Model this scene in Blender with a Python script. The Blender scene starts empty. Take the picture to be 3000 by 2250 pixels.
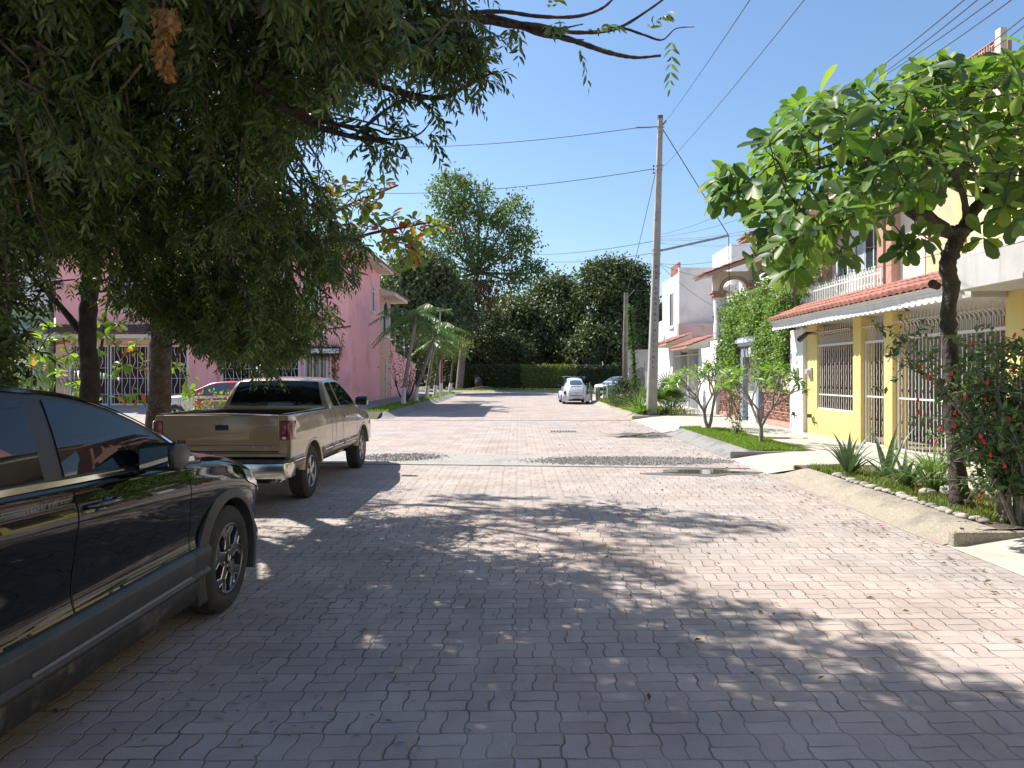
import bpy, bmesh, math, random
import numpy as np
from mathutils import Vector, Matrix
from mathutils.bvhtree import BVHTree
R = math.radians
random.seed(7); rng = np.random.default_rng(11)
sc = bpy.context.scene
col = sc.collection
# ------------------------------------------------------------------ camera, sky, sun, exposure
CX, HY, F, CH = 1518.0, 1098.0, 2081.0, 1.67
cam_d = bpy.data.cameras.new('camera'); cam = bpy.data.objects.new('camera', cam_d); col.objects.link(cam)
cam.location = (0, 0, CH); cam.rotation_euler = (R(90), 0, 0)
cam_d.sensor_width = 36; cam_d.lens = 36*F/3000
cam_d.shift_x = -(CX-1500)/3000; cam_d.shift_y = -(1125-HY)/3000
cam_d.clip_end = 3000; cam_d.clip_start = .05
sc.camera = cam
SUN = Vector((-.74, .43, 1.0)).normalized()
w = bpy.data.worlds.new('World'); sc.world = w; w.use_nodes = True
nt = w.node_tree; bg = nt.nodes['Background']
sky = nt.nodes.new('ShaderNodeTexSky'); sky.sky_type = 'NISHITA'; sky.sun_disc = False
sky.sun_elevation = math.asin(SUN.z); sky.sun_rotation = math.atan2(SUN.x, SUN.y)
sky.altitude = 10; sky.air_density = 1.3; sky.dust_density = .8; sky.ozone_density = 6
nt.links.new(sky.outputs[0], bg.inputs[0]); bg.inputs[1].default_value = .10
sd = bpy.data.lights.new('sun', 'SUN'); sd.energy = 5.0; sd.angle = R(.53); sd.color = (1, .95, .87)
so = bpy.data.objects.new('sun', sd); col.objects.link(so); so.rotation_euler = SUN.to_track_quat('Z', 'Y').to_euler()
sc.view_settings.view_transform = 'Standard'; sc.view_settings.look = 'None'
sc.view_settings.exposure = .88; sc.view_settings.gamma = 1
sc.cycles.max_bounces = 8; sc.cycles.transparent_max_bounces = 6

def W(u, v, Y):   # a spot of the photograph at a known distance
    return ((u-CX)/F*Y, Y, CH-(v-HY)/F*Y)

# ------------------------------------------------------------------ materials
def _new(name):
    m = bpy.data.materials.new(name); m.use_nodes = True
    n = m.node_tree.nodes; return m, m.node_tree, n['Principled BSDF']
def mat(name, c, rough=.75, metal=0, spec=.5, var=.12, vs=2.5, bump=0, bs=40, coat=0, c2=None, c2s=1.5, c2a=.5, grime=0):
    m, t, p = _new(name); N = t.nodes.new; L = t.links.new
    p.inputs['Roughness'].default_value = rough; p.inputs['Metallic'].default_value = metal
    p.inputs['Specular IOR Level'].default_value = spec; p.inputs['Coat Weight'].default_value = coat
    p.inputs['Coat Roughness'].default_value = .03
    tc = N('ShaderNodeTexCoord'); src = tc.outputs['Object']
    no = N('ShaderNodeTexNoise'); no.inputs['Scale'].default_value = vs; no.inputs['Detail'].default_value = 6; no.inputs['Roughness'].default_value = .6
    L(src, no.inputs['Vector'])
    mr = N('ShaderNodeMapRange'); mr.inputs[1].default_value = .3; mr.inputs[2].default_value = .7
    mr.inputs[3].default_value = 1-var; mr.inputs[4].default_value = 1+var; L(no.outputs['Fac'], mr.inputs[0])
    mx = N('ShaderNodeMix'); mx.data_type = 'RGBA'; mx.blend_type = 'MULTIPLY'; mx.inputs[0].default_value = 1
    mx.inputs[6].default_value = (*c, 1)
    if c2:
        n2 = N('ShaderNodeTexNoise'); n2.inputs['Scale'].default_value = c2s; n2.inputs['Detail'].default_value = 8; n2.inputs['Roughness'].default_value = .65; L(src, n2.inputs['Vector'])
        r2 = N('ShaderNodeMapRange'); r2.inputs[1].default_value = c2a; r2.inputs[2].default_value = c2a+.14; L(n2.outputs['Fac'], r2.inputs[0])
        m2 = N('ShaderNodeMix'); m2.data_type = 'RGBA'; m2.inputs[6].default_value = (*c, 1); m2.inputs[7].default_value = (*c2, 1)
        L(r2.outputs[0], m2.inputs[0]); L(m2.outputs[2], mx.inputs[6])
    L(mr.outputs[0], mx.inputs[7]); out = mx.outputs[2]
    if grime:      # rain streaks and splash dirt that the wall itself carries
        mp = N('ShaderNodeMapping'); mp.inputs['Scale'].default_value = (5, 5, .45); L(src, mp.inputs['Vector'])
        ns = N('ShaderNodeTexNoise'); ns.inputs['Scale'].default_value = 1; ns.inputs['Detail'].default_value = 7; ns.inputs['Roughness'].default_value = .7; L(mp.outputs[0], ns.inputs['Vector'])
        rs = N('ShaderNodeMapRange'); rs.inputs[1].default_value = .5; rs.inputs[2].default_value = .78; rs.inputs[4].default_value = grime; L(ns.outputs['Fac'], rs.inputs[0])
        sx = N('ShaderNodeSeparateXYZ'); L(src, sx.inputs[0])
        zr = N('ShaderNodeMapRange'); zr.inputs[1].default_value = .38; zr.inputs[2].default_value = -.02; zr.inputs[4].default_value = .9; L(sx.outputs[2], zr.inputs[0])
        zm = N('ShaderNodeMath'); zm.operation = 'MULTIPLY'; L(zr.outputs[0], zm.inputs[0]); L(no.outputs['Fac'], zm.inputs[1])
        ad = N('ShaderNodeMath'); ad.operation = 'ADD'; ad.use_clamp = True; L(rs.outputs[0], ad.inputs[0]); L(zm.outputs[0], ad.inputs[1])
        mg = N('ShaderNodeMix'); mg.data_type = 'RGBA'; L(ad.outputs[0], mg.inputs[0]); L(out, mg.inputs[6]); mg.inputs[7].default_value = (c[0]*.45+.04, c[1]*.45+.035, c[2]*.4+.03, 1); out = mg.outputs[2]
    L(out, p.inputs['Base Color'])
    if bump:
        nb = N('ShaderNodeTexNoise'); nb.inputs['Scale'].default_value = bs; nb.inputs['Detail'].default_value = 5; L(src, nb.inputs['Vector'])
        b = N('ShaderNodeBump'); b.inputs['Strength'].default_value = min(1, bump); b.inputs['Distance'].default_value = .01*max(1, bump)
        L(nb.outputs['Fac'], b.inputs['Height']); L(b.outputs[0], p.inputs['Normal'])
    return m
def leafmat(name, cols, trans=.4, rough=.5, spec=.4, tcol=1.6):
    m, t, p = _new(name); N = t.nodes.new; L = t.links.new
    g = N('ShaderNodeNewGeometry'); rp = N('ShaderNodeValToRGB'); e = rp.color_ramp.elements
    n = len(cols)
    pos = [i/(n-1) for i in range(n)] if n > 1 else [0]
    e[0].position = 0; e[0].color = (*cols[0], 1); e[1].position = 1; e[1].color = (*cols[-1], 1)
    for i in range(1, n-1):
        k = e.new(pos[i]); k.color = (*cols[i], 1)
    L(g.outputs['Random Per Island'], rp.inputs[0]); L(rp.outputs[0], p.inputs['Base Color'])
    p.inputs['Roughness'].default_value = rough; p.inputs['Specular IOR Level'].default_value = spec
    tr = N('ShaderNodeBsdfTranslucent'); mu = N('ShaderNodeMix'); mu.data_type = 'RGBA'; mu.blend_type = 'MULTIPLY'; mu.inputs[0].default_value = 1
    mu.inputs[7].default_value = (tcol*1.1, tcol*1.15, tcol*.45, 1); L(rp.outputs[0], mu.inputs[6]); L(mu.outputs[2], tr.inputs[0])
    ms = N('ShaderNodeMixShader'); ms.inputs[0].default_value = trans
    L(p.outputs[0], ms.inputs[1]); L(tr.outputs[0], ms.inputs[2]); L(ms.outputs[0], t.nodes['Material Output'].inputs[0])
    return m
def simple(name, c, rough=.5, metal=0, spec=.5, coat=0, ior=None, emit=None):
    m, t, p = _new(name); p.inputs['Base Color'].default_value = (*c, 1); p.inputs['Roughness'].default_value = rough
    p.inputs['Metallic'].default_value = metal; p.inputs['Specular IOR Level'].default_value = spec; p.inputs['Coat Weight'].default_value = coat
    p.inputs['Coat Roughness'].default_value = .02
    if ior: p.inputs['IOR'].default_value = ior
    return m
def paint(name, c, metal=.5, rough=.35, dust=.25):
    m, t, p = _new(name); N = t.nodes.new; L = t.links.new
    p.inputs['Metallic'].default_value = metal; p.inputs['Coat Weight'].default_value = 1; p.inputs['Coat Roughness'].default_value = .015
    tc = N('ShaderNodeTexCoord'); no = N('ShaderNodeTexNoise'); no.inputs['Scale'].default_value = 9; no.inputs['Detail'].default_value = 8; L(tc.outputs['Object'], no.inputs['Vector'])
    mr = N('ShaderNodeMapRange'); mr.inputs[1].default_value = .35; mr.inputs[2].default_value = .8; mr.inputs[3].default_value = rough; mr.inputs[4].default_value = rough+.2
    L(no.outputs['Fac'], mr.inputs[0]); L(mr.outputs[0], p.inputs['Roughness'])
    cr = N('ShaderNodeMapRange'); cr.inputs[1].default_value = .3; cr.inputs[2].default_value = .8; cr.inputs[3].default_value = .01; cr.inputs[4].default_value = .01+dust*.2
    L(no.outputs['Fac'], cr.inputs[0]); L(cr.outputs[0], p.inputs['Coat Roughness'])
    # road dust low on the panels
    sp = N('ShaderNodeSeparateXYZ'); L(tc.outputs['Object'], sp.inputs[0])
    dr = N('ShaderNodeMapRange'); dr.inputs[1].default_value = .75; dr.inputs[2].default_value = .25; dr.inputs[3].default_value = 0; dr.inputs[4].default_value = dust; L(sp.outputs[2], dr.inputs[0])
    mm = N('ShaderNodeMath'); mm.operation = 'MULTIPLY'; L(dr.outputs[0], mm.inputs[0]); L(no.outputs['Fac'], mm.inputs[1])
    mx = N('ShaderNodeMix'); mx.data_type = 'RGBA'; mx.inputs[6].default_value = (*c, 1); mx.inputs[7].default_value = (.30, .26, .21, 1); L(mm.outputs[0], mx.inputs[0]); L(mx.outputs[2], p.inputs['Base Color'])
    return m

def paver_mat():
    m, t, p = _new('interlocking_pavers'); N = t.nodes.new; L = t.links.new
    def M(op, a, b=None, c=None):
        n = N('ShaderNodeMath'); n.operation = op
        for i, x in enumerate((a, b, c)):
            if x is None: continue
            if isinstance(x, (int, float)): n.inputs[i].default_value = x
            else: L(x, n.inputs[i])
        return n.outputs[0]
    tc = N('ShaderNodeTexCoord'); sp = N('ShaderNodeSeparateXYZ')
    wn = N('ShaderNodeTexNoise'); wn.inputs['Scale'].default_value = 1.3; wn.inputs['Detail'].default_value = 2; L(tc.outputs['Object'], wn.inputs['Vector'])
    va = N('ShaderNodeVectorMath'); va.operation = 'MULTIPLY_ADD'; va.inputs[1].default_value = (.05, .05, 0); L(wn.outputs['Color'], va.inputs[0]); L(tc.outputs['Object'], va.inputs[2])
    L(va.outputs[0], sp.inputs[0])
    S = .222
    x = M('DIVIDE', sp.outputs[0], S); y = M('DIVIDE', sp.outputs[1], S)
    def zz(a):
        q = M('PINGPONG', a, .5); q = M('MULTIPLY_ADD', q, 2.0, -.5); q = M('MULTIPLY', q, 2.6); q = M('MINIMUM', q, .5); return M('MAXIMUM', q, -.5)
    xs = M('MULTIPLY_ADD', zz(M('ADD', y, .25)), .085, x); ys = M('MULTIPLY_ADD', zz(M('ADD', x, .25)), .035, y)
    fx = M('FRACT', xs); fy = M('FRACT', ys); ix = M('FLOOR', xs); iy = M('FLOOR', ys)
    par = M('FLOORED_MODULO', M('ADD', ix, iy), 2.0)
    dx = M('MINIMUM', fx, M('SUBTRACT', 1.0, fx)); dy = M('MINIMUM', fy, M('SUBTRACT', 1.0, fy))
    bd = M('MINIMUM', dx, dy)
    mxl = M('ABSOLUTE', M('SUBTRACT', fx, .5)); myl = M('ABSOLUTE', M('SUBTRACT', fy, .5))
    mid = M('ADD', M('MULTIPLY', mxl, par), M('MULTIPLY', myl, M('SUBTRACT', 1.0, par)))
    d = M('MINIMUM', bd, mid)
    rg = N('ShaderNodeTexNoise'); rg.inputs['Scale'].default_value = 24; rg.inputs['Detail'].default_value = 3; L(tc.outputs['Object'], rg.inputs['Vector'])
    d = M('ADD', d, M('MULTIPLY', M('SUBTRACT', rg.outputs['Fac'], .5), .03))
    jr = N('ShaderNodeMapRange'); jr.interpolation_type = 'SMOOTHSTEP'; jr.inputs[1].default_value = .004; jr.inputs[2].default_value = .034; L(d, jr.inputs[0])
    side = M('ADD', M('MULTIPLY', M('GREATER_THAN', fx, .5), par), M('MULTIPLY', M('GREATER_THAN', fy, .5), M('SUBTRACT', 1.0, par)))
    cb = N('ShaderNodeCombineXYZ'); L(ix, cb.inputs[0]); L(iy, cb.inputs[1]); L(side, cb.inputs[2])
    wh = N('ShaderNodeTexWhiteNoise'); wh.noise_dimensions = '3D'; L(cb.outputs[0], wh.inputs['Vector'])
    rp = N('ShaderNodeValToRGB'); e = rp.color_ramp.elements
    e[0].color = (.365, .31, .28, 1); e[1].color = (.415, .355, .315, 1)
    k = e.new(.35); k.color = (.38, .322, .285, 1); k = e.new(.7); k.color = (.395, .345, .312, 1)
    L(wh.outputs['Value'], rp.inputs[0])
    # broad patches of redder and greyer blocks, a worn lane in the middle
    bn = N('ShaderNodeTexNoise'); bn.inputs['Scale'].default_value = .22; bn.inputs['Detail'].default_value = 5; bn.inputs['Roughness'].default_value = .6; L(tc.outputs['Object'], bn.inputs['Vector'])
    br = N('ShaderNodeMapRange'); br.inputs[1].default_value = .42; br.inputs[2].default_value = .62; L(bn.outputs['Fac'], br.inputs[0])
    mx = N('ShaderNodeMix'); mx.data_type = 'RGBA'; mx.blend_type = 'MULTIPLY'; mx.inputs[0].default_value = 1
    tint = N('ShaderNodeMix'); tint.data_type = 'RGBA'; tint.inputs[6].default_value = (.98, 1.0, 1.03, 1); tint.inputs[7].default_value = (1.06, .98, .93, 1)
    L(br.outputs[0], tint.inputs[0]); L(rp.outputs[0], mx.inputs[6]); L(tint.outputs[2], mx.inputs[7])
    # grains and dirt
    gn = N('ShaderNodeTexNoise'); gn.inputs['Scale'].default_value = 160; gn.inputs['Detail'].default_value = 3; L(tc.outputs['Object'], gn.inputs['Vector'])
    dn = N('ShaderNodeTexNoise'); dn.inputs['Scale'].default_value = 1.1; dn.inputs['Detail'].default_value = 9; dn.inputs['Roughness'].default_value = .7; L(tc.outputs['Object'], dn.inputs['Vector'])
    gr = N('ShaderNodeMapRange'); gr.inputs[1].default_value = .3; gr.inputs[2].default_value = .7; gr.inputs[3].default_value = .82; gr.inputs[4].default_value = 1.18; L(gn.outputs['Fac'], gr.inputs[0])
    dr = N('ShaderNodeMapRange'); dr.inputs[1].default_value = .3; dr.inputs[2].default_value = .6; dr.inputs[3].default_value = .74; dr.inputs[4].default_value = 1.07; L(dn.outputs['Fac'], dr.inputs[0])
    mul = M('MULTIPLY', gr.outputs[0], dr.outputs[0])
    m2 = N('ShaderNodeMix'); m2.data_type = 'RGBA'; m2.blend_type = 'MULTIPLY'; m2.inputs[0].default_value = 1; L(mx.outputs[2], m2.inputs[6]); L(mul, m2.inputs[7])
    jn = N('ShaderNodeTexNoise'); jn.inputs['Scale'].default_value = 2.6; jn.inputs['Detail'].default_value = 4; L(tc.outputs['Object'], jn.inputs['Vector'])
    js = N('ShaderNodeMapRange'); js.inputs[1].default_value = .36; js.inputs[2].default_value = .62; js.inputs[3].default_value = .25; js.inputs[4].default_value = 1; L(jn.outputs['Fac'], js.inputs[0])
    jf = M('SUBTRACT', 1.0, M('MULTIPLY', M('SUBTRACT', 1.0, jr.outputs[0]), js.outputs[0]))
    m3 = N('ShaderNodeMix'); m3.data_type = 'RGBA'; m3.inputs[6].default_value = (.20, .175, .155, 1); L(jf, m3.inputs[0]); L(m2.outputs[2], m3.inputs[7])
    L(m3.outputs[2], p.inputs['Base Color']); p.inputs['Roughness'].default_value = .9; p.inputs['Specular IOR Level'].default_value = .25
    tl = N('ShaderNodeTexWhiteNoise'); tl.noise_dimensions = '3D'; sv = N('ShaderNodeVectorMath'); sv.operation = 'ADD'; sv.inputs[1].default_value = (17, 5, 3); L(cb.outputs[0], sv.inputs[0]); L(sv.outputs[0], tl.inputs['Vector'])
    h = M('ADD', M('MULTIPLY', jf, 1.15), M('MULTIPLY', gn.outputs['Fac'], .22)); h = M('ADD', h, M('MULTIPLY', tl.outputs['Value'], .4))
    b = N('ShaderNodeBump'); b.inputs['Strength'].default_value = 1; b.inputs['Distance'].default_value = .0075; L(h, b.inputs['Height']); L(b.outputs[0], p.inputs['Normal'])
    return m

# ------------------------------------------------------------------ object helpers
ROOTM = {}
def tag(o, label=None, cat=None, group=None, kind=None):
    if label: o['label'] = label
    if cat: o['category'] = cat
    if group: o['group'] = group
    if kind: o['kind'] = kind
    return o
def thing(name, label, cat, loc=(0, 0, 0), rz=0, group=None):
    o = bpy.data.objects.new(name, None); col.objects.link(o); o.empty_display_size = .2
    o.location = loc; o.rotation_euler = (0, 0, rz); tag(o, label, cat, group)
    ROOTM[o.name] = Matrix.Translation(loc) @ Matrix.Rotation(rz, 4, 'Z'); return o
def finish(name, me, material, parent, local, origin, smooth):
    o = bpy.data.objects.new(name, me); col.objects.link(o)
    if material is not None:
        for mm in (material if isinstance(material, (list, tuple)) else [material]): me.materials.append(mm)
    if parent is not None:
        Mx = ROOTM[parent.name]
        if not local: me.transform(Mx.inverted())
        o.parent = parent; ROOTM[o.name] = Mx
    else:
        if origin is None:
            n = len(me.vertices); a = np.empty(n*3); me.vertices.foreach_get('co', a); a = a.reshape(-1, 3)
            origin = ((a[:, 0].min()+a[:, 0].max())/2, (a[:, 1].min()+a[:, 1].max())/2, a[:, 2].min())
        if local: origin = (0, 0, 0)
        me.transform(Matrix.Translation(origin).inverted()); o.location = origin
        ROOTM[o.name] = Matrix.Translation(origin)
    if smooth is not None:
        me.polygons.foreach_set('use_smooth', [True]*len(me.polygons))
        if smooth < 180: me.set_sharp_from_angle(angle=R(smooth))
    me.update(); return o
class MB:
    def __init__(s): s.v = []; s.f = []; s.m = []; s.cm = 0
    def add(s, vs, fs):
        b = len(s.v); s.v.extend([tuple(p) for p in vs]); s.f.extend([tuple(b+i for i in f) for f in fs]); s.m.extend([s.cm]*len(fs))
    def box(s, x0, x1, y0, y1, z0, z1):
        if x0 > x1: x0, x1 = x1, x0
        if y0 > y1: y0, y1 = y1, y0
        if z0 > z1: z0, z1 = z1, z0
        s.add([(x0,y0,z0),(x1,y0,z0),(x1,y1,z0),(x0,y1,z0),(x0,y0,z1),(x1,y0,z1),(x1,y1,z1),(x0,y1,z1)],
              [(3,2,1,0),(4,5,6,7),(0,1,5,4),(1,2,6,5),(2,3,7,6),(3,0,4,7)]); return s
    def bar(s, a, b, w, h=None):
        a = Vector(a); b = Vector(b); h = h or w; d = (b-a).normalized()
        r = d.cross(Vector((0, 0, 1)));
        if r.length < 1e-4: r = Vector((1, 0, 0))
        r.normalize(); u = r.cross(d).normalized(); vs = []
        for p in (a, b):
            for i, j in ((-1,-1),(1,-1),(1,1),(-1,1)): vs.append(p+r*(w/2*i)+u*(h/2*j))
        s.add(vs, [(0,1,2,3),(7,6,5,4),(0,4,5,1),(1,5,6,2),(2,6,7,3),(3,7,4,0)]); return s
    def tube(s, pts, rad, n=8, cap=True, ell=1.0):
        pts = [Vector(p) for p in pts]; k = len(pts)
        if not isinstance(rad, (list, tuple, np.ndarray)): rad = [rad]*k
        up = Vector((0, 0, 1)); d0 = (pts[1]-pts[0]).normalized()
        r = d0.cross(up) if abs(d0.z) < .95 else d0.cross(Vector((0, 1, 0)))
        r.normalize(); vs = []
        for i, p in enumerate(pts):
            d = (pts[min(i+1, k-1)]-pts[max(i-1, 0)]).normalized()
            r = (r-d*r.dot(d)).normalized(); u = d.cross(r)
            for j in range(n):
                a = 2*math.pi*j/n; vs.append(p+(r*math.cos(a)*ell+u*math.sin(a))*rad[i])
        fs = [(i*n+j, i*n+(j+1) % n, (i+1)*n+(j+1) % n, (i+1)*n+j) for i in range(k-1) for j in range(n)]
        if cap: fs.append(tuple(range(n-1, -1, -1))); fs.append(tuple((k-1)*n+j for j in range(n)))
        s.add(vs, fs); return s
    def lathe(s, prof, c=(0, 0, 0), axis='z', n=24, closed=False):
        k = len(prof); vs = []
        for (r, h) in prof:
            for j in range(n):
                a = 2*math.pi*j/n; p, q = r*math.cos(a), r*math.sin(a)
                vs.append({'z': (c[0]+p, c[1]+q, c[2]+h), 'x': (c[0]+h, c[1]+p, c[2]+q), 'y': (c[0]+p, c[1]+h, c[2]+q)}[axis])
        kk = k if closed else k-1
        fs = [(i*n+j, i*n+(j+1) % n, ((i+1) % k)*n+(j+1) % n, ((i+1) % k)*n+j) for i in range(kk) for j in range(n)]
        s.add(vs, fs); return s
    def prism(s, poly, a, b, axis='x'):
        f = {'x': lambda p, h: (h, p[0], p[1]), 'y': lambda p, h: (p[0], h, p[1]), 'z': lambda p, h: (p[0], p[1], h)}[axis]
        n = len(poly); s.add([f(p, a) for p in poly]+[f(p, b) for p in poly],
            [tuple(range(n)), tuple(range(2*n-1, n-1, -1))]+[(i, i+n, (i+1) % n+n, (i+1) % n) for i in range(n)]); return s
    def grid(s, fn, nu, nv):
        b = [[fn(i/nu, j/nv) for j in range(nv+1)] for i in range(nu+1)]
        s.add([p for r in b for p in r], [(i*(nv+1)+j, (i+1)*(nv+1)+j, (i+1)*(nv+1)+j+1, i*(nv+1)+j+1) for i in range(nu) for j in range(nv)]); return s
    def ball(s, c, r, n=10, sq=(1, 1, 1)):
        m = n//2
        return s.grid(lambda a, b: (c[0]+r*sq[0]*math.sin(math.pi*b)*math.cos(2*math.pi*a), c[1]+r*sq[1]*math.sin(math.pi*b)*math.sin(2*math.pi*a), c[2]+r*sq[2]*math.cos(math.pi*b)), n, m)
    def build(s, name, material, parent=None, smooth=None, local=False, origin=None, bevel=0, fix=False):
        me = bpy.data.meshes.new(name); me.from_pydata(s.v, [], s.f)
        if any(s.m): me.polygons.foreach_set('material_index', s.m)
        if fix or bevel:
            bm = bmesh.new(); bm.from_mesh(me); bmesh.ops.remove_doubles(bm, verts=bm.verts, dist=1e-5)
            bmesh.ops.recalc_face_normals(bm, faces=bm.faces)
            if bevel:
                es = [e for e in bm.edges if len(e.link_faces) == 2 and e.calc_face_angle() > .5]
                bmesh.ops.bevel(bm, geom=es, offset=bevel, segments=2, affect='EDGES', profile=.5)
            bm.to_mesh(me); bm.free()
        return finish(name, me, material, parent, local, origin, smooth)
# leaves: many small folded faces in one mesh
T_LEAF = (np.array([(0,0,0),(.45,-.5,.05),(.45,.5,.05),(1,0,-.12),(.5,0,-.06)]), [(0,4,3,1),(0,2,3,4)])
T_OBOV = (np.array([(0,0,0),(.35,-.30,.06),(.7,-.5,.03),(.93,-.3,-.04),(1,0,-.10),(.93,.3,-.04),(.7,.5,.03),(.35,.30,.06),(.4,0,-.02),(.72,0,-.06)]),
          [(0,8,1),(0,7,8),(1,8,9,2),(7,6,9,8),(2,9,4,3),(6,5,4,9)])
T_SICK = (np.array([(0,0,0),(.3,-.42,.05),(.35,.40,.05),(.7,-.42,.0),(.7,.2,.0),(1,-.35,-.16),(.34,0,-.03)]), [(0,6,3,1),(0,2,4,6),(6,4,5,3)])
T_BLADE = (np.array([(0,-.5,0),(0,.5,0),(.5,-.42,.03),(.5,.42,.03),(1,0,-.10)]), [(0,1,3,2),(2,3,4)])
T_QUAD = (np.array([(0,0,0),(.5,-.5,.06),(1,0,-.06),(.5,.5,.06)]), [(0,1,2,3)])
def nrm(a): return a/np.maximum(np.linalg.norm(a, axis=-1, keepdims=True), 1e-9)
def leaves(name, material, parent, P, D, Nn, Ln, Wd, tmpl=T_LEAF, smooth=None, kind=None):
    P = np.asarray(P, float); D = nrm(np.asarray(D, float)); Nn = np.asarray(Nn, float)
    S = nrm(np.cross(D, Nn)); U = np.cross(S, D); n = len(P)
    Ln = np.broadcast_to(Ln, n)[:, None]; Wd = np.broadcast_to(Wd, n)[:, None]
    T, F_ = tmpl; k = len(T)
    V = P[:, None]+D[:, None]*(Ln*T[None, :, 0])[..., None]+S[:, None]*(Wd*T[None, :, 1])[..., None]+U[:, None]*(Ln*T[None, :, 2])[..., None]
    V = V.reshape(-1, 3)
    if parent is not None:
        Mi = np.array(ROOTM[parent.name].inverted()); V = V@Mi[:3, :3].T+Mi[:3, 3]
    me = bpy.data.meshes.new(name); me.vertices.add(len(V)); me.vertices.foreach_set('co', V.ravel())
    ll = np.array([len(f) for f in F_]); base = np.concatenate([np.array(f) for f in F_])
    loops = (np.arange(n)[:, None]*k+base[None]).ravel(); tot = np.tile(ll, n); st = np.concatenate([[0], np.cumsum(tot)[:-1]])
    me.loops.add(len(loops)); me.loops.foreach_set('vertex_index', loops)
    me.polygons.add(len(tot)); me.polygons.foreach_set('loop_start', st); me.polygons.foreach_set('loop_total', tot)
    me.update(calc_edges=True)
    if smooth: me.polygons.foreach_set('use_smooth', [True]*len(tot))
    o = bpy.data.objects.new(name, me); col.objects.link(o); me.materials.append(material)
    if parent is not None: o.parent = parent; ROOTM[o.name] = ROOTM[parent.name]
    if kind: o['kind'] = kind
    return o
def runit(n): return nrm(rng.normal(size=(n, 3)))
def inpoly(u, v, poly):
    u = np.asarray(u); v = np.asarray(v); ins = np.zeros(len(u), bool); n = len(poly)
    for i in range(n):
        x1, y1 = poly[i]; x2, y2 = poly[(i+1) % n]
        c = ((y1 > v) != (y2 > v)) & (u < (x2-x1)*(v-y1)/((y2-y1) if y2 != y1 else 1e-9)+x1); ins ^= c
    return ins
def curve3(pts, n=12):
    """smooth path through points (Catmull-Rom)"""
    P = [np.array(p, float) for p in pts]; P = [2*P[0]-P[1]]+P+[2*P[-1]-P[-2]]; out = []
    for i in range(1, len(P)-2):
        for k in range(n):
            t = k/n; a, b, c, d = P[i-1:i+3]
            out.append(.5*((2*b)+(-a+c)*t+(2*a-5*b+4*c-d)*t*t+(-a+3*b-3*c+d)*t**3))
    out.append(P[-2]); return out
def limb(mb, pts, r0, r1, n=7, seg=6, rough=.08):
    c = curve3(pts, seg); k = len(c)
    rr = [(r0+(r1-r0)*i/(k-1))*(1+random.uniform(-rough, rough)) for i in range(k)]
    mb.tube(c, rr, n); return c
def copy_tree(o, parent=None):
    c = o.copy(); col.objects.link(c); c.parent = parent
    ROOTM[c.name] = ROOTM.get(o.name, Matrix.Identity(4))
    for ch in list(o.children): copy_tree(ch, c)
    return c
# ------------------------------------------------------------------ shared materials
m_pav = paver_mat()
m_conc = mat('pale_concrete', (.43, .40, .335), .9, var=.10, vs=1.2, bump=.6, bs=60, c2=(.36, .33, .28), c2s=.9, c2a=.55)
m_kerb = mat('aggregate_kerb', (.37, .32, .25), .95, var=.25, vs=40, bump=2, bs=90, c2=(.25, .225, .185), c2s=2.0, c2a=.5)
m_kerbl = mat('grey_aggregate_kerb', (.26, .25, .24), .95, var=.22, vs=40, bump=1.5, bs=90, c2=(.17, .16, .15), c2s=2.5, c2a=.5)
m_band = mat('worn_concrete', (.33, .31, .285), .9, var=.16, vs=12, bump=1, bs=80, c2=(.26, .25, .23), c2s=1.2, c2a=.52)
m_grav = mat('gravel', (.33, .31, .285), .95, var=.4, vs=45, bump=2, bs=70, c2=(.20, .185, .17), c2s=60, c2a=.5)
m_dirt = mat('dirt', (.20, .155, .11), .95, var=.3, vs=6, bump=2, bs=30, c2=(.12, .10, .07), c2s=4)
m_soil = mat('garden_soil', (.12, .09, .065), .95, var=.35, vs=12, bump=2.5, bs=40, c2=(.07, .08, .035), c2s=5)
m_wet = simple('shallow_water', (.035, .033, .03), .06, spec=.6)
m_damp = mat('damp_ground', (.14, .125, .11), .35, var=.25, vs=6)
m_grass = leafmat('grass_blades', [(.10, .18, .02), (.16, .26, .04), (.24, .32, .07)], .35, .6)
m_weeds = leafmat('low_weeds', [(.08, .13, .025), (.14, .20, .04), (.26, .24, .10)], .3, .6)
m_dry = leafmat('dry_leaves', [(.10, .055, .03), (.16, .10, .05), (.26, .19, .08), (.12, .05, .03)], .2, .8)
m_petal = simple('red_petals', (.62, .03, .03), .6)

g = MB()
g.add([(-900,-300,-.03),(900,-300,-.03),(900,1500,-.03),(-900,1500,-.03)], [(0,1,2,3)])
tag(g.build('ground', m_dirt), kind='structure')
rd = MB()
def sheet(mb, x0, x1, y0, y1, z, nx, ny): mb.grid(lambda a, b: (x0+(x1-x0)*a, y0+(y1-y0)*b, z), nx, ny)
sheet(rd, -5.32, 4.22, -16, 68, 0, 1, 1); sheet(rd, -50, -5.32, 12.6, 27.2, 0, 1, 1); sheet(rd, 4.22, 34, 49, 68, 0, 1, 1)
tag(rd.build('road', m_pav, origin=(0, 0, 0)), kind='structure')
bd = MB()   # cast concrete band across the street, slightly skewed, with joints
for (a, b) in ((-5.3, -3.1), (-3.09, -.35), (-.34, 2.2)):
    f = lambda x: 13.02-.095*x
    bd.add([(a, f(a), .004), (b, f(b), .004), (b, f(b)+1.75, .004), (a, f(a)+1.75, .004)], [(0,1,2,3)])
tag(bd.build('concrete_band', m_band), kind='structure')
ln = MB()
for x in np.arange(-5.3, 4.1, .47):
    ln.bar((x, 13.0-.095*x+random.uniform(-.01,.01), .003), (x+.48, 13.0-.095*(x+.48)+random.uniform(-.01,.01), .003), .045, .012)
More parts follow.
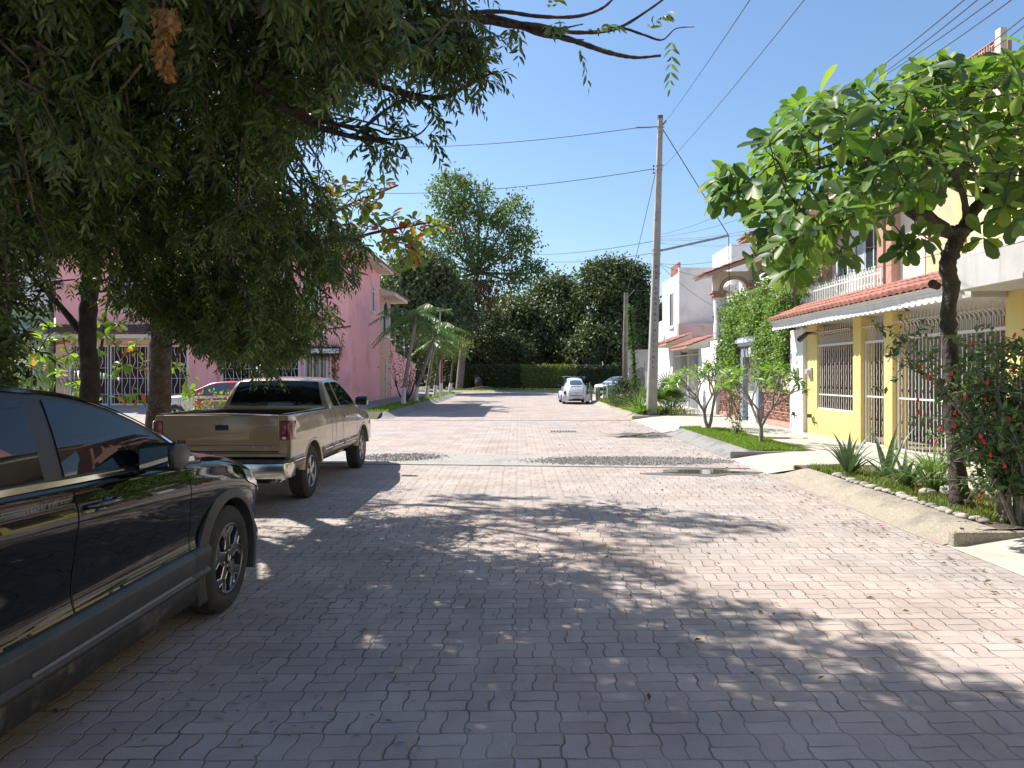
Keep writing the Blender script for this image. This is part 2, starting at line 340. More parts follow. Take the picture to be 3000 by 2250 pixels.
tag(ln.build('band_joint', m_soil), kind='structure')
ln = MB(); ln.bar((-5.3, 26.1, .002), (4.1, 25.8, .002), .05, .01)
tag(ln.build('road_joint', m_soil), kind='structure')

def blob(cx, cy, rx, ry, z, n=40, rough=.22, seed=1):
    r = random.Random(seed); ph = [r.uniform(0, 6.28) for _ in range(5)]
    return [(cx+rx*math.cos(t)*(1+rough*(math.sin(3*t+ph[0])*.4+math.sin(5*t+ph[1])*.35+math.sin(9*t+ph[2])*.25)),
             cy+ry*math.sin(t)*(1+rough*(math.sin(2*t+ph[3])*.4+math.sin(7*t+ph[4])*.3)), z) for t in [i*2*math.pi/n for i in range(n)]]
def pebble_mesh(seed, s=1.0):
    r = random.Random(seed); bm = bmesh.new(); bmesh.ops.create_icosphere(bm, subdivisions=2, radius=1)
    for v in bm.verts: v.co *= 1+.12*math.sin(3*v.co.x+seed)+.1*math.sin(4*v.co.y+seed*2); v.co.z *= .62
    vs = [tuple(v.co) for v in bm.verts]; fs = [tuple(v.index for v in f.verts) for f in bm.faces]; bm.free(); return vs, fs
def gravel(name, cx, cy, rx, ry, seed, n, label):
    mb = MB(); pts = blob(cx, cy, rx*.9, ry*.85, .006, n=70, seed=seed, rough=.5); mb.add(pts, [tuple(range(len(pts)))])
    r = random.Random(seed); tet = [(1,0,-.2),(-.5,.8,-.2),(-.5,-.8,-.2),(.1,.1,.7)]
    for _ in range(n):
        t = r.uniform(0, 6.283); q = math.sqrt(r.random())*(1.04+.35*r.random()**4); s = r.uniform(.008, .022)*(1.6 if r.random() < .06 else 1)
        x, y = cx+rx*q*math.cos(t), cy+ry*q*math.sin(t); a = r.uniform(0, 6.28); c, d = math.cos(a), math.sin(a)
        mb.add([(x+s*(c*p[0]-d*p[1]), y+s*(d*p[0]+c*p[1]), .008+s*p[2]+.2*s) for p in tet], [(0,1,3),(1,2,3),(2,0,3)])
    o = mb.build(name, m_grav); tag(o, kind='stuff', label=label, cat='gravel'); return o
gravel('gravel', 2.15, 13.75, 1.75, .62, 3, 5200, 'long patch of loose grey gravel filling the broken concrete band')
gravel('gravel', -2.35, 14.35, .75, .6, 5, 1500, 'small patch of loose gravel by the truck front wheel')
dp = MB(); p_ = blob(3.15, 12.15, .85, .42, .005, seed=9, rough=.5); dp.add(p_, [tuple(range(len(p_)))])
p_ = blob(3.6, 19.6, 1.1, 1.0, .005, seed=4, rough=.6); dp.add(p_, [tuple(range(len(p_)))])
p_ = blob(2.0, 7.9, .0+.05, .05, .005, seed=4); tag(dp.build('damp_paving', m_damp), kind='structure')
wt = MB(); p_ = blob(3.2, 12.2, .58, .24, .009, seed=9, rough=.5); wt.add(p_, [tuple(range(len(p_)))])
p_ = blob(3.2, 19.2, .55, .3, .009, seed=2, rough=.6); wt.add(p_, [tuple(range(len(p_)))])
p_ = blob(6.3, 17.0, .7, .22, .159, seed=8, rough=.4); wt.add(p_, [tuple(range(len(p_)))])
p_ = blob(6.2, 27.3, .9, .35, .159, seed=12, rough=.4); wt.add(p_, [tuple(range(len(p_)))])
tag(wt.build('water', m_wet), kind='structure')

def strip(name, prof, y0, y1, material, flare=(0, 0), ny=None, jit=.0, dx=0, smooth=40):
    ny = ny or max(2, int((y1-y0)/.25)); mb = MB(); n = len(prof)
    def fn(a, b):
        y = y0+(y1-y0)*a; k = b*(n-1); i = min(int(k+1e-9), n-2); t = k-i
        x = prof[i][0]*(1-t)+prof[i+1][0]*t; z = prof[i][1]*(1-t)+prof[i+1][1]*t
        e = 1.0
        if flare[0]: e = min(e, (y-y0)/flare[0])
        if flare[1]: e = min(e, (y1-y)/flare[1])
        e = max(0, e); e = e*e*(3-2*e)
        return (x+jit*math.sin(y*3.1)+dx*(y-y0), y, z*e+.004)
    mb.grid(fn, ny, n-1); return tag(mb.build(name, material, smooth=smooth), kind='structure')
KP = [(4.14, 0), (4.26, .03), (4.38, .085), (4.48, .13), (4.58, .155), (4.68, .16), (4.70, .05)]
DR = [(4.18, 0), (4.5, .05), (4.9, .105), (5.4, .14), (5.9, .15), (7.58, .156)]
SW = [(5.95, .15), (7.58, .156)]
strip('driveway', DR, -12, 6.95, m_conc); strip('driveway', DR, 11.95, 14.15, m_conc); strip('driveway', DR, 20.5, 26.3, m_conc)
strip('driveway', DR, 43, 49, m_conc)
for (a, b) in ((6.95, 11.95), (14.15, 20.5), (26.3, 43)): strip('pavement', SW, a, b, m_conc)
def kerb_island(y0, y1, material, bed, x1=5.95):
    strip('kerb', KP, y0, y1, material, flare=(0, .5) , jit=.012)
    mb = MB(); mb.box(4.2, x1, y0-.10, y0, -.02, .15)       # squared kerb end facing the driveway
    mb.box(4.64, x1+.04, y1, y1+.08, -.02, .15)
    tag(mb.build('kerb_end', material, bevel=.02), kind='structure')
    b = MB(); b.grid(lambda a, c: (4.64+(x1-4.64)*a, y0+(y1-y0)*c, .15+.03*math.sin(9*a+3*c*(y1-y0))*math.sin(math.pi*a)), 10, int((y1-y0)*5))
    tag(b.build('planting_bed', bed, smooth=60), kind='structure')
kerb_island(6.95, 11.95, m_kerb, m_soil); kerb_island(14.15, 20.5, m_kerbl, m_soil); kerb_island(26.3, 43, m_kerb, m_dirt)
# inner court floor behind the right hand gates
fl = MB(); fl.box(7.58, 20, -12, 50, -.02, .152); tag(fl.build('court_floor', mat('court_floor', (.30, .25, .20), .6, var=.15)), kind='structure')
# left hand side: kerbs, beds, raised pavement
KL = [(-5.28+ .5, 0), (-4.92, .05), (-5.06, .14), (-5.2, .2), (-5.34, .22), (-5.38, .05)]
SWL = [(-5.36, .2), (-6.25, .25), (-7.7, .3)]
strip('kerb', [(x, z) for x, z in reversed(KL)], 27.0, 58, m_kerbl, flare=(1.0, 1.0), jit=.02)
strip('planting_bed', [(-6.3, .235), (-5.33, .205)], 27.8, 58, m_soil)
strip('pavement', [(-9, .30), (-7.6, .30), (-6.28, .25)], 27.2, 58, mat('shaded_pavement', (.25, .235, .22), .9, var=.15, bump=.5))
mb = MB(); mb.grid(lambda a, b: (-9-41*a, 27.2+4.7*b, .0+.30*min(1, b*1.4)), 4, 8); tag(mb.build('pavement', m_band, smooth=60), kind='structure')
KL2 = [(-6.1, .13), (-5.62, .14), (-5.5, .10), (-5.38, .03), (-5.30, 0)]
strip('kerb', KL2, -12, 12.6, m_kerbl, flare=(0, .6))
strip('planting_bed', [(-8.2, .12), (-6.08, .12)], -12, 12.5, m_dirt)
strip('pavement', [(-16, .13), (-8.18, .13)], -12, 12.5, m_band)
mb = MB(); mb.grid(lambda a, b: (-9.2+3.0*a, 25.9+1.4*b, .30*b+.004), 4, 6); tag(mb.build('pavement', m_band, smooth=60), kind='structure')
mb = MB(); mb.grid(lambda a, b: (-6.22+.9*a, 26.7+1.15*b, .21*min(1, b*1.3)+.004), 4, 6); tag(mb.build('planting_bed', m_soil, smooth=60), kind='structure')
# far end of the street
ke = MB(); ke.grid(lambda a, b: (-8+40*a, 68+.5*b, [0, .1, .15, .16][min(3, int(b*3+.01))]), 40, 3); tag(ke.build('kerb', m_kerb), kind='structure')
ve = MB(); ve.grid(lambda a, b: (-50+110*a, 68.5+30*b, .15), 8, 8); tag(ve.build('verge', mat('dry_verge', (.16, .15, .07), .95, var=.35, vs=3, c2=(.22, .17, .11), c2s=.6)), kind='structure')

# grass, weeds, litter
def blades_patch(name, n, sampler, h, wd, material, label, cat='grass', parent=None):
    P = np.array([sampler() for _ in range(n)]); D = np.column_stack([rng.normal(0, .35, n), rng.normal(0, .35, n), np.ones(n)])
    o = leaves(name, material, parent, P, D, runit(n)*[1, 1, .1], rng.uniform(.5, 1.1, n)*h, wd, T_BLADE); tag(o, label, cat, kind='stuff'); return o
def s_isl2():
    while True:
        y = random.uniform(14.2, 20.4); x = random.uniform(4.62, 5.95)
        if x < 5.95-.25*abs(math.sin(y*1.7))-(.7 if y > 19.6 else 0): return (x, y, .15)
blades_patch('grass', 16000, s_isl2, .085, .012, m_grass, 'bright green lawn strip under the two plumeria trees')
blades_patch('grass', 5200, lambda: (4.72+abs(random.gauss(0, .45)), random.uniform(7.3, 11.7), .15), .09, .016, m_weeds, 'low weeds and ground cover in the stone edged planting bed')
blades_patch('grass', 5200, lambda: (random.uniform(-6.2, -5.15), 28+30*random.random()**1.4, .2), .14, .03, m_grass, 'patchy grass strip along the left kerb under the palms')
blades_patch('grass', 6000, lambda: (4.6+abs(random.gauss(0, .9)), random.uniform(27.5, 42), .15), .22, .035, m_weeds, 'green ground cover around the concrete pole')
blades_patch('grass', 5000, lambda: (random.uniform(-7, 16), 68.6+abs(random.gauss(0, 1.4)), .15), .22, .06, m_weeds, 'rough grass verge at the foot of the far hedge')
n = 900; y = rng.uniform(3.4, 27, n); side = rng.random(n)
x = np.where(side < .62, 4.1-np.abs(rng.normal(0, .5, n)), np.where(side < .75, rng.uniform(-5, 4.2, n), 2.4+rng.normal(0, 1.1, n)))
x = np.where(x > 4.12, 3.9, x)
P = np.column_stack([x, y, np.full(n, .012)]); th = rng.uniform(0, 6.28, n)
o = leaves('fallen_leaves', m_dry, None, P, np.column_stack([np.cos(th), np.sin(th), rng.uniform(-.1, .35, n)]), np.column_stack([rng.normal(0, .4, n), rng.normal(0, .4, n), np.ones(n)]), rng.uniform(.02, .075, n), rng.uniform(.01, .035, n), T_LEAF)
tag(o, 'scattered dry brown leaves and litter on the paving and along the kerb', 'leaves', kind='stuff')
n = 700; P = np.column_stack([rng.uniform(-3.6, -1.0, n)+np.abs(rng.normal(0, .7, n)), rng.uniform(3.1, 9, n), np.full(n, .01)]); th = rng.uniform(0, 6.28, n)
o = leaves('fallen_leaves', leafmat('pale_litter', [(.22, .2, .15), (.30, .27, .2), (.18, .13, .08)], .1, .8), None, P, np.column_stack([np.cos(th), np.sin(th), np.full(n, .05)]), np.tile([0, 0, 1.], (n, 1)), rng.uniform(.02, .06, n), rng.uniform(.006, .016, n), T_LEAF)
tag(o, 'small pale litter in the shade beside the black car', 'leaves', kind='stuff')
P = np.array([(3.85, 7.9, .02), (3.95, 7.7, .02), (3.9, 8.0, .02), (4.3, 6.9, .02), (4.9, 6.5, .1), (4.72, 7.2, .17), (4.78, 7.32, .17), (4.0, 7.85, .02), (4.02, 7.0, .02), (3.8, 8.05, .02), (5.2, 6.7, .12), (5.0, 7.4, .17), (5.5, 7.2, .17)])
P = np.repeat(P, 2, 0)+rng.normal(0, .03, (26, 3))*[1, 1, 0]; th = rng.uniform(0, 6.28, 26)
o = leaves('fallen_petals', m_petal, None, P, np.column_stack([np.cos(th), np.sin(th), np.full(26, .2)]), np.tile([0, .2, 1.], (26, 1)), .06, .03, T_LEAF)
tag(o, 'fallen red hibiscus petals on the kerb and gutter', 'petals', kind='stuff')
tw = MB()
for (u, v) in [(930,1860),(1150,1990),(1180,2050),(1230,2160),(1660,1970),(840,1700),(760,1900),(880,1590),(1040,1730),(1100,1640),(700,1800),(1340,2080),(820,1810),(640,1900),(930,1740),(1990,1880),(560,1960),(480,2010),(2060,1960)]:
    p = W(u, v, CH*F/(v-HY)); a = random.uniform(0, 6.28); l = random.uniform(.08, .22)
    c = curve3([(p[0], p[1], .008), (p[0]+.5*l*math.cos(a), p[1]+.5*l*math.sin(a), .014), (p[0]+l*math.cos(a+.5), p[1]+l*math.sin(a+.5), .008)], 4)
    tw.tube(c, .0022, 4)
tag(tw.build('fallen_twigs', simple('dry_twigs', (.33, .28, .2), .8)), 'thin pale dry leaf stalks lying on the shaded pavers', 'twigs', kind='stuff')
# row of round stones edging the bed
pv, pf = pebble_mesh(3); pebs = [pebble_mesh(k) for k in (3, 5, 8)]
m_stone = [mat('river_stone', c, .85, var=.25, vs=9) for c in ((.30, .275, .24), (.22, .205, .19), (.36, .32, .27))]
pm = []
for k, (a, b) in enumerate(pebs):
    me = bpy.data.meshes.new('edging_stone'); me.from_pydata(a, [], b); me.polygons.foreach_set('use_smooth', [True]*len(b)); me.materials.append(m_stone[k]); pm.append(me)
y = 7.25; i = 0
while y < 10.6:
    s = random.uniform(.03, .062); big = False
    o = bpy.data.objects.new('edging_stone', random.choice(pm)); col.objects.link(o)
    o.location = (4.72+random.uniform(-.03, .04)+.02*math.sin(y*3), y, .165+s*.3); o.scale = (s*1.1, s*1.3, s); o.rotation_euler = (0, 0, random.uniform(0, 3))
    tag(o, 'small rounded stone in the row edging the planting bed along the kerb', 'stone', 'round stones edging the planting bed'); y += s*2.1+.01
for (x, y, s, l) in ((5.42, 8.75, .15, 'large pale boulder lying between the grassy clump and the tree trunk'), (5.12, 8.85, .085, 'grey fist sized stone left of the large pale boulder'), (5.45, 7.75, .11, 'rounded stone in the bed right of the tree trunk')):
    o = bpy.data.objects.new('garden_stone', pm[0].copy()); col.objects.link(o); o.location = (x, y, .17+s*.4); o.scale = (s*1.3, s, s); tag(o, l, 'stone')
# drain cover
dc = thing('drain_cover', 'rectangular slotted iron drain cover set in the sunny paving', 'drain cover', (1.32, 20.9, 0))
b = MB(); b.box(-.42, .42, -.30, .30, .001, .008); b.build('frame', m_band, dc, local=True)
b = MB()
for k in range(9): b.box(-.36+.085*k, -.31+.085*k, -.22, .22, .008, .016)
b.build('grate', simple('dark_iron', (.06, .055, .05), .6, .6), dc, local=True)
# ------------------------------------------------------------------ vehicles
m_tyre = mat('tyre_rubber', (.035, .034, .033), .85, var=.3, vs=20, bump=.6, bs=200)
m_tread = mat('tyre_tread', (.05, .047, .044), .95, var=.3, vs=30, bump=1.5, bs=120)
m_rimd = simple('dark_grey_alloy', (.13, .13, .135), .35, .8)
m_rimm = simple('machined_alloy', (.55, .55, .56), .28, .9)
m_alloy = simple('silver_alloy', (.42, .42, .43), .35, .85)
m_dark = simple('wheel_well_black', (.012, .012, .013), .9)
m_clad = mat('grey_plastic_trim', (.045, .047, .052), .5, var=.2, vs=8, spec=.4, c2=(.09, .085, .08), c2s=5, c2a=.62)
m_glass = simple('dark_tinted_glass', (.004, .005, .007), .012, spec=.5, ior=1.52)
m_glassb = simple('blue_tinted_glass', (.05, .08, .10), .03, spec=1.0, coat=.6)
m_black = simple('gloss_black', (.01, .01, .011), .12, coat=.6)
m_pil = simple('satin_black_pillar', (.018, .018, .02), .38)
m_chrome = simple('chrome', (.75, .75, .76), .12, 1)
m_chromed = mat('worn_chrome', (.62, .6, .57), .2, metal=1, var=.15, vs=6)
m_seam = simple('seam_shadow_gap', (.004, .004, .004), .9)
m_red = simple('tail_lamp_red', (.16, .012, .02), .15, coat=.5)
m_lamp = simple('headlamp_lens', (.55, .57, .6), .08, coat=1)
m_disc = simple('brake_disc', (.25, .24, .23), .4, .9)

def cr(A, n):
    A = np.asarray(A, float); P = np.concatenate([A[:1]*2-A[1:2], A, A[-1:]*2-A[-2:-1]]); out = []
    for i in range(1, len(P)-2):
        a, b, c, d = P[i-1:i+3]
        for k in range(n):
            t = k/n; out.append(.5*((2*b)+(c-a)*t+(2*a-5*b+4*c-d)*t*t+(-a+3*b-3*c+d)*t**3))
    out.append(P[-2]); return np.array(out)
def loft(stations, ns=4, nt=3):
    A = np.array([[(x, y, z) for (x, z) in sec] for (y, sec) in stations], float)
    A = cr(A, ns); A = np.swapaxes(cr(np.swapaxes(A, 0, 1), nt), 0, 1); A[:, 0, 0] = 0; A[:, -1, 0] = 0; A[..., 0] = np.maximum(A[..., 0], 0)
    ny, m = A.shape[:2]; L = A[:, 1:-1][:, ::-1].copy(); L[..., 0] *= -1
    ring = np.concatenate([A, L], 1); n = ring.shape[1]; mb = MB()
    fs = [(i*n+j, i*n+(j+1) % n, (i+1)*n+(j+1) % n, (i+1)*n+j) for i in range(ny-1) for j in range(n)]
    fs += [tuple(range(n-1, -1, -1)), tuple((ny-1)*n+j for j in range(n))]
    mb.add(ring.reshape(-1, 3), fs); return mb
def cut(o, cutters):
    obs = []
    for c in cutters:
        me = bpy.data.meshes.new('c'); me.from_pydata(c.v, [], c.f); bm = bmesh.new(); bm.from_mesh(me); bmesh.ops.recalc_face_normals(bm, faces=bm.faces); bm.to_mesh(me); bm.free()
        co = bpy.data.objects.new('c', me); col.objects.link(co); co.parent = o.parent; obs.append(co)
        md = o.modifiers.new('b', 'BOOLEAN'); md.object = co; md.operation = 'DIFFERENCE'; md.solver = 'EXACT'
    bpy.context.view_layer.update(); dg = bpy.context.evaluated_depsgraph_get()
    me = bpy.data.meshes.new_from_object(o.evaluated_get(dg)); o.modifiers.clear(); old = o.data; o.data = me; bpy.data.meshes.remove(old)
    for c in obs:
        d = c.data; bpy.data.objects.remove(c); bpy.data.meshes.remove(d)
    me.polygons.foreach_set('use_smooth', [True]*len(me.polygons)); me.set_sharp_from_angle(angle=R(32))
def bvh_of(*obs):
    vs = []; fs = []
    for o in obs:
        b = len(vs); vs += [v.co.copy() for v in o.data.vertices]; fs += [[b+i for i in p.vertices] for p in o.data.polygons]
    return BVHTree.FromPolygons(vs, fs)
def drape(mb, bvh, top, bot, axis, sgn, off=.005, nu=10, nv=6):
    """lay a patch given in side view on the body surface (axis = ray axis, sgn = side it lies on)"""
    T = cr(top, max(1, nu//max(1, len(top)-1))) if len(top) > 2 else np.array([np.array(top[0])*(1-k/nu)+np.array(top[1])*k/nu for k in range(nu+1)])
    B = cr(bot, max(1, nu//max(1, len(bot)-1))) if len(bot) > 2 else np.array([np.array(bot[0])*(1-k/nu)+np.array(bot[1])*k/nu for k in range(nu+1)])
    k = len(T); pts = []; last = None
    ax = {'x': 0, 'y': 1, 'z': 2}[axis]; oth = [i for i in range(3) if i != ax]
    for i in range(k):
        for j in range(nv+1):
            q = T[i]*(1-j/nv)+B[min(i, len(B)-1)]*j/nv
            o = [0, 0, 0]; o[ax] = sgn*8.0; o[oth[0]] = q[0]; o[oth[1]] = q[1]; d = [0, 0, 0]; d[ax] = -sgn
            h = bvh.ray_cast(Vector(o), Vector(d))
            if h[0] is None: p = Vector(o); p[ax] = last if last is not None else 0
            else: p = h[0]+h[1]*off if h[1][ax]*sgn > 0 else h[0]-h[1]*off; last = p[ax]
            pts.append(p)
    fs = [(i*(nv+1)+j, (i+1)*(nv+1)+j, (i+1)*(nv+1)+j+1, i*(nv+1)+j+1) for i in range(k-1) for j in range(nv)]
    mb.add(pts, fs)
def strip_on(mb, bvh, path, wdt, axis, sgn, off=.003):
    P = [np.array(p, float) for p in path]; P = cr(P, 6) if len(P) > 2 else [P[0]*(1-k/8)+P[1]*k/8 for k in range(9)]
    top = []; bot = []
    for i in range(len(P)):
        d = P[min(i+1, len(P)-1)]-P[max(i-1, 0)]; d = d/np.linalg.norm(d); nn = np.array([-d[1], d[0]])*wdt/2; top.append(P[i]+nn); bot.append(P[i]-nn)
    ax = {'x': 0, 'y': 1, 'z': 2}[axis]; oth = [i for i in range(3) if i != ax]; pts = []; last = 0
    for i in range(len(P)):
        for q in (top[i], bot[i]):
            o = [0, 0, 0]; o[ax] = sgn*8.0; o[oth[0]] = q[0]; o[oth[1]] = q[1]; d = [0, 0, 0]; d[ax] = -sgn
            h = bvh.ray_cast(Vector(o), Vector(d))
            if h[0] is None: p = Vector(o); p[ax] = last
            else: p = h[0]+(h[1] if h[1][ax]*sgn > 0 else -h[1])*off; last = p[ax]
            pts.append(p)
    mb.add(pts, [(2*i, 2*i+2, 2*i+3, 2*i+1) for i in range(len(P)-1)])
def pol(r, a, h, s): return (s*h, r*math.cos(a), r*math.sin(a))
def wheel(root, x, y, r, wd, side, style, rr=None, spin=0.0, n=48):
    """side +1: outer face towards +x"""
    rr = rr or r*.64; s = side; xo = x; xi = x-s*wd
    wobj = MB(); c = (0, y, r)
    prof = [(rr, -.012), (rr+.012, .0), (rr+(r-rr)*.5, .006), (r-.03, -.004), (r-.008, -.022)]
    tr = [(r-.008, -.022), (r, -.034), (r, -wd*.3), (r-.007, -wd*.3-.004), (r-.007, -wd*.34), (r, -wd*.345), (r, -wd*.62), (r-.007, -wd*.63), (r-.007, -wd*.67), (r, -wd*.68), (r, -wd+.034), (r-.01, -wd+.02)]
    inn = [(r-.01, -wd+.02), (r-.04, -wd), (rr, -wd+.01), (rr-.01, -wd+.03)]
    wobj.lathe([(a, xo*0+s*h+xo) for a, h in prof], c, 'x', n); wobj.lathe([(a, s*h+xo) for a, h in inn], c, 'x', n)
    w_ = wobj.build('wheel', m_tyre, root, smooth=40, local=True, fix=True)
    t_ = MB(); t_.lathe([(a, s*h+xo) for a, h in tr], c, 'x', n)
    nb = 56                                                          # shoulder blocks of the tread
    for k in range(nb):
        a = 2*math.pi*k/nb
        for (h0, h1) in ((-.03, -wd*.2), (-wd*.4, -wd*.56), (-wd*.78, -wd+.03)):
            b = a+(.03 if h0 < -.1 else 0); pa = []
            for (q, hh) in ((r-.002, h0), (r-.002, h1), (r+.005, h0-.002*0), (r+.005, h1)):
                pa += [(xo+s*hh, y+q*math.cos(b-.022), r+q*math.sin(b-.022)), (xo+s*hh, y+q*math.cos(b+.022), r+q*math.sin(b+.022))]
            t_.add(pa, [(4, 5, 7, 6), (0, 1, 5, 4), (2, 6, 7, 3), (0, 4, 6, 2), (1, 3, 7, 5)])
    t_.build('tread', m_tread, w_, smooth=40, local=True)
    b = MB(); b.lathe([(rr, s*-.010+xo), (rr-.012, s*-.004+xo), (rr-.02, s*-.012+xo), (rr-.022, s*-.10+xo), (rr-.03, -s*(wd-.03)+xo)], c, 'x', n)
    b.build('rim_barrel', m_rimd if style == 'crv' else m_alloy, w_, smooth=40, local=True)
    d = MB(); d.lathe([(0, xo-s*.115), (rr*.72, xo-s*.115), (rr*.72, xo-s*.13), (0, xo-s*.13)], c, 'x', 32); d.build('brake_disc', m_disc, w_, local=True, smooth=40)
    if style == 'plainhub': d2 = None
    bk = MB(); bk.lathe([(0, xo-s*.15), (rr-.02, xo-s*.15)], c, 'x', 24); bk.build('wheel_back', m_dark, w_, local=True)
    sp = MB(); ol = MB()
    def plate(mbx, pts, h0, h1):
        n_ = len(pts); f = [(xo+s*h1, y+p*math.cos(a), r+p*math.sin(a)) for p, a in pts]; g_ = [(xo+s*h0, y+p*math.cos(a), r+p*math.sin(a)) for p, a in pts]
        mbx.add(f+g_, [tuple(range(n_)), tuple(range(2*n_-1, n_-1, -1))]+[(i, i+n_, (i+1) % n_+n_, (i+1) % n_) for i in range(n_)])
    if style == 'crv':
        for k in range(5):
            a0 = spin+k*2*math.pi/5; q = rr/.228
            # one slanting spoke that forks to the rim, with a machined outline
            plate(sp, [(.045*q, a0-.55), (.10*q, a0-.30), (.15*q, a0-.20), (.190*q, a0-.42), (.226*q, a0-.47), (.226*q, a0-.22), (.20*q, a0-.12), (.165*q, a0+.02), (.20*q, a0+.16), (.226*q, a0+.20), (.226*q, a0+.44), (.17*q, a0+.38), (.13*q, a0+.26), (.10*q, a0+.42), (.045*q, a0+.62)], -.075, -.022)
            for (e0, e1, e2) in (((.226, -.47), (.190, -.43), (.150, -.20)), ((.150, -.20), (.105, -.28), (.075, -.42)), ((.226, .44), (.172, .39), (.132, .27)), ((.132, .27), (.10, .40), (.085, .60)), ((.226, -.22), (.198, -.11), (.165, .02)), ((.165, .02), (.198, .15), (.226, .20))):
                pp = [pol(e*q, a0+g_, 0, 1) for e, g_ in (e0, e1, e2)]
                ol.tube([(xo-s*.0205, y+p[1], r+p[2]) for p in pp], .0052, 5)
            for (u0, u1) in ((-.47, -.25), (.22, .44)):
                plate(ol, [(.198*q, a0+(u0+u1)/2-.06), (.228*q, a0+u0), (.228*q, a0+u1), (.198*q, a0+(u0+u1)/2+.06)], -.03, -.0195)
        hb = MB(); hb.lathe([(.062, xo-s*.06), (.06, xo-s*.03), (.052, xo-s*.022), (0, xo-s*.020)], c, 'x', 28); hb.build('hub', m_rimd, w_, local=True, smooth=40)
        cap = MB(); cap.lathe([(.034, xo-s*.022), (.033, xo-s*.015), (0, xo-s*.013)], c, 'x', 28); cap.build('hub_cap', m_black, w_, local=True, smooth=40)
        em = MB(); X = xo-s*.010                                       # emblem: an H in a rounded frame, turned with the wheel
        ca, sa = math.cos(-.35), math.sin(-.35)
        def E(a, b_): return (X, y+(a*ca-b_*sa), r+(a*sa+b_*ca))
        for l in ([(-.011, .016), (-.0065, 0), (-.009, -.015)], [(.011, .016), (.0065, 0), (.009, -.015)], [(-.006, .001), (.006, .001)], [(-.018, .021), (.018, .021), (.020, .0), (.013, -.021), (-.013, -.021), (-.020, 0), (-.018, .021)]):
            em.tube([E(*p) for p in l], .0018, 4)
        em.build('hub_emblem', m_rimm, w_, local=True)
        for k in range(5):
            nt_ = MB(); a = spin+.63+k*2*math.pi/5; nt_.lathe([(.009, xo-s*.045), (.008, xo-s*.022), (0, xo-s*.020)], (0, y+.057*math.cos(a), r+.057*math.sin(a)), 'x', 8); nt_.build('lug_nut', m_chrome, w_, local=True)
    elif style == 'five':
        for k in range(5):
            a0 = spin+k*2*math.pi/5
            plate(sp, [(rr*.2, a0-.5), (rr*.5, a0-.28), (rr*.95, a0-.30), (rr*.95, a0+.30), (rr*.5, a0+.28), (rr*.2, a0+.5)], -.05, -.02)
        sp.lathe([(rr*.30, xo-s*.05), (rr*.28, xo-s*.012), (rr*.2, xo-s*.004), (0, xo-s*.002)], c, 'x', 20)
    else:
        sp.lathe([(rr, xo-s*.03), (rr*.7, xo-s*.05), (rr*.4, xo-s*.02), (0, xo-s*.008)], c, 'x', 24)
    if sp.v: sp.build('rim', m_rimd if style == 'crv' else m_alloy, w_, local=True, bevel=.0025 if style == 'crv' else 0, smooth=35)
    if ol.v: ol.build('rim_face', m_rimm, w_, local=True)
    return w_

def bodysec(W_, zb, zs, zh, belly=(.26, .45, .66, .82, .93), xs=(0, -.035, -.02, -.008, -.03, -.06)):
    h = zs-zb
    return [(0, zb), (W_*.80, zb), (W_-.03, zb+.1*h), (W_+xs[0], zb+belly[0]*h), (W_+xs[1], zb+belly[1]*h), (W_+xs[2], zb+belly[2]*h), (W_+xs[3], zb+belly[3]*h), (W_+xs[4], zb+belly[4]*h), (W_+xs[5], zs), (W_-.17, zs+(zh-zs)*.7), (W_*.45, zh+.01), (0, zh+.02)]
def cabin(root, outline, zbase, sx, material, name='cab', ns=3, sub=1):
    st = []
    O = cr(outline, sub) if sub > 1 else np.array(outline)
    for (y, zr) in O:
        zb = zbase(y); zb = min(zb, zr-.015); ze = zr-min(.075, .3*(zr-zb)); sec = [(0, zb-.05), (sx(zb)*.9, zb-.05)]
        for t in (0, .33, .66, 1): z = zb+t*(ze-zb); sec.append((sx(z), z))
        sec += [(sx(ze)-.028, ze+(zr-ze)*.62), (sx(ze)-.11, zr-.004), (.32, zr+.012), (0, zr+.02)]; st.append((y, sec))
    return loft(st, ns, 2).build(name, material, root, smooth=50, local=True, fix=True)
def arch_trim(mb, x, y, zc, r0, r1, side, th=.02, a0=-22, a1=202, n=26, bulge=.012):
    for k in range(n):
        A = R(a0+(a1-a0)*k/n); B = R(a0+(a1-a0)*(k+1)/n); rows = []
        for a in (A, B):
            rows.append([(side*(x-.06), y+r0*math.cos(a), zc+r0*math.sin(a)), (side*(x+th), y+(r0+.004)*math.cos(a), zc+(r0+.004)*math.sin(a)),
                         (side*(x+th+bulge*.4), y+(r0*.55+r1*.45)*math.cos(a), zc+(r0*.55+r1*.45)*math.sin(a)), (side*(x+th*.3), y+r1*math.cos(a), zc+r1*math.sin(a)), (side*(x-.05), y+r1*math.cos(a), zc+r1*math.sin(a))])
        mb.add(rows[0]+rows[1], [(i, i+1, i+6, i+5) for i in range(4)])

m_dusty = mat('dusty_black_sill', (.02, .02, .022), .5, var=.3, vs=10, c2=(.10, .09, .075), c2s=7, c2a=.52)
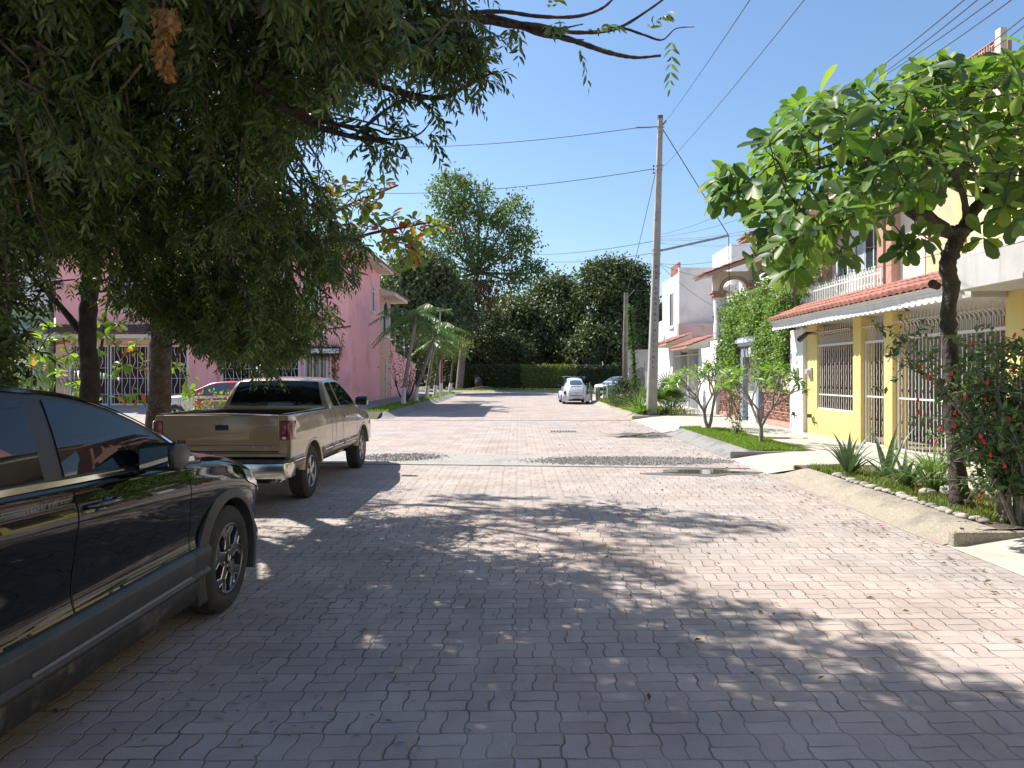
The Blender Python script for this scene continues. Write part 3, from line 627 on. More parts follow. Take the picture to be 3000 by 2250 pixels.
# ---------------- black crossover, nearest vehicle
m_cpaint = paint('black_car_paint', (.0025, .003, .0045), .0, .25, .02); m_cpaint.node_tree.nodes['Principled BSDF'].inputs['Specular IOR Level'].default_value = .0
suv = thing('parked_car', 'black crossover SUV parked nearest the camera on the left with dark tinted windows', 'car', (-2.97, 5.05, 0))
ST = [(-3.64,.66,.45,.90,.92),(-3.58,.80,.38,1.02,1.04),(-3.4,.88,.30,1.12,1.14),(-3.0,.915,.25,1.20,1.215),(-2.4,.925,.22,1.19,1.205),(-1.8,.925,.22,1.165,1.18),(-1.2,.925,.22,1.14,1.155),(-.75,.925,.22,1.12,1.14),(-.4,.928,.22,1.10,1.14),(0,.932,.22,1.06,1.125),(.3,.928,.22,1.00,1.07),(.52,.91,.22,.94,1.0),(.70,.865,.24,.87,.91),(.83,.77,.26,.78,.80),(.90,.60,.30,.70,.72),(.93,.35,.34,.66,.68)]
body = loft([(y, bodysec(W_, a, b, c)) for y, W_, a, b, c in ST], 4, 4).build('body', m_cpaint, suv, smooth=60, local=True, fix=True)
wells = []
for yy in (0, -2.82):
    for sd_ in (1, -1): c_ = MB(); c_.lathe([(0, sd_*.60), (.435, sd_*.60), (.435, sd_*1.1), (0, sd_*1.1)], (0, yy, .365), 'x', 40); wells.append(c_)
cut(body, wells)
cb = cabin(suv, [(-.36,1.13),(-.5,1.19),(-.75,1.32),(-1.0,1.43),(-1.3,1.535),(-1.55,1.59),(-1.9,1.635),(-2.4,1.65),(-2.9,1.63),(-3.25,1.58),(-3.42,1.50),(-3.54,1.34),(-3.6,1.2),(-3.62,1.1)], lambda y: 1.12, lambda z: .872-.20*(z-1.12)-.30*(z-1.12)**2, m_cpaint, 'cabin', 4)
bv = bvh_of(body, cb); bvc = bvh_of(cb)
for s in (1, -1):
    p = MB(); drape(p, bvc, [(-.52,1.155),(-.75,1.27),(-1.0,1.39),(-1.3,1.50),(-1.6,1.562),(-2.0,1.595),(-2.5,1.59),(-3.0,1.55),(-3.3,1.44)], [(-.50,1.13),(-.75,1.135),(-1.0,1.14),(-1.3,1.15),(-1.6,1.158),(-2.0,1.17),(-2.5,1.185),(-3.0,1.21),(-3.3,1.30)], 'x', s, .006, 24, 6)
    fr = p.build('window_surround', m_pil, cb, smooth=180, local=True)
    p = MB(); drape(p, bvc, [(-.66,1.175),(-.85,1.29),(-1.1,1.41),(-1.4,1.502),(-1.73,1.553)], [(-.64,1.165),(-.85,1.17),(-1.1,1.175),(-1.4,1.185),(-1.76,1.195)], 'x', s, .011, 16, 6); p.build('side_window', m_glass, cb, smooth=180, local=True)
    p = MB(); drape(p, bvc, [(-1.87,1.553),(-2.3,1.565),(-2.72,1.55)], [(-1.90,1.198),(-2.3,1.21),(-2.72,1.225)], 'x', s, .011, 16, 6); p.build('side_window', m_glass, cb, smooth=180, local=True)
    p = MB(); drape(p, bvc, [(-2.80,1.54),(-3.0,1.52),(-3.2,1.44)], [(-2.80,1.24),(-3.0,1.26),(-3.2,1.36)], 'x', s, .011, 12, 4); p.build('side_window', m_glass, cb, smooth=180, local=True)
    p = MB(); strip_on(p, bvc, [(-.48,1.138),(-1.0,1.15),(-1.8,1.172),(-2.6,1.20),(-3.1,1.235)], .024, 'x', s, .016); strip_on(p, bvc, [(-.62,1.20),(-1.0,1.40),(-1.4,1.53),(-1.8,1.588),(-2.3,1.612),(-2.9,1.585)], .014, 'x', s, .014)
    p.build('chrome_strip', m_chrome, suv, smooth=180, local=True)
    p = MB()
    for l in ([(-.60,1.10),(-.585,.9),(-.56,.7),(-.57,.56),(-.60,.34)], [(-1.72,1.14),(-1.735,.9),(-1.745,.7),(-1.74,.34)], [(-2.74,1.17),(-2.72,1.0),(-2.5,.80),(-2.42,.62)], [(-.60,1.09),(-1.0,1.105),(-1.75,1.135),(-2.6,1.165)]): strip_on(p, bv, l, .007, 'x', s, .0025)
    p.build('panel_gap', m_seam, body, smooth=180, local=True)
    for yy in (0, -2.82): p = MB(); arch_trim(p, .905, yy, .365, .425, .505, s, .030); p.build('wheel_arch_trim', m_clad, suv, smooth=50, local=True)
    p = MB(); lo = [(.84,.20),(.905,.22),(.925,.30),(.93,.355),(.86,.36)]; p.prism([(s*a, b) for a, b in lo], -.50, -2.33, 'y'); p.build('sill', m_dusty, suv, smooth=40, local=True, bevel=.006); p = MB()
    sk = [(.86,.362),(.945,.365),(.958,.39),(.938,.41),(.952,.44),(.958,.53),(.93,.56),(.88,.565)]
    p.prism([(s*a, b) for a, b in sk], -.60, -2.33, 'y'); p.prism([(s*(.80+.95*(a-.80)), b) for a, b in sk], -.36, -.592, 'y'); sk_ = p.build('side_skirt', m_clad, suv, smooth=40, local=True, bevel=.006)
    p = MB(); p.bar((s*.952, -.66, .418), (s*.952, -2.1, .418), .006, .016); p.build('skirt_strip', m_alloy, sk_, local=True)
    hd = MB(); c = []
    for (y_, b_) in ((-1.40, .0), (-1.42, .028), (-1.50, .036), (-1.58, .036), (-1.64, .030), (-1.665, 0)): c.append((s*(.905+b_), y_, 1.035+.02*(-1.4-y_)))
    hd.tube(c, [.008, .016, .017, .017, .016, .008], 10, ell=1.0); hd.ball((s*.905, -1.48, 1.03), .045, 12, (.35, 1.3, .75)); hd.build('door_handle', m_black, body, smooth=180, local=True)
    hd = MB(); c = [(s*.905+s*.0, -2.50, 1.07), (s*.938, -2.53, 1.07), (s*.94, -2.62, 1.075), (s*.938, -2.70, 1.08), (s*.905, -2.73, 1.08)]; hd.tube(c, .016, 10); hd.build('door_handle', m_black, body, smooth=180, local=True)
    mr = MB(); mr.prism([(-1.18,1.155),(-1.20,1.25),(-1.17,1.30),(-1.03,1.285),(-.98,1.22),(-1.02,1.15),(-1.1,1.135)], s*.90, s*1.10, 'x'); mo = mr.build('door_mirror', m_pil, suv, smooth=40, local=True, bevel=.018)
    g_ = MB(); g_.prism([(s*.925, 1.165), (s*.925, 1.27), (s*1.075, 1.285), (s*1.08, 1.175)], -1.215, -1.207, 'y'); g_.build('mirror_glass', simple('mirror', (.30,.32,.35), .02, 1), mo, local=True)
    st_ = MB(); st_.bar((s*.84, -1.05, 1.13), (s*.95, -1.1, 1.17), .05, .03); st_.build('mirror_arm', m_black, mo, local=True)
    p = MB(); drape(p, bv, [(.28,.965),(.45,.93),(.62,.885),(.76,.82)], [(.34,.885),(.48,.84),(.62,.79),(.76,.745)], 'x', s, .006, 12, 5); p.build('headlamp', m_lamp, suv, smooth=180, local=True)
    p = MB(); strip_on(p, bv, [(.27,.97),(.33,.88),(.48,.832),(.62,.783),(.76,.738)], .018, 'x', s, .008); p.build('headlamp_rim', m_chrome, suv, smooth=180, local=True)
    for yy in (0, -2.82): wheel(suv, s*.925, yy, .367, .235, s, 'crv', .250, spin=.35)
p = MB(); drape(p, bvc, [(-.6,.27),(0,.30),(.6,.27)], [(-.5,.0),(0,.0),(.5,.0)], 'y', 1, .0) if False else None
p = MB(); drape(p, bvc, [(-.62,-1.32),(0,-1.36),(.62,-1.32)], [(-.74,-.62),(0,-.55),(.74,-.62)], 'z', 1, .006, 12, 8); p.build('windscreen', m_glass, cb, smooth=180, local=True)
p = MB(); p.lathe([(0, -1.9), (.64, -1.9)], (0, 0, .365), 'x', 4) if False else None
p = MB(); p.box(-.62, .62, .86, .925, .50, .70); p.build('grille', m_black, suv, local=True, bevel=.02)
p = MB(); p.box(-.84, .84, -3.2, .7, .23, .28); p.build('underbody', m_dark, suv, local=True)

# ---------------- beige pickup
m_tpaint = paint('champagne_paint', (.30, .225, .145), .55, .36, .30)
m_bedl = mat('bed_liner', (.02, .02, .02), .8, var=.2)
tk = thing('pickup_truck', 'champagne beige extended cab pickup truck with chrome rear bumper and dark rear window', 'pickup truck', (-3.66, 8.66, 0))
XS = (0, .008, .010, .0, -.018, -.045)
ST = [(.10,.845,.46,1.165,1.17),(.16,.852,.44,1.17,1.175),(.6,.856,.42,1.17,1.175),(1.4,.858,.42,1.165,1.17),(2.04,.856,.42,1.16,1.165),(2.6,.858,.42,1.15,1.155),(3.3,.858,.42,1.13,1.14),(3.75,.857,.42,1.10,1.13),(4.17,.855,.42,1.05,1.10),(4.6,.845,.42,.99,1.04),(4.95,.82,.42,.92,.96),(5.1,.79,.42,.86,.90),(5.16,.72,.44,.80,.84)]
body = loft([(y, bodysec(W_, a, b, c, (.2,.4,.6,.78,.92), XS)) for y, W_, a, b, c in ST], 4, 3).build('body', m_tpaint, tk, smooth=60, local=True, fix=True)
wells = []
for yy in (1.05, 4.17):
    for s in (1, -1): c_ = MB(); c_.lathe([(0, s*.58), (.41, s*.58), (.41, s*1.1), (0, s*1.1)], (0, yy, .37), 'x', 40); wells.append(c_)
c_ = MB(); c_.box(-.72, .72, .15, 1.98, .62, 1.4); wells.append(c_)
c_ = MB(); c_.box(-1, 1, 2.015, 2.03, .5, 1.4); wells.append(c_)
cut(body, wells)
cb = cabin(tk, [(2.085,1.19),(2.10,1.3),(2.14,1.42),(2.19,1.52),(2.26,1.585),(2.42,1.612),(2.8,1.625),(3.05,1.612),(3.22,1.57),(3.42,1.46),(3.62,1.33),(3.8,1.21),(3.92,1.13)], lambda y: 1.13, lambda z: .815-.33*(z-1.13)-.12*(z-1.13)**2, m_tpaint, 'cabin', 4)
bv = bvh_of(body, cb); bvc = bvh_of(cb)
p = MB(); drape(p, bvc, [(-.60,1.555),(-.3,1.572),(0,1.575),(.3,1.572),(.60,1.555)], [(-.70,1.205),(-.3,1.20),(0,1.20),(.3,1.20),(.70,1.205)], 'y', -1, .010, 20, 8); p.build('rear_window', m_glass, cb, smooth=180, local=True)
p = MB(); drape(p, bvc, [(-.6,3.24),(0,3.22),(.6,3.24)], [(-.7,3.84),(0,3.88),(.7,3.84)], 'z', 1, .006, 12, 8); p.build('windscreen', m_glass, cb, smooth=180, local=True)
for s in (1, -1):
    p = MB(); drape(p, bvc, [(2.30,1.535),(2.42,1.55),(2.56,1.555)], [(2.34,1.19),(2.5,1.185),(2.66,1.18)], 'x', s, .007, 8, 6); p.build('quarter_window', m_glass, cb, smooth=180, local=True)
    p = MB(); drape(p, bvc, [(2.66,1.555),(2.9,1.555),(3.1,1.53),(3.35,1.42),(3.60,1.26)], [(2.76,1.18),(2.95,1.178),(3.15,1.175),(3.4,1.17),(3.66,1.165)], 'x', s, .007, 16, 6); p.build('side_window', m_glass, cb, smooth=180, local=True)
    p = MB()
    for l in ([(2.25,1.17),(2.26,.8),(2.26,.45)], [(2.68,1.15),(2.70,.8),(2.70,.46)], [(3.70,1.12),(3.71,.8),(3.66,.46)]): strip_on(p, bv, l, .010, 'x', s, .002)
    p.build('panel_gap', m_seam, body, smooth=180, local=True)
    for yy in (1.05, 4.17): p = MB(); arch_trim(p, .845, yy, .37, .405, .475, s, .022, 8, 172, 24, .03); p.build('wheel_arch_lip', m_tpaint, body, smooth=60, local=True)
    for (a, b) in ((.15, .60), (1.52, 2.0), (2.04, 2.66), (2.74, 3.66)):
        p = MB(); p.prism([(s*.83, .545), (s*.878, .555), (s*.885, .60), (s*.878, .64), (s*.83, .65)], a, b, 'y'); tr_ = p.build('side_moulding', m_tpaint, tk, local=True, bevel=.006, smooth=35)
        p = MB(); p.box(s*.884, s*.889, a+.02, b-.02, .575, .622); p.build('moulding_insert', m_clad, tr_, local=True)
        p = MB(); p.box(s*.8885, s*.892, a+.02, b-.02, .594, .606); p.build('moulding_chrome', m_chromed, tr_, local=True)
    p = MB(); p.prism([(s*.722, .085), (s*.83, .085), (s*.868, .13), (s*.872, .28), (s*.80, .28), (s*.80, .2), (s*.722, .15)], .86, 1.10, 'z'); tl = p.build('tail_light', m_red, tk, local=True, bevel=.012, smooth=40)
    p = MB(); p.box(s*.76, s*.80, .080, .084, .875, .905); p.build('reversing_lamp', m_lamp, tl, local=True)
    m1 = MB(); m1.prism([(3.55,1.15),(3.53,1.20),(3.56,1.305),(3.64,1.31),(3.70,1.24),(3.68,1.16)], s*.86, s*1.06, 'x'); mo = m1.build('door_mirror', m_black, tk, smooth=40, local=True, bevel=.02)
    p = MB(); p.box(s*.848, s*.872, 2.80, 2.94, .98, 1.015); p.build('door_handle', m_black, tk, local=True, bevel=.005)
    for yy in (1.05, 4.17): wheel(tk, s*.845, yy, .358, .225, s, 'five', .215, spin=.5)
    p = MB(); p.lathe([(.37, 0), (.37, .25)], (s*.60, 1.05, .37), 'x', 20) if False else None
tg = MB(); tg.box(-.715, .715, .085, .14, .70, 1.172); tgo = tg.build('tailgate', m_tpaint, tk, local=True, bevel=.012, smooth=30)
p = MB(); p.box(-.05-.02, .115-.02, .079, .088, .985, 1.05); p.build('tailgate_handle', m_black, tgo, local=True, bevel=.006)
p = MB(); p.box(-.71, .71, .078, .086, .72, .728); p.box(-.71, .71, .08, .0845, .80, .803); p.build('tailgate_crease', m_seam, tgo, local=True)
p = MB(); p.box(-.79, .79, .10, .16, .46, .66); p.build('rear_sill', m_dark, tk, local=True)
p = MB(); p.box(-.80, .80, .075, .15, .655, .698); p.build('roll_pan', m_tpaint, tk, local=True, bevel=.006)
# bumper: chrome bar with wrapped ends, dark step pad, notch for the plate
p = MB(); P_ = [(-.87,.26),(-.885,.02),(-.84,-.08),(-.5,-.11),(.5,-.11),(.84,-.08),(.885,.02),(.87,.26),(.84,.26),(.84,.03),(.5,-.02),(-.5,-.02),(-.84,.03),(-.84,.26)]
p.prism(P_, .41, .60, 'z'); bo = p.build('rear_bumper', m_chromed, tk, local=True, bevel=.012, smooth=40)
p = MB(); p.prism([(-.87,.12),(-.87,.0),(-.82,-.09),(.82,-.09),(.87,.0),(.87,.12)], .602, .635, 'z'); p.build('step_pad', m_clad, bo, local=True, bevel=.006)
p = MB(); p.box(-.20, .20, -.116, -.112, .44, .57); p.build('plate_recess', m_dark, bo, local=True)
p = MB(); p.box(-.62, -.30, -.116, -.1115, .455, .565); p.build('bumper_dent', m_chromed, bo, local=True)
for k in (0, 1):
    p = MB(); p.lathe([(.026, .22), (.028, -.02), (.024, -.02), (.022, .2)], (.70+.065*k, 0-.02, .385), 'y', 16); p.build('exhaust_tip', m_chrome, tk, local=True, smooth=40)
p = MB(); p.box(-.5, .5, .3, 4.9, .30, .42); p.box(-.7, .7, 1.0, 1.1, .30, .42); p.box(-.70, .70, 4.1, 4.24, .3, .42); p.build('chassis', m_dark, tk, local=True)
p = MB(); p.box(-.719, .719, .152, 1.979, .621, .626)
for s in (1, -1): p.box(s*.712, s*.719, .152, 1.979, .63, 1.15); p.box(s*.725, s*.805, .16, 2.0, 1.176, 1.184)
p.box(-.71, .71, 1.972, 1.979, .63, 1.15); p.box(-.71, .71, .151, .157, .63, 1.15); p.build('bed_liner', m_bedl, tk, local=True)
p = MB(); p.box(-.78, .78, 5.12, 5.24, .44, .60); p.build('front_bumper', m_chromed, tk, local=True, bevel=.02)
# badges on the tailgate
def text(name, s_, size, loc, rot, material, parent, depth=.001, local=True, bold=0):
    cu = bpy.data.curves.new(name, 'FONT'); cu.body = s_; cu.size = size; cu.extrude = depth; cu.offset = bold; cu.align_x = 'CENTER'; cu.align_y = 'CENTER'
    o = bpy.data.objects.new(name, cu); col.objects.link(o); bpy.context.view_layer.update()
    me = bpy.data.meshes.new_from_object(o.evaluated_get(bpy.context.evaluated_depsgraph_get())); bpy.data.objects.remove(o)
    me.transform(Matrix.Translation(loc) @ rot.to_4x4()); return finish(name, me, material, parent, local, None, None)
RX = Matrix.Rotation(R(90), 3, 'X')
text('model_badge', 'S10', .068, (-.485, .083, .835), RX, m_black, tgo, .003, bold=.0025)
p = MB(); p.prism([(-.64,.822),(-.61,.822),(-.603,.812),(-.58,.815),(-.56,.835),(-.575,.85),(-.605,.853),(-.612,.846),(-.635,.846)], .078, .085, 'y'); p.build('maker_badge', m_black, tgo, local=True)
for (s_, x_) in (('M', .405), ('O', .545), ('L', .575), ('T', .655)): text('tailgate_letter', s_, .036, (x_, .0835, .775), RX, m_alloy, tgo, .002, bold=.001)

# ---------------- small cars farther away
def small_car(name, label, loc, rz, pbody, pcab, L_, scale=1.0, style='five', door=None, glass=None, ST=None, OUT=None, wl=(.75, 3.3), cat='car'):
    glass = glass or m_glass
    t = thing(name, label, cat, loc, rz); ST = ST or [(0,.62,.36,.72,.76),(.06,.76,.30,.82,.86),(.25,.82,.24,.88,.92),(.75,.84,.22,.91,.97),(1.2,.845,.2,.93,1.0),(2.0,.85,.2,.95,.97),(3.0,.85,.2,.97,.99),(3.6,.83,.22,.99,1.01),(3.95,.78,.28,.96,.98),(4.05,.66,.34,.85,.9)]
    OUT = OUT or [(1.05,.99),(1.3,1.12),(1.6,1.27),(1.85,1.38),(2.1,1.43),(2.6,1.45),(3.1,1.42),(3.5,1.32),(3.75,1.15),(3.85,1.0)]
    b = loft([(y, bodysec(W_, a, c, d, (.2,.42,.64,.8,.92), XS)) for y, W_, a, c, d in ST], 3, 2).build('body', pbody, t, smooth=60, local=True, fix=True); ws = []
    for yy in wl:
        for s in (1, -1): c_ = MB(); c_.lathe([(0, s*.56), (.35, s*.56), (.35, s*1.1), (0, s*1.1)], (0, yy, .31), 'x', 28); ws.append(c_)
    cut(b, ws); sx = lambda z: .79-.36*(z-.95)
    cbn = cabin(t, OUT, lambda y: .96, sx, pcab, 'cabin', 3); v = bvh_of(cbn); v2 = bvh_of(b); n = len(OUT)
    y0 = OUT[1][0]; y1 = OUT[-2][0]; ym = (y0+y1)/2+.05; zt = max(o[1] for o in OUT)
    oy = [o[0] for o in OUT]; oz = [o[1] for o in OUT]; zr = lambda y: float(np.interp(y, oy, oz))
    for s in (1, -1):
        for (a, c) in ((y0+.22, ym-.04), (ym+.04, y1-.28)):
            ys = np.linspace(a, c, 5); p = MB(); drape(p, v, [(q, max(1.02, zr(q)-.10)) for q in ys], [(q, 1.0) for q in ys], 'x', s, .008, 12, 4); p.build('side_window', glass, cbn, smooth=180, local=True)
        p = MB(); strip_on(p, v2, [(ym, .97), (ym, .6), (ym, .3)], .012, 'x', s); strip_on(p, v2, [(y0+.1, .95), (y0+.05, .6), (y0+.1, .3)], .012, 'x', s); strip_on(p, v2, [(y1-.2, .97), (y1-.2, .7), (y1-.35, .5)], .012, 'x', s); p.build('panel_gap', m_seam, b, local=True)
        if door:
            ys = np.linspace(y0+.12, ym-.01, 5); p = MB(); drape(p, v2, [(q, .945) for q in ys], [(q, .28) for q in ys], 'x', s, .004, 8, 6); p.build('door', door, t, smooth=180, local=True, )
        m1 = MB(); m1.ball((s*.92, y0+.35, 1.03), .09, 10, (1.0, .6, .75)); m1.build('door_mirror', pcab, t, smooth=180, local=True)
        p = MB(); drape(p, v2, [(.10,.80),(.25,.84),(.42,.86)], [(.10,.70),(.25,.72),(.42,.76)], 'x', s, .006, 6, 3); drape(p, v2, [(s*.45,.76),(s*.62,.765),(s*.74,.77)], [(s*.45,.66),(s*.6,.665),(s*.72,.68)], 'y', -1, .01, 6, 3); p.build('headlamp', m_lamp, t, smooth=180, local=True)
        p = MB(); drape(p, v2, [(s*.5,.90),(s*.62,.90),(s*.72,.88)], [(s*.5,.75),(s*.62,.75),(s*.74,.75)], 'y', 1, .01, 6, 3); p.build('tail_light', m_red, t, smooth=180, local=True)
        for yy in wl: wheel(t, s*.835, yy, .305, .19, s, style, .20, n=28)
    k = next(i for i in range(n) if OUT[i][1] > zt-.09)
    p = MB(); drape(p, v, [(-.55, OUT[k][0]-.05),(0, OUT[k][0]-.02),(.55, OUT[k][0]-.05)], [(-.68, y0+.05),(0, y0-.05),(.68, y0+.05)], 'z', 1, .008, 10, 6); p.build('windscreen', glass, cbn, smooth=180, local=True)
    p = MB(); drape(p, v, [(-.55, OUT[-4][0]),(0, OUT[-4][0]),(.55, OUT[-4][0])], [(-.62, OUT[-2][0]),(0, OUT[-2][0]),(.62, OUT[-2][0])], 'z', 1, .008, 10, 6); p.build('rear_window', glass, cbn, smooth=180, local=True)
    p = MB(); p.box(-.55, .55, -.012, .1, .42, .60); p.build('grille', m_black, t, local=True, bevel=.01); p = MB(); p.box(-.38, .38, -.02, .05, .62, .67); p.build('upper_grille', m_black, t, local=True)
    p = MB(); p.box(-.7, .7, .4, L_-.5, .18, .24); p.build('underbody', m_dark, t, local=True); return t
m_white = mat('white_car_paint', (.62, .61, .62), .3, var=.03, coat=1, spec=.5)
m_cred = simple('red_car_paint', (.42, .02, .03), .3, coat=1)
m_silver = paint('silver_paint', (.50, .52, .56), .6, .3, .1)
small_car('hatchback_car', 'small car with a white front fender and a red door parked before the pink house', (-12.5, 25.2, 0), R(-90), m_white, m_cred, 4.0, door=m_cred, glass=m_glassb)
SD = [(0,.58,.34,.70,.74),(.08,.76,.26,.78,.83),(.3,.85,.2,.84,.90),(.9,.88,.18,.90,.98),(1.4,.89,.18,.93,1.01),(2.4,.895,.18,.95,.97),(3.4,.89,.18,.99,1.0),(4.2,.86,.2,1.02,1.05),(4.5,.78,.28,.98,1.02),(4.58,.66,.36,.88,.92)]
OD = [(1.25,1.0),(1.5,1.12),(1.85,1.28),(2.15,1.39),(2.5,1.44),(2.9,1.45),(3.3,1.41),(3.7,1.29),(4.0,1.14),(4.15,1.05)]
small_car('sedan_car', 'silver grey sedan parked beyond the white beetle by the green utility box', (6.1, 51.3, .1), R(-38), m_silver, m_silver, 4.6, ST=SD, OUT=OD, wl=(.85, 3.55), glass=m_glassb)

# ---------------- white beetle seen from behind
m_bw = mat('white_beetle_paint', (.60, .62, .68), .3, var=.03, coat=1)
bt = thing('beetle_car', 'white vintage beetle car seen from behind with blue roof rack and round red tail lights', 'car', (3.30, 40.0, 0), R(1))
def bsec(W_, zb, zm, zt, wt): # rounded
    return [(0, zb), (W_*.8, zb), (W_, zb+.12), (W_+.01, zb+(zm-zb)*.6), (W_*.97, zm), (W_*.6+wt*.4, zm+(zt-zm)*.3), (wt, zm+(zt-zm)*.65), (wt*.86, zm+(zt-zm)*.9), (wt*.5, zt), (0, zt+.015)]
ST = [(0,.34,.40,.50,.60,.30),(.05,.46,.34,.62,.74,.38),(.2,.56,.28,.74,.95,.44),(.45,.60,.24,.84,1.13,.42),(.75,.64,.22,.90,1.29,.45),(1.05,.67,.20,.92,1.42,.47),(1.4,.68,.2,.93,1.49,.48),(1.9,.68,.2,.93,1.50,.48),(2.25,.68,.2,.93,1.45,.48),(2.5,.68,.2,.92,1.27,.56),(2.75,.67,.2,.90,1.05,.60),(3.0,.64,.2,.85,.97,.52),(3.5,.56,.24,.76,.86,.42),(3.85,.42,.3,.62,.70,.3),(3.95,.28,.38,.52,.58,.2)]
body = loft([(y, bsec(*a)) for y, *a in ST], 4, 3).build('body', m_bw, bt, smooth=180, local=True, fix=True); bv = bvh_of(body)
for s in (1, -1):
    for (yy, rad) in ((.72, .47), (3.12, .44)):
        f = MB(); f.grid(lambda a, b: (s*(.50+.275*math.sin(math.pi*b)**.5*1.0*(1 if 1 else 0)), yy+rad*math.cos(math.pi*(-.12+1.24*a))*(1 if b > 0 else 1)*math.sin(math.pi*(.5*b+.5))**.0, .33+(rad*math.sin(math.pi*(-.12+1.24*a)))), 2, 2) if False else None
        def fend(a, b):
            t = math.pi*(-.10+1.2*a); k = math.sin(math.pi*.5*b); rr_ = rad*(1-.16*k*k) if b < .999 else rad*.80
            return (s*(.44+.345*k), yy+rr_*math.cos(t), .30+rr_*math.sin(t)*1.02)
        f.grid(fend, 22, 7); f.build('fender', m_bw, bt, smooth=180, local=True)
        wheel(bt, s*.765, yy, .315, .17, s, 'plain', .19, n=28)
    p = MB(); p.lathe([(0, -.06), (.075, -.055), (.10, -.03), (.105, 0), (.10, .10)], (s*.63, .30, .66), 'y', 18); p.build('tail_light', m_red, bt, smooth=40, local=True)
    p = MB(); drape(p, bv, [(1.12,1.30),(1.5,1.38),(1.78,1.385)], [(1.12,1.0),(1.5,.99),(1.78,.98)], 'x', s, .008, 8, 5); p.build('side_window', m_glassb, body, smooth=180, local=True)
    p = MB(); drape(p, bv, [(1.86,1.38),(2.1,1.36),(2.35,1.2)], [(1.86,.98),(2.1,.98),(2.45,.98)], 'x', s, .008, 8, 5); p.build('side_window', m_glassb, body, smooth=180, local=True)
    p = MB(); p.tube([(s*.66, 2.3, 1.0), (s*.82, 2.35, 1.05)], .012, 6); p.ball((s*.86, 2.35, 1.07), .07, 10, (1, .5, .8)); p.build('door_mirror', m_black, bt, smooth=180, local=True)
    p = MB(); p.box(s*.66, s*.80, 1.2, 2.6, .27, .32); p.build('running_board', m_black, bt, local=True, bevel=.01)
p = MB(); drape(p, bv, [(-.30,1.32),(-.15,1.345),(0,1.35),(.15,1.345),(.30,1.32)], [(-.37,1.11),(-.2,1.09),(0,1.085),(.2,1.09),(.37,1.11)], 'y', -1, .012, 16, 6); p.build('rear_window', m_glassb, body, smooth=180, local=True)
p = MB()
for k in range(4):
    for j in range(3): strip_on(p, bv, [(-.30+.155*k, 1.025-.022*j), (-.18+.155*k, 1.025-.022*j)], .010, 'y', -1, .008)
p.build('vent_slots', m_seam, body, local=True)
p = MB(); strip_on(p, bv, [(-.36,.95),(-.40,.75),(-.30,.50),(0,.40),(.30,.50),(.40,.75),(.36,.95),(.2,1.0),(0,1.01),(-.2,1.0),(-.36,.95)], .012, 'y', -1, .004); p.build('engine_lid_gap', m_seam, body, local=True)
p = MB(); p.box(-.16, .16, .0, .03, .58, .73); pl = p.build('number_plate', simple('plate_white', (.7,.68,.6), .5), bt, local=True)
text('plate_characters', 'MXT-51', .085, (0, -.003, .655), RX, m_black, pl, .001)
for s in (1, -1): p = MB(); p.box(s*.34, s*.39, .02, .12, .33, .50); p.build('bumper_bracket', m_black, bt, local=True, bevel=.01)
p = MB(); p.box(-.5, .5, .3, 3.4, .18, .26); p.box(-.25, .25, .08, .2, .28, .36); p.build('underbody', m_dark, bt, local=True)
m_blue = simple('blue_rack_paint', (.06, .16, .30), .5)
p = MB()
for y_ in (1.35, 1.65, 1.95): p.tube([(-.66, y_, 1.565), (.66, y_, 1.565)], .018, 6)
for s in (1, -1): p.tube([(s*.60, 1.25, 1.565), (s*.60, 2.05, 1.565)], .018, 6); p.tube([(s*.60, 1.4, 1.56), (s*.56, 1.4, 1.36)], .015, 6); p.tube([(s*.60, 1.9, 1.56), (s*.56, 1.9, 1.38)], .015, 6)
p.build('roof_rack', m_blue, bt, local=True, smooth=180)
# ------------------------------------------------------------------ buildings
m_yel = mat('yellow_wall_paint', (.70, .55, .20), .8, grime=.22, var=.05, vs=1.5, bump=.4, bs=60, c2=(.68, .54, .22), c2s=.8, c2a=.55)
m_yel2 = mat('ochre_wall_paint', (.62, .43, .17), .8, var=.05, vs=1.5)
m_whitew = mat('white_wall_paint', (.70, .69, .68), .8, grime=.35, var=.05, vs=1.2, bump=.3, bs=50, c2=(.58, .57, .56), c2s=.7, c2a=.58)
m_offw = mat('cream_wall_paint', (.60, .53, .43), .8, var=.06, vs=1.2)
m_pink = mat('pink_wall_paint', (.90, .43, .43), .85, grime=.12, var=.04, vs=.8, bump=.4, bs=50, c2=(.74, .33, .35), c2s=.5, c2a=.52)
m_terra = mat('terracotta_paint', (.42, .23, .18), .8, var=.08, vs=2)
m_tile = mat('clay_roof_tile', (.36, .155, .11), .8, var=.3, vs=7, bump=.8, bs=40, c2=(.28, .11, .08), c2s=2.5, c2a=.5)
m_tileg = mat('old_roof_tile', (.15, .08, .07), .85, var=.3, vs=6, c2=(.09, .06, .055), c2s=2)
m_brk = mat('clay_lattice', (.46, .26, .21), .85, var=.2, vs=6)
m_iron = simple('white_iron_paint', (.66, .63, .58), .45)
m_knot = simple('brown_iron_collar', (.06, .035, .03), .6)
m_grey = simple('grey_blue_paint', (.22, .25, .31), .6)
m_brownt = mat('mauve_wall_tile', (.20, .12, .11), .5, var=.3, vs=3, c2=(.27, .17, .15), c2s=2)
m_win = simple('window_glass', (.03, .045, .05), .04, spec=.9)
m_curt = mat('curtain', (.35, .40, .42), .9, var=.25, vs=14)
m_wf = simple('white_frame', (.68, .68, .68), .5)
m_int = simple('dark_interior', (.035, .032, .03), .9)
m_green = mat('pale_green_wall', (.30, .36, .24), .85, var=.08)
m_meter = simple('meter_grey', (.45, .45, .42), .4)

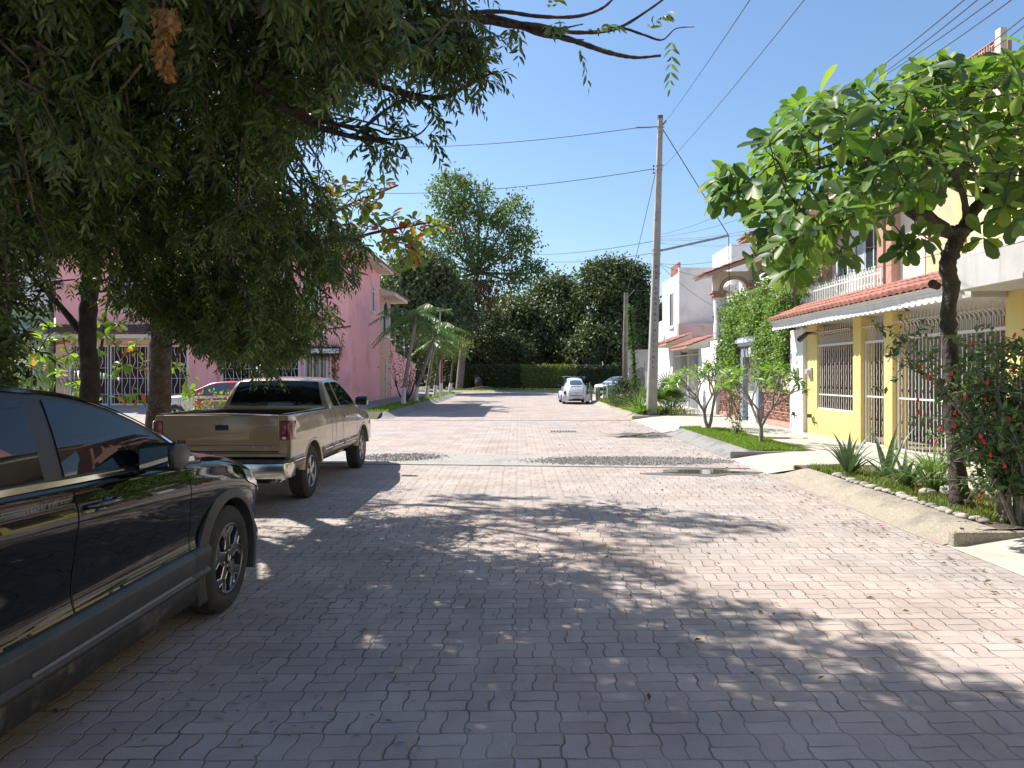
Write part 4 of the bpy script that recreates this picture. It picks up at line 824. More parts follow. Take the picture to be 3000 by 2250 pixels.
def wallgrid(mb, axis, p0, p1, a0, a1, z0, z1, ops=()):
    A = sorted({a0, a1, *[o[0] for o in ops], *[o[1] for o in ops]}); Z = sorted({z0, z1, *[o[2] for o in ops], *[o[3] for o in ops]})
    for i in range(len(A)-1):
        j = 0
        while j < len(Z)-1:
            hit = lambda q: any(o[0] <= (A[i]+A[i+1])/2 <= o[1] and o[2] <= (Z[q]+Z[q+1])/2 <= o[3] for o in ops)
            if hit(j): j += 1; continue
            k = j
            while k+1 < len(Z)-1 and not hit(k+1): k += 1
            if axis == 'x': mb.box(p0, p1, A[i], A[i+1], Z[j], Z[k+1])
            else: mb.box(A[i], A[i+1], p0, p1, Z[j], Z[k+1])
            j = k+1
def tiles(mb, o, a, La, s, Ls, pitch=.19, hgt=.045, course=.36):
    """barrel tiles: o = eave corner, a = along the eave, s = up the slope (unit vectors)"""
    o = np.array(o, float); a = np.array(a, float); s = np.array(s, float); n = np.cross(a, s); n = n/np.linalg.norm(n); n = n if n[2] > 0 else -n
    na = int(La/pitch)*8; nc = max(1, int(round(Ls/course))); pa = La/int(La/pitch)
    for c in range(nc):
        s0, s1 = c*Ls/nc, min((c+1)*Ls/nc+.03, Ls); vs = []
        for i in range(na+1):
            t = i/8; ph = t % 1; x = t*pa; h = hgt*(abs(math.sin(math.pi*ph))**.6 if True else 0)
            jig = .012*math.sin(12.9*int(t)+c*7.7)
            for (ss, ex) in ((s0-jig, .022), (s1, .0)):
                vs.append(o+a*x+s*ss+n*(h*(1 if ex else .9)+ex+.006))
        for i in range(na+1):
            t = i/8; ph = t % 1; jig = .012*math.sin(12.9*int(t)+c*7.7); vs.append(o+a*t*pa+s*(s0-jig)+n*(-.012 if c else -.02)+n*hgt*.55*abs(math.sin(math.pi*ph))**.6)
        b = 2*(na+1)
        mb.add(vs, [(2*i, 2*i+2, 2*i+3, 2*i+1) for i in range(na)]+[(b+i, b+i+1, 2*i+2, 2*i) for i in range(na)])
def lattice(mb, axis, p0, p1, a0, a1, z0, z1, cell=.28, w_=.028):
    na = max(1, round((a1-a0)/cell)); nz = max(1, round((z1-z0)/cell)); ca = (a1-a0)/na; cz = (z1-z0)/nz
    def bx(A, B, C, D):
        if axis == 'x': mb.box(p0, p1, A, B, C, D)
        else: mb.box(A, B, p0, p1, C, D)
    e = .002
    for i in range(na+1): bx(a0+i*ca-w_/2, a0+i*ca+w_/2, z0, z1)
    q0, q1 = p0, p1; p0 += e; p1 -= e
    for j in range(nz+1): bx(a0, a1, z0+j*cz-w_/2, z0+j*cz+w_/2)
    p0 += e; p1 -= e
    for i in range(na):
        for j in range(nz):
            A = a0+i*ca; Z = z0+j*cz; k = (i+j) % 2
            bx(A+ca*.33, A+ca*.33+w_*.8, Z, Z+cz*(.6 if k else 1)); bx(A+ca*.66, A+ca*.66+w_*.8, Z+cz*(.0 if k else .35), Z+cz)
            p0 += e; p1 -= e
            bx(A, A+ca*.6, Z+cz*(.62 if k else .35), Z+cz*(.62 if k else .35)+w_*.8); bx(A+ca*.45, A+ca, Z+cz*(.3 if k else .66), Z+cz*(.3 if k else .66)+w_*.8)
            p0 -= e; p1 += e
def grille(root, name, axis, p, a0, a1, z0, z1, rail=None, hook=True, sp=.118, knots=(1.93, 1.36, .72, .40), r=.0085, frame=True, dirn=-1, dens=1):
    """iron bar grille: frame + bars + dark collars; axis x: stands in plane x=p, runs along y"""
    pt = (lambda a, z, o=0: (p+o, a, z)) if axis == 'x' else (lambda a, z, o=0: (a, p+o, z))
    b = MB(); n = max(2, round((a1-a0)/sp)); kn = MB(); d = dirn
    if frame:
        for (q0, q1) in (((a0, z0), (a0, z1)), ((a1, z0), (a1, z1)), ((a0, z0), (a1, z0))): b.bar(pt(*q0), pt(*q1), .04, .04)
    b.bar(pt(a0-.02, z1), pt(a1+.02, z1), .045, .055)
    if rail: b.bar(pt(a0, rail, .003), pt(a1, rail, .003), .012, .035)
    f = b.build(name, m_iron, root)
    b = MB()
    for i in range(1, n):
        a = a0+(a1-a0)*i/n
        if i % 2: b.tube([pt(a, z0), pt(a, z1)], r, 5)
        else:
            m_ = int((z1-z0)/.07); b.tube([pt(a+.004*math.sin(k*1.7), z0+(z1-z0)*k/m_, .004*math.cos(k*1.7)) for k in range(m_+1)], [r*(1.25 if k % 2 else .85) for k in range(m_+1)], 5)
        if hook:
            b.tube([pt(a, z1), pt(a, z1+.20), pt(a, z1+.27, d*.03), pt(a, z1+.32, d*.10), pt(a, z1+.32, d*.20), pt(a, z1+.29, d*.27)], [r, r, r, r, r*.9, r*.3], 5)
            b.tube([pt(a+sp/2, z1), pt(a+sp/2, z1+.38), pt(a+sp/2, z1+.40), pt(a+sp/2, z1+.50)], [r*.8, r*.8, r*1.6, .001], 5)
        if i % 2 == 0 or dens > 1:
            for z in knots:
                if z0+.05 < z < z1-.05: q = pt(a, z); kn.lathe([(.004, -.03), (.019, -.016), (.012, 0), (.019, .016), (.004, .03)], q, 'z', 6)
    b.build('bars', m_iron, f)
    if kn.v: kn.build('collars', m_knot, f)
    return f
def window(root, axis, p, a0, a1, z0, z1, d=-1, curtain=True, arch=False, fr=.07, grid=2):
    """framed window standing on a wall plane; d = outward direction sign"""
    bx = (lambda mb, q0, q1, A, B, C, D: mb.box(q0, q1, A, B, C, D)) if axis == 'x' else (lambda mb, q0, q1, A, B, C, D: mb.box(A, B, q0, q1, C, D))
    f = MB()
    for A, B, C, D in ((a0-fr, a0, z0-fr, z1+fr), (a1, a1+fr, z0-fr, z1+fr), (a0, a1, z1, z1+fr), (a0, a1, z0-fr, z0)): bx(f, p-.02*d, p+.05*d, A, B, C, D)
    for k in range(1, grid): a = a0+(a1-a0)*k/grid; bx(f, p-.02*d, p+.03*d, a-.02, a+.02, z0, z1)
    if arch:
        c = (a0+a1)/2; rr = (a1-a0)/2; P = [(c+(rr+fr)*math.cos(t), z1+fr+(rr+fr)*math.sin(t)) for t in np.linspace(0, math.pi, 13)]+[(c+rr*math.cos(t), z1+fr+rr*math.sin(t)) for t in np.linspace(math.pi, 0, 13)]
        f.prism(P, p-.02*d, p+.05*d, axis)
    o = f.build('window', m_wf, root)
    g = MB(); bx(g, p-.018*d, p+.008*d, a0, a1, z0, z1)
    if arch: g.prism([(c+rr*math.cos(t), z1+fr+rr*math.sin(t)) for t in np.linspace(0, math.pi, 13)], p-.018*d, p+.008*d, axis)
    g.build('pane', m_win, o)
    if curtain:
        cu = MB(); w_ = (a1-a0); bx(cu, p+.0085*d, p+.012*d, a0+w_*.62, a0+w_*.95, z0+.02, z1-.02); cu.build('curtain', m_curt, o)
    s = MB(); bx(s, p-.02*d, p+.10*d, a0-.13, a1+.13, z0-fr-.09, z0-fr-.002); s.build('sill', m_wf, o)
    return o
XF = 7.56
# ---- yellow house
yh = thing('yellow_house', 'yellow house with white barred gates under a clay tiled eave on the right', 'house', (XF, 14.5, .15))
b = MB(); wallgrid(b, 'x', XF, XF+.16, 15.97, 18.6, .12, 2.952, [(16.02, 17.98, .81, 2.952)]); b.build('front_wall', m_yel, yh)
for (a, c) in ((15.60, 15.97), (14.28, 14.62), (10.6, 10.96)):
    b = MB(); b.box(XF-.04, XF+.28, a, c, .12, 2.952); b.build('column', m_yel, yh, bevel=.01)
b = MB(); b.box(XF+.0, XF+.5, 8.2, 10.6, .12, .9); b.box(XF, XF+.16, 8.2, 9.6, .9, 2.85); b.build('side_wall', m_yel, yh)
b = MB(); b.box(12.6, 12.8, 6, 19.3, .12, 2.2); b.build('court_back_wall', m_brownt, yh)
b = MB(); b.box(12.58, 12.8, 6, 19.3, 2.2, 3.2); b.box(XF+.3, 12.6, 19.25, 19.42, .12, 3.3); b.box(9.4, 12.58, 13.2, 13.4, 2.2, 3.0); b.build('court_upper_wall', m_yel2, yh)
b = MB(); b.box(XF+.17, 9.2, 18.62, 18.70, .12, 2.3); b.build('court_side_tiles', m_brownt, yh)
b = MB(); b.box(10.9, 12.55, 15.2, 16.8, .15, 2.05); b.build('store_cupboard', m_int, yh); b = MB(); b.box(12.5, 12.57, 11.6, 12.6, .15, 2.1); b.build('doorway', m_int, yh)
grille(yh, 'window_grille', 'x', XF+.05, 16.02, 17.98, .83, 2.40, rail=1.18)
grille(yh, 'small_gate', 'x', XF+.07, 14.66, 15.56, .18, 2.38, rail=1.2)
bg_ = grille(yh, 'double_gate', 'x', XF+.07, 11.0, 14.24, .18, 2.40, rail=1.2)
b = MB(); b.bar((XF+.07, 12.62, .2), (XF+.07, 12.62, 2.4), .07, .05); b.build('gate_stile', m_iron, bg_)
# eave
b = MB(); b.box(6.99, 9.6, 11.15, 19.28, 2.955, 3.0); b.build('eave_soffit', m_whitew, yh)
b = MB(); b.prism([(6.985, 2.94), (6.93, 2.95), (6.93, 3.0), (6.90, 3.01), (6.90, 3.05), (6.86, 3.07), (6.86, 3.11), (6.985, 3.11)], 11.15, 19.30, 'y'); b.build('eave_moulding', m_whitew, yh)
b = MB(); y = 11.2; P = []
while y < 19.2:
    P += [(y, 2.945)]+[(y+.10-.10*math.cos(t), 2.925-.062*math.sin(t)) for t in np.linspace(0, math.pi, 7)]; y += .20
P += [(y, 2.945)]; b.prism(P, 6.935, 6.955, 'x'); b.build('scalloped_trim', m_whitew, yh)
sl = np.array([.98, 0, .40]); sl /= np.linalg.norm(sl)
b = MB(); tiles(b, (6.80, 19.34, 3.115), (0, -1, 0), 8.2, sl, 1.12, .215, .075, .37); b.build('roof_tiles', m_tile, yh, smooth=50)
b = MB(); b.prism([(6.82, 3.11), (7.86, 3.53), (7.9, 3.0), (6.99, 3.0)], 11.16, 19.32, 'y'); b.box(7.9, 10.6, 11.16, 19.3, 3.0, 3.25); b.build('eave_slab', m_whitew, yh)
m_cew = mat('grey_canopy_concrete', (.43, .42, .40), .9, var=.12, vs=2, grime=.5)  # grey base colour with darker vertical streaks
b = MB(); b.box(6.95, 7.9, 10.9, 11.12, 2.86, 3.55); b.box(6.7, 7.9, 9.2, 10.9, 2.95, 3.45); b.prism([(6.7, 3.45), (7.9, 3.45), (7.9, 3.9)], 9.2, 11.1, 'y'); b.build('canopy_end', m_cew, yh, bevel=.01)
b = MB(); b.box(10.6, 11, 5, 16.9, 3.25, 7.6); b.build('upper_wall', mat('pale_yellow_paint', (.70, .60, .32), .8, grime=.3, var=.05), yh)
b = MB(); b.box(10.62, 11, 16.92, 18.5, 3.25, 7.6); b.build('shaded_strip', mat('shaded_yellow_paint', (.50, .40, .24), .8, grime=.3), yh)  # end of the yellow wall, its shade painted in as a darker colour
b = MB(); b.box(10.52, 10.599, 16.8, 17.0, 3.25, 7.6); b.build('rain_pipe', m_yel2, yh)
uw = window(yh, 'x', 10.6, 12.2, 14.5, 4.8, 5.9); grille(yh, 'window_grille', 'x', 10.45, 12.2, 14.5, 4.7, 6.0, hook=False, knots=())
b = MB(); b.lathe([(0, -.012), (.075, -.01), (.08, 0)], (XF-.045, 14.45, 2.02), 'x', 20); pq = b.build('number_plaque', simple('ceramic_white', (.6,.58,.55), .3), yh, smooth=40)
RW = Matrix(((0, 0, -1), (-1, 0, 0), (0, 1, 0)))   # text lying in an x plane, read from the street
text('plaque_number', '301', .06, (XF-.06, 14.45, 2.02), RW, m_terra, pq, .001, local=False)
b = MB()
for k in range(12): a = k*math.pi/6; b.lathe([(.0, -.016), (.01, -.014)], (XF-.045, 14.45+.066*math.cos(a), 2.02+.066*math.sin(a)), 'x', 6)
b.build('plaque_border', m_terra, pq)
b = MB(); b.box(XF-.05, XF-.04, 15.66, 15.74, 1.2, 1.32); b.build('door_bell', m_wf, yh, bevel=.004)
def meter(root, y, z, base):
    b = MB(); b.box(XF-.06+base, XF+base, y-.10, y+.10, z-.16, z+.13); o = b.build('meter_box', m_meter, root, bevel=.01)
    b = MB(); b.lathe([(0, -.15), (.065, -.145), (.078, -.10), (.08, -.05)], (XF+base, y, z+.02), 'x', 18); b.build('meter_dome', simple('meter_glass', (.5,.52,.5), .1, coat=1), o, smooth=40)
def tap(root, y, z):
    b = MB(); b.lathe([(.0, -.05), (.06, -.045), (.065, .045), (0, .05)], (XF-.10, y, z), 'z', 14); b.tube([(XF, y+.12, z-.02), (XF-.10, y+.1, z-.02), (XF-.10, y-.2, z-.05), (XF-.10, y-.22, z-.16), (XF, y-.22, z-.16)], .016, 6); b.build('water_meter', simple('old_brass', (.12, .10, .08), .5, .6), root, smooth=50)
meter(yh, 18.32, 1.73, 0); tap(yh, 18.2, .62)
b = MB(); b.tube([(XF+.0, 17.9, 2.72), (XF-.30, 17.9, 2.72)], .035, 8); b.tube([(XF-.28, 17.9, 2.72), (XF-.36, 18.0, 2.62), (XF-.42, 18.08, 2.56)], [.05, .065, .085], 10); b.build('security_lamp', m_black, yh, smooth=50)
b = MB(); b.box(XF+.1, XF+.13, 15.98, 18.0, 2.60, 2.63); b.build('conduit', m_knot, yh)

# ---- house with vine, balcony (number 231)
vh = thing('balcony_house', 'house with white balcony rail, terracotta pillars and vine covered front beyond the yellow house', 'house', (XF, 23, .15))
b = MB(); b.box(XF-.10, XF+.25, 18.61, 19.5, .12, 2.88); wp = b.build('white_pillar', m_whitew, vh, bevel=.01)
b = MB(); b.box(XF-.105, XF-.101, 18.92, 19.10, 2.0-.1, 2.12-.02); b.build('number_sign', m_wf, wp)
text('house_number', '231', .13, (XF-.108, 19.01, 2.0), RW, m_grey, wp, .002, local=False, bold=.002)
meter(vh, 18.98, 1.73, -.1); tap(vh, 19.2, .62)
b = MB(); b.tube([(XF-.16, 19.25, .2), (XF-.16, 19.25, .6)], .012, 6); b.build('pipe', m_meter, wp)
for (a, c) in ((19.55, 22.15), (24.05, 26.9)):
    b = MB(); b.box(XF+.05, XF+.25, a, c, .12, .30); b.box(XF+.04, XF+.26, a, c, 1.14, 1.24); b.build('low_wall', m_brk, vh)
    b = MB(); lattice(b, 'x', XF+.09, XF+.21, a, c, .31, 1.13, .29, .024); b.build('clay_lattice', m_brk, vh)
b = MB(); b.box(XF-.06, XF+.3, 22.18, 22.46, .12, 2.62); b.box(XF-.06, XF+.3, 23.72, 24.02, .12, 2.62); b.box(XF-.055, XF+.3, 22.46, 23.72, 2.25, 2.62); dr = b.build('door_portal', m_grey, vh)
b = MB(); b.box(XF-.12, XF+.32, 22.10, 24.1, 2.62, 2.72); b.box(XF-.20, XF+.32, 22.02, 24.18, 2.722, 2.84); b.box(XF-.15, XF+.32, 22.08, 24.12, 2.842, 2.9); b.build('cornice', simple('pale_grey_paint', (.45,.47,.52), .6), dr)
b = MB(); b.box(XF+.1, XF+.14, 22.47, 23.71, .14, 1.1); b.build('door_panel', m_wf, dr); grille(vh, 'door_grille', 'x', XF+.12, 22.5, 23.68, 1.1, 2.2, hook=False, knots=())
b = MB(); b.lathe([(0, -.02), (.15, -.018), (.16, 0)], (XF-.06, 22.95, 2.44), 'x', 20); pq = b.build('number_plaque', simple('ceramic_cream', (.6,.55,.5), .3), vh, smooth=40)
text('plaque_number', '231', .10, (XF-.082, 22.95, 2.44), RW, m_terra, pq, .001, local=False)
b = MB(); b.box(XF+.3, 14, 19.45, 27.0, .12, .16); b.box(9.6, 14, 18.52, 27, .16, 3.5); b.build('ground_floor', m_offw, vh)
b = MB(); b.box(10.6, 14, 18.52, 19.7, 3.5, 8.0); b.build('cream_bay', m_offw, vh)
b = MB(); wallgrid(b, 'x', 10.7, 14, 19.7, 27, 3.5, 7.0, []); b.build('upper_wall', m_whitew, vh)
for (a, c) in ((19.7, 20.0), (20.15, 20.5), (24.2, 24.5)):
    b = MB(); b.box(10.35, 10.7, a, c, 3.5, 6.6); b.build('terracotta_pillar', m_terra, vh, bevel=.01)
window(vh, 'x', 10.7, 20.75, 22.5, 4.2, 6.05, grid=3); window(vh, 'x', 10.7, 23.0, 23.7, 4.4, 5.8, grid=2, curtain=False)
b = MB(); b.box(9.45, 10.7, 18.56, 24.8, 3.5, 3.72); b.box(9.38, 10.7, 18.50, 24.9, 3.722, 3.80); b.build('balcony_slab', m_whitew, vh, bevel=.008)
for (xx, y0, y1, z0, z1, mt, nm) in ((9.55, 18.7, 24.2, 3.82, 4.45, m_iron, 'balcony_rail'), (10.15, 20.2, 24.2, 4.2, 4.72, m_wf, 'white_rail')):
    b = MB(); b.bar((xx, y0, z0+.08), (xx, y1, z0+.08), .035, .04); b.bar((xx, y0, z1-.08), (xx, y1, z1-.08), .04, .04)
    for k in range(int((y1-y0)/.17)): b.box(xx-.017, xx+.017, y0+.17*k-.017, y0+.17*k+.017, z0, z1+.05)
    b.build(nm, mt, vh)
b = MB()
for k in range(7): b.box(8.8, 10.7, 23.2+k*.55, 23.34+k*.55, 6.1, 6.35)
b.box(8.8, 9.0, 23.0, 27.0, 5.85, 6.1); b.build('pergola', m_terra, vh)
b = MB(); b.prism([(9.5, 7.02), (9.5, 7.2), (11.2, 7.5), (11.2, 7.02)], 18.98, 24.5, 'y'); b.build('roof_slab', m_offw, vh)
b = MB(); sl2 = np.array([.97, 0, .18]); sl2 /= np.linalg.norm(sl2); tiles(b, (9.4, 24.6, 7.2), (0, -1, 0), 5.6, sl2, 1.75, .2, .05); b.build('roof_tiles', m_tile, vh, smooth=50)
b = MB(); b.box(11.3, 14, 19.9, 24, 7.2, 9.3); b.build('top_storey', m_pink, vh)
b = MB()
for k in range(6): b.box(11.2, 11.3, 20.1+.62*k, 20.35+.62*k, 7.6, 9.1)
b.build('white_ornament', m_wf, vh)
b = MB(); b.box(11.0, 14, 16.4, 19.4, 7.6, 8.35); b.box(11, 11.15, 16.2, 16.38, 7.6, 9.6); b.box(11, 11.15, 19.4, 19.6, 7.6, 9.6); b.build('roof_room', m_offw, vh)
b = MB(); lattice(b, 'x', 11.0, 11.12, 16.4, 19.4, 8.36, 9.4, .28, .035); b.box(11.3, 11.4, 16.4, 19.4, 8.36, 9.4); b.build('roof_lattice', m_brk, vh)

# ---- house with arched terrace
ah = thing('arched_house', 'white house with terracotta trimmed arches, twisted columns and red tile eaves', 'house', (XF, 30, .15))
b = MB(); b.box(XF-.05, XF+.3, 26.95, 29.6, .12, 2.75); b.build('white_wall', m_whitew, ah)
b = MB(); b.box(10.2, 14, 27.02, 34.8, .12, 6.0); b.box(7.9, 14, 27.02, 34.9, 2.75, 3.05); b.build('main_block', m_whitew, ah)
b = MB(); b.box(9.9, 14, 33, 36.2, 5.9, 7.75); b.build('stair_tower', m_whitew, ah)
def column(root, x, y, z0, z1, r=.17):
    b = MB(); n = 18; k = 40
    def f(a, c): t = 2*math.pi*a; rr = r*(1+.10*math.sin(2*t+c*(z1-z0)*6.5)); return (x+rr*math.cos(t), y+rr*math.sin(t), z0+(z1-z0)*c)
    b.grid(f, 24, k); c_ = b.build('twisted_column', m_whitew, root, smooth=180)
    b = MB()
    for (d, a, c) in ((.20, 0, .05), (.26, .052, .10), (.24, .102, .16), (.31, .162, .24)): b.box(x-d, x+d, y-d, y+d, z1+a, z1+c)
    b.build('capital', m_terra, c_)
column(ah, 7.68, 27.25, 3.05, 4.62); column(ah, 9.0, 27.25, 3.05, 4.92); 
def archwall(root, x0, x1, z0, ztop, y, th, r, cz):
    c = (x0+x1)/2; P = [(x0, z0), (x0, ztop), (x1, ztop), (x1, z0)]+[(c+r*math.cos(t), cz+r*.9*math.sin(t)) for t in np.linspace(0, math.pi, 19)]
    b = MB(); b.prism(P, y, y+th, 'y'); o = b.build('arch_wall', m_offw, root)
    b = MB()
    for rr in (r+.03, r+.12): b.tube([(c+rr*math.cos(t), y-.012, cz+rr*.9*math.sin(t)) for t in np.linspace(0, math.pi, 22)], .022, 6)
    b.build('arch_moulding', m_terra, o)
archwall(ah, 7.68, 8.85, 4.86, 5.62, 27.1, .25, .46, 4.9); archwall(ah, 8.86, 10.2, 5.16, 6.02, 27.1, .25, .46, 5.18); 
b = MB(); b.box(7.72, 7.92, 27.4, 28.3, 4.9, 5.6); b.build('terrace_beam', m_offw, ah)
b = MB(); b.prism([(7.05, 5.36), (7.05, 5.46), (10.2, 6.62), (10.2, 6.02), (8.8, 5.98)], 26.6, 28.35, 'y'); b.build('gable_slab', m_offw, ah)
b = MB(); b.bar((7.05, 26.58, 5.36), (10.2, 26.58, 6.42), .02, .035); b.bar((7.05, 26.585, 5.44), (10.2, 26.585, 6.52), .02, .03); b.build('gable_trim', m_terra, ah)
sl3 = np.array([3.15, 0, 1.16]); l3 = np.linalg.norm(sl3); b = MB(); tiles(b, (6.98, 28.4, 5.46), (0, -1, 0), 1.85, sl3/l3, l3, .2, .05); b.build('roof_tiles', m_tile, ah, smooth=50)
b = MB(); b.prism([(8.35, 6.62), (8.35, 6.72), (10.4, 7.3), (10.4, 6.9)], 25.4, 27.0, 'y'); b.build('upper_slab', m_terra, ah)
b = MB(); tiles(b, (8.3, 27.0, 6.73), (0, -1, 0), 1.65, np.array([2.05, 0, .58])/2.13, 2.1, .2, .05); b.build('roof_tiles', m_tile, ah, smooth=50)
window(ah, 'y', 27.02, 10.5, 11.3, 4.0, 5.2, d=-1, curtain=False)
for (y0, y1) in ((29.7, 31.5), (31.6, 34.3)):
    g_ = grille(ah, 'gate', 'x', XF+.03, y0, y1, .2, 2.55, hook=False, knots=(), sp=.14)
    b = MB(); b.box(XF+.05, XF+.08, y0+.05, y1-.05, .22, 1.0); b.build('gate_panel', m_grey, g_)
b = MB(); b.box(XF-.02, XF+.25, 31.5, 31.6, .12, 2.9); b.box(XF-.1, XF+.3, 34.3, 34.7, .12, 3.0); b.build('gate_post', m_whitew, ah)
for (o_, L1, z_, nm) in (((6.75, 36.0), 3.6, 3.12, 'a'), ((6.95, 32.3), 3.0, 2.86, 'b')):
    b = MB(); sl4 = np.array([.9, 0, .33]); sl4 /= np.linalg.norm(sl4); tiles(b, (o_[0], o_[1], z_), (0, -1, 0), L1, sl4, 1.3, .22, .06)
    cn = b.build('canopy_tiles', m_tile, ah, smooth=50)
    b = MB(); b.prism([(o_[0]+.02, z_-.10), (o_[0]+.02, z_-.01), (o_[0]+1.2, z_+.42), (o_[0]+1.2, z_-.10)], o_[1]-L1+.03, o_[1]-.03, 'y'); b.build('canopy_slab', m_offw, cn)
    b = MB(); b.box(o_[0]-.005, o_[0]+.018, o_[1]-L1+.04, o_[1]-.04, z_-.09, z_-.03); b.build('canopy_trim', m_terra, cn)

# ---- white block house
wh_ = thing('white_house', 'plain white two storey block house with a brick lattice parapet behind the concrete pole', 'house', (8, 38, .15))
b = MB(); wallgrid(b, 'x', 8.0, 8.3, 35.3, 39.4, .12, 6.75, [(36.6, 37.4, 4.2, 5.9)]); b.box(8.3, 14, 35.3, 39.4, .12, 6.75); b.box(8.0, 14, 35.3, 35.5, 6.75, 7.0); b.build('main_block', mat('white_render', (.62, .61, .60), .85, var=.06, vs=.8, c2=(.50, .49, .485), c2s=.9, c2a=.5), wh_)
window(wh_, 'x', 8.02, 36.62, 37.38, 4.22, 5.88, grid=2, curtain=False)
b = MB(); lattice(b, 'x', 8.02, 8.14, 35.6, 37.3, 6.76, 7.3, .25, .03); lattice(b, 'x', 8.02, 8.14, 38.0, 39.2, 6.2, 6.7, .25, .03); b.build('parapet_lattice', m_brk, wh_)
b = MB(); b.box(7.6, 8.0, 34.75, 39.4, .12, 3.05); b.build('garage_wall', m_whitew, wh_)
b = MB(); b.box(7.9, 10.2, 34.92, 35.28, 3.06, 4.2); b.build('stained_band', mat('stained_pink_render', (.42, .30, .29), .85, var=.1, c2=(.25, .17, .17), c2s=2, c2a=.5), wh_)
b = MB(); b.box(8.6, 12, 39.5, 44, .12, 4.9); b.build('far_wing', m_whitew, wh_)
# ---- low white wall at the corner, shade cloth fence
lw = thing('low_wall', 'low grey and white wall beyond the wooden pole', 'wall', (7.3, 46, .1))
b = MB(); b.box(6.9, 9.0, 46, 46.25, .1, 1.9); b.build('white_base', m_whitew, lw); b = MB(); b.box(6.85, 10.5, 45.98, 46.3, 1.902, 3.3); b.build('grey_top', mat('grey_render', (.40, .38, .36), .85), lw)
tf = thing('tarp_fence', 'black shade cloth fence strung on posts behind the concrete pole plants', 'fence', (7.2, 41, .1))
b = MB(); b.grid(lambda a, c: (7.0+.05*math.sin(a*30)+.05*math.sin(c*5), 39.4+5*a, .3+1.75*c+.05*math.sin(a*9)), 40, 6); b.build('shade_cloth', mat('black_cloth', (.04, .04, .045), .9, var=.4, vs=5), tf, smooth=180)
b = MB()
for y in (39.4, 41.1, 42.8, 44.4): b.tube([(7.03, y, .1), (7.03, y, 2.4)], .03, 6)
b.build('posts', m_grey, tf)

# ---- pink house on the left
YP = 31.8
ph = thing('pink_house', 'two storey pink house with white barred gates and dark tiled awning on the left', 'house', (-14, YP, .25))
b = MB(); wallgrid(b, 'y', YP, YP+.3, -20.7, -7.6, .2, 7.2, [(-20.15, -14.75, .25, 3.02), (-13.35, -9.75, .3, 2.95), (-18.2, -17.0, 4.6, 6.2), (-9.7, -8.9, 4.5, 6.1)])
b.box(-7.9, -7.6, YP+.3, 39.0, .2, 7.2); b.box(-20.7, -20.4, YP+.3, 39, .2, 7.2); b.box(-20.4, -7.9, 38.7, 39, .2, 7.2); b.build('wall', m_pink, ph)
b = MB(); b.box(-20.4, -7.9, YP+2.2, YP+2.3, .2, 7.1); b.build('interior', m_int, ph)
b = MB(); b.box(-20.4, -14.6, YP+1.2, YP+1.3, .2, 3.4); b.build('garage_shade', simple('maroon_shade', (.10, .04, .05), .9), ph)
def wavygate(root, x0, x1, z0, z1, y, post=(.12)):
    b = MB()
    for x in (x0, x1): b.box(x-.06, x+.06, y-.05, y+.05, z0, z1)
    b.box(x0, x1, y-.03, y+.03, z1-.07, z1); b.box(x0, x1, y-.03, y+.03, z0, z0+.08)
    o = b.build('gate', m_wf, root); b = MB(); n = int((x1-x0)/.17)
    for k in range(1, n):
        x = x0+(x1-x0)*k/n
        if k % 2: b.tube([(x, y, z0), (x, y, z1)], .014, 5)
        else: b.tube([(x+.07*math.sin(t*math.pi*2*3), y, z0+(z1-z0)*t) for t in np.linspace(0, 1, 26)], .014, 5)
    for z in (z0+.5, z0+(z1-z0)*.45, z0+(z1-z0)*.62): b.tube([(x0, y-.012, z), (x1, y-.012, z)], .012, 5)
    b.build('wavy_bars', m_wf, o); return o
for (a, c) in ((-20.1, -18.35), (-18.3, -16.55), (-16.5, -14.8)): wavygate(ph, a, c, .3, 3.0, YP+.08)
for (a, c) in ((-13.3, -11.55), (-11.5, -9.8)): wavygate(ph, a, c, .32, 2.93, YP+.08)
b = MB(); b.box(-14.35, -13.45, YP-.12, YP-.002, .2, 3.3); b.build('pilaster', m_pink, ph)
b = MB(); slp = np.array([0, 1, .42]); slp /= np.linalg.norm(slp); tiles(b, (-20.6, YP-1.0, 3.45), (1, 0, 0), 6.4, slp, 1.25, .22, .05, .3); aw = b.build('awning_tiles', m_tileg, ph, smooth=50)
b = MB(); b.prism([(YP-.98, 3.25), (YP-.98, 3.43), (YP-.003, 3.86), (YP-.003, 3.25)], -20.6, -14.2, 'x'); b.build('awning_slab', m_offw, aw)
for (a, c, z0, z1) in ((-18.15, -17.05, 4.65, 6.15), (-9.65, -8.95, 4.55, 6.05)): window(ph, 'y', YP+.06, a, c, z0, z1, curtain=True)
window(ph, 'y', YP-.003+.003, -9.5, -8.6, 1.0, 2.9, curtain=False, grid=3)
grille(ph, 'window_grille', 'y', YP-.12, -9.75, -8.35, .95, 2.95, hook=False, knots=(), sp=.16, r=.012)
b = MB(); b.box(-9.3, -7.95, YP-.55, YP-.003, 2.62, 2.82); pb = b.build('planter_shelf', m_whitew, ph)
window(ph, 'x', -7.6, 36.9, 37.35, 5.0, 6.0, d=1, arch=True, curtain=False, grid=1, fr=.06)
b = MB(); b.prism([(-6.9, 7.21), (-6.9, 7.35), (-8.6, 7.95), (-8.6, 7.21)], YP-.5, 39.4, 'y'); b.build('roof_eave', m_offw, ph)
b = MB(); slr = np.array([-1.7, 0, .6]); slr /= np.linalg.norm(slr); tiles(b, (-6.85, YP-.5, 7.36), (0, 1, 0), 9.9, slr, 1.8, .22, .05); b.build('roof_tiles', m_tile, ph, smooth=50)
b = MB(); b.box(-20.6, -8.6, YP-.3, 39, 7.2, 7.7); b.build('roof_slab', m_pink, ph)
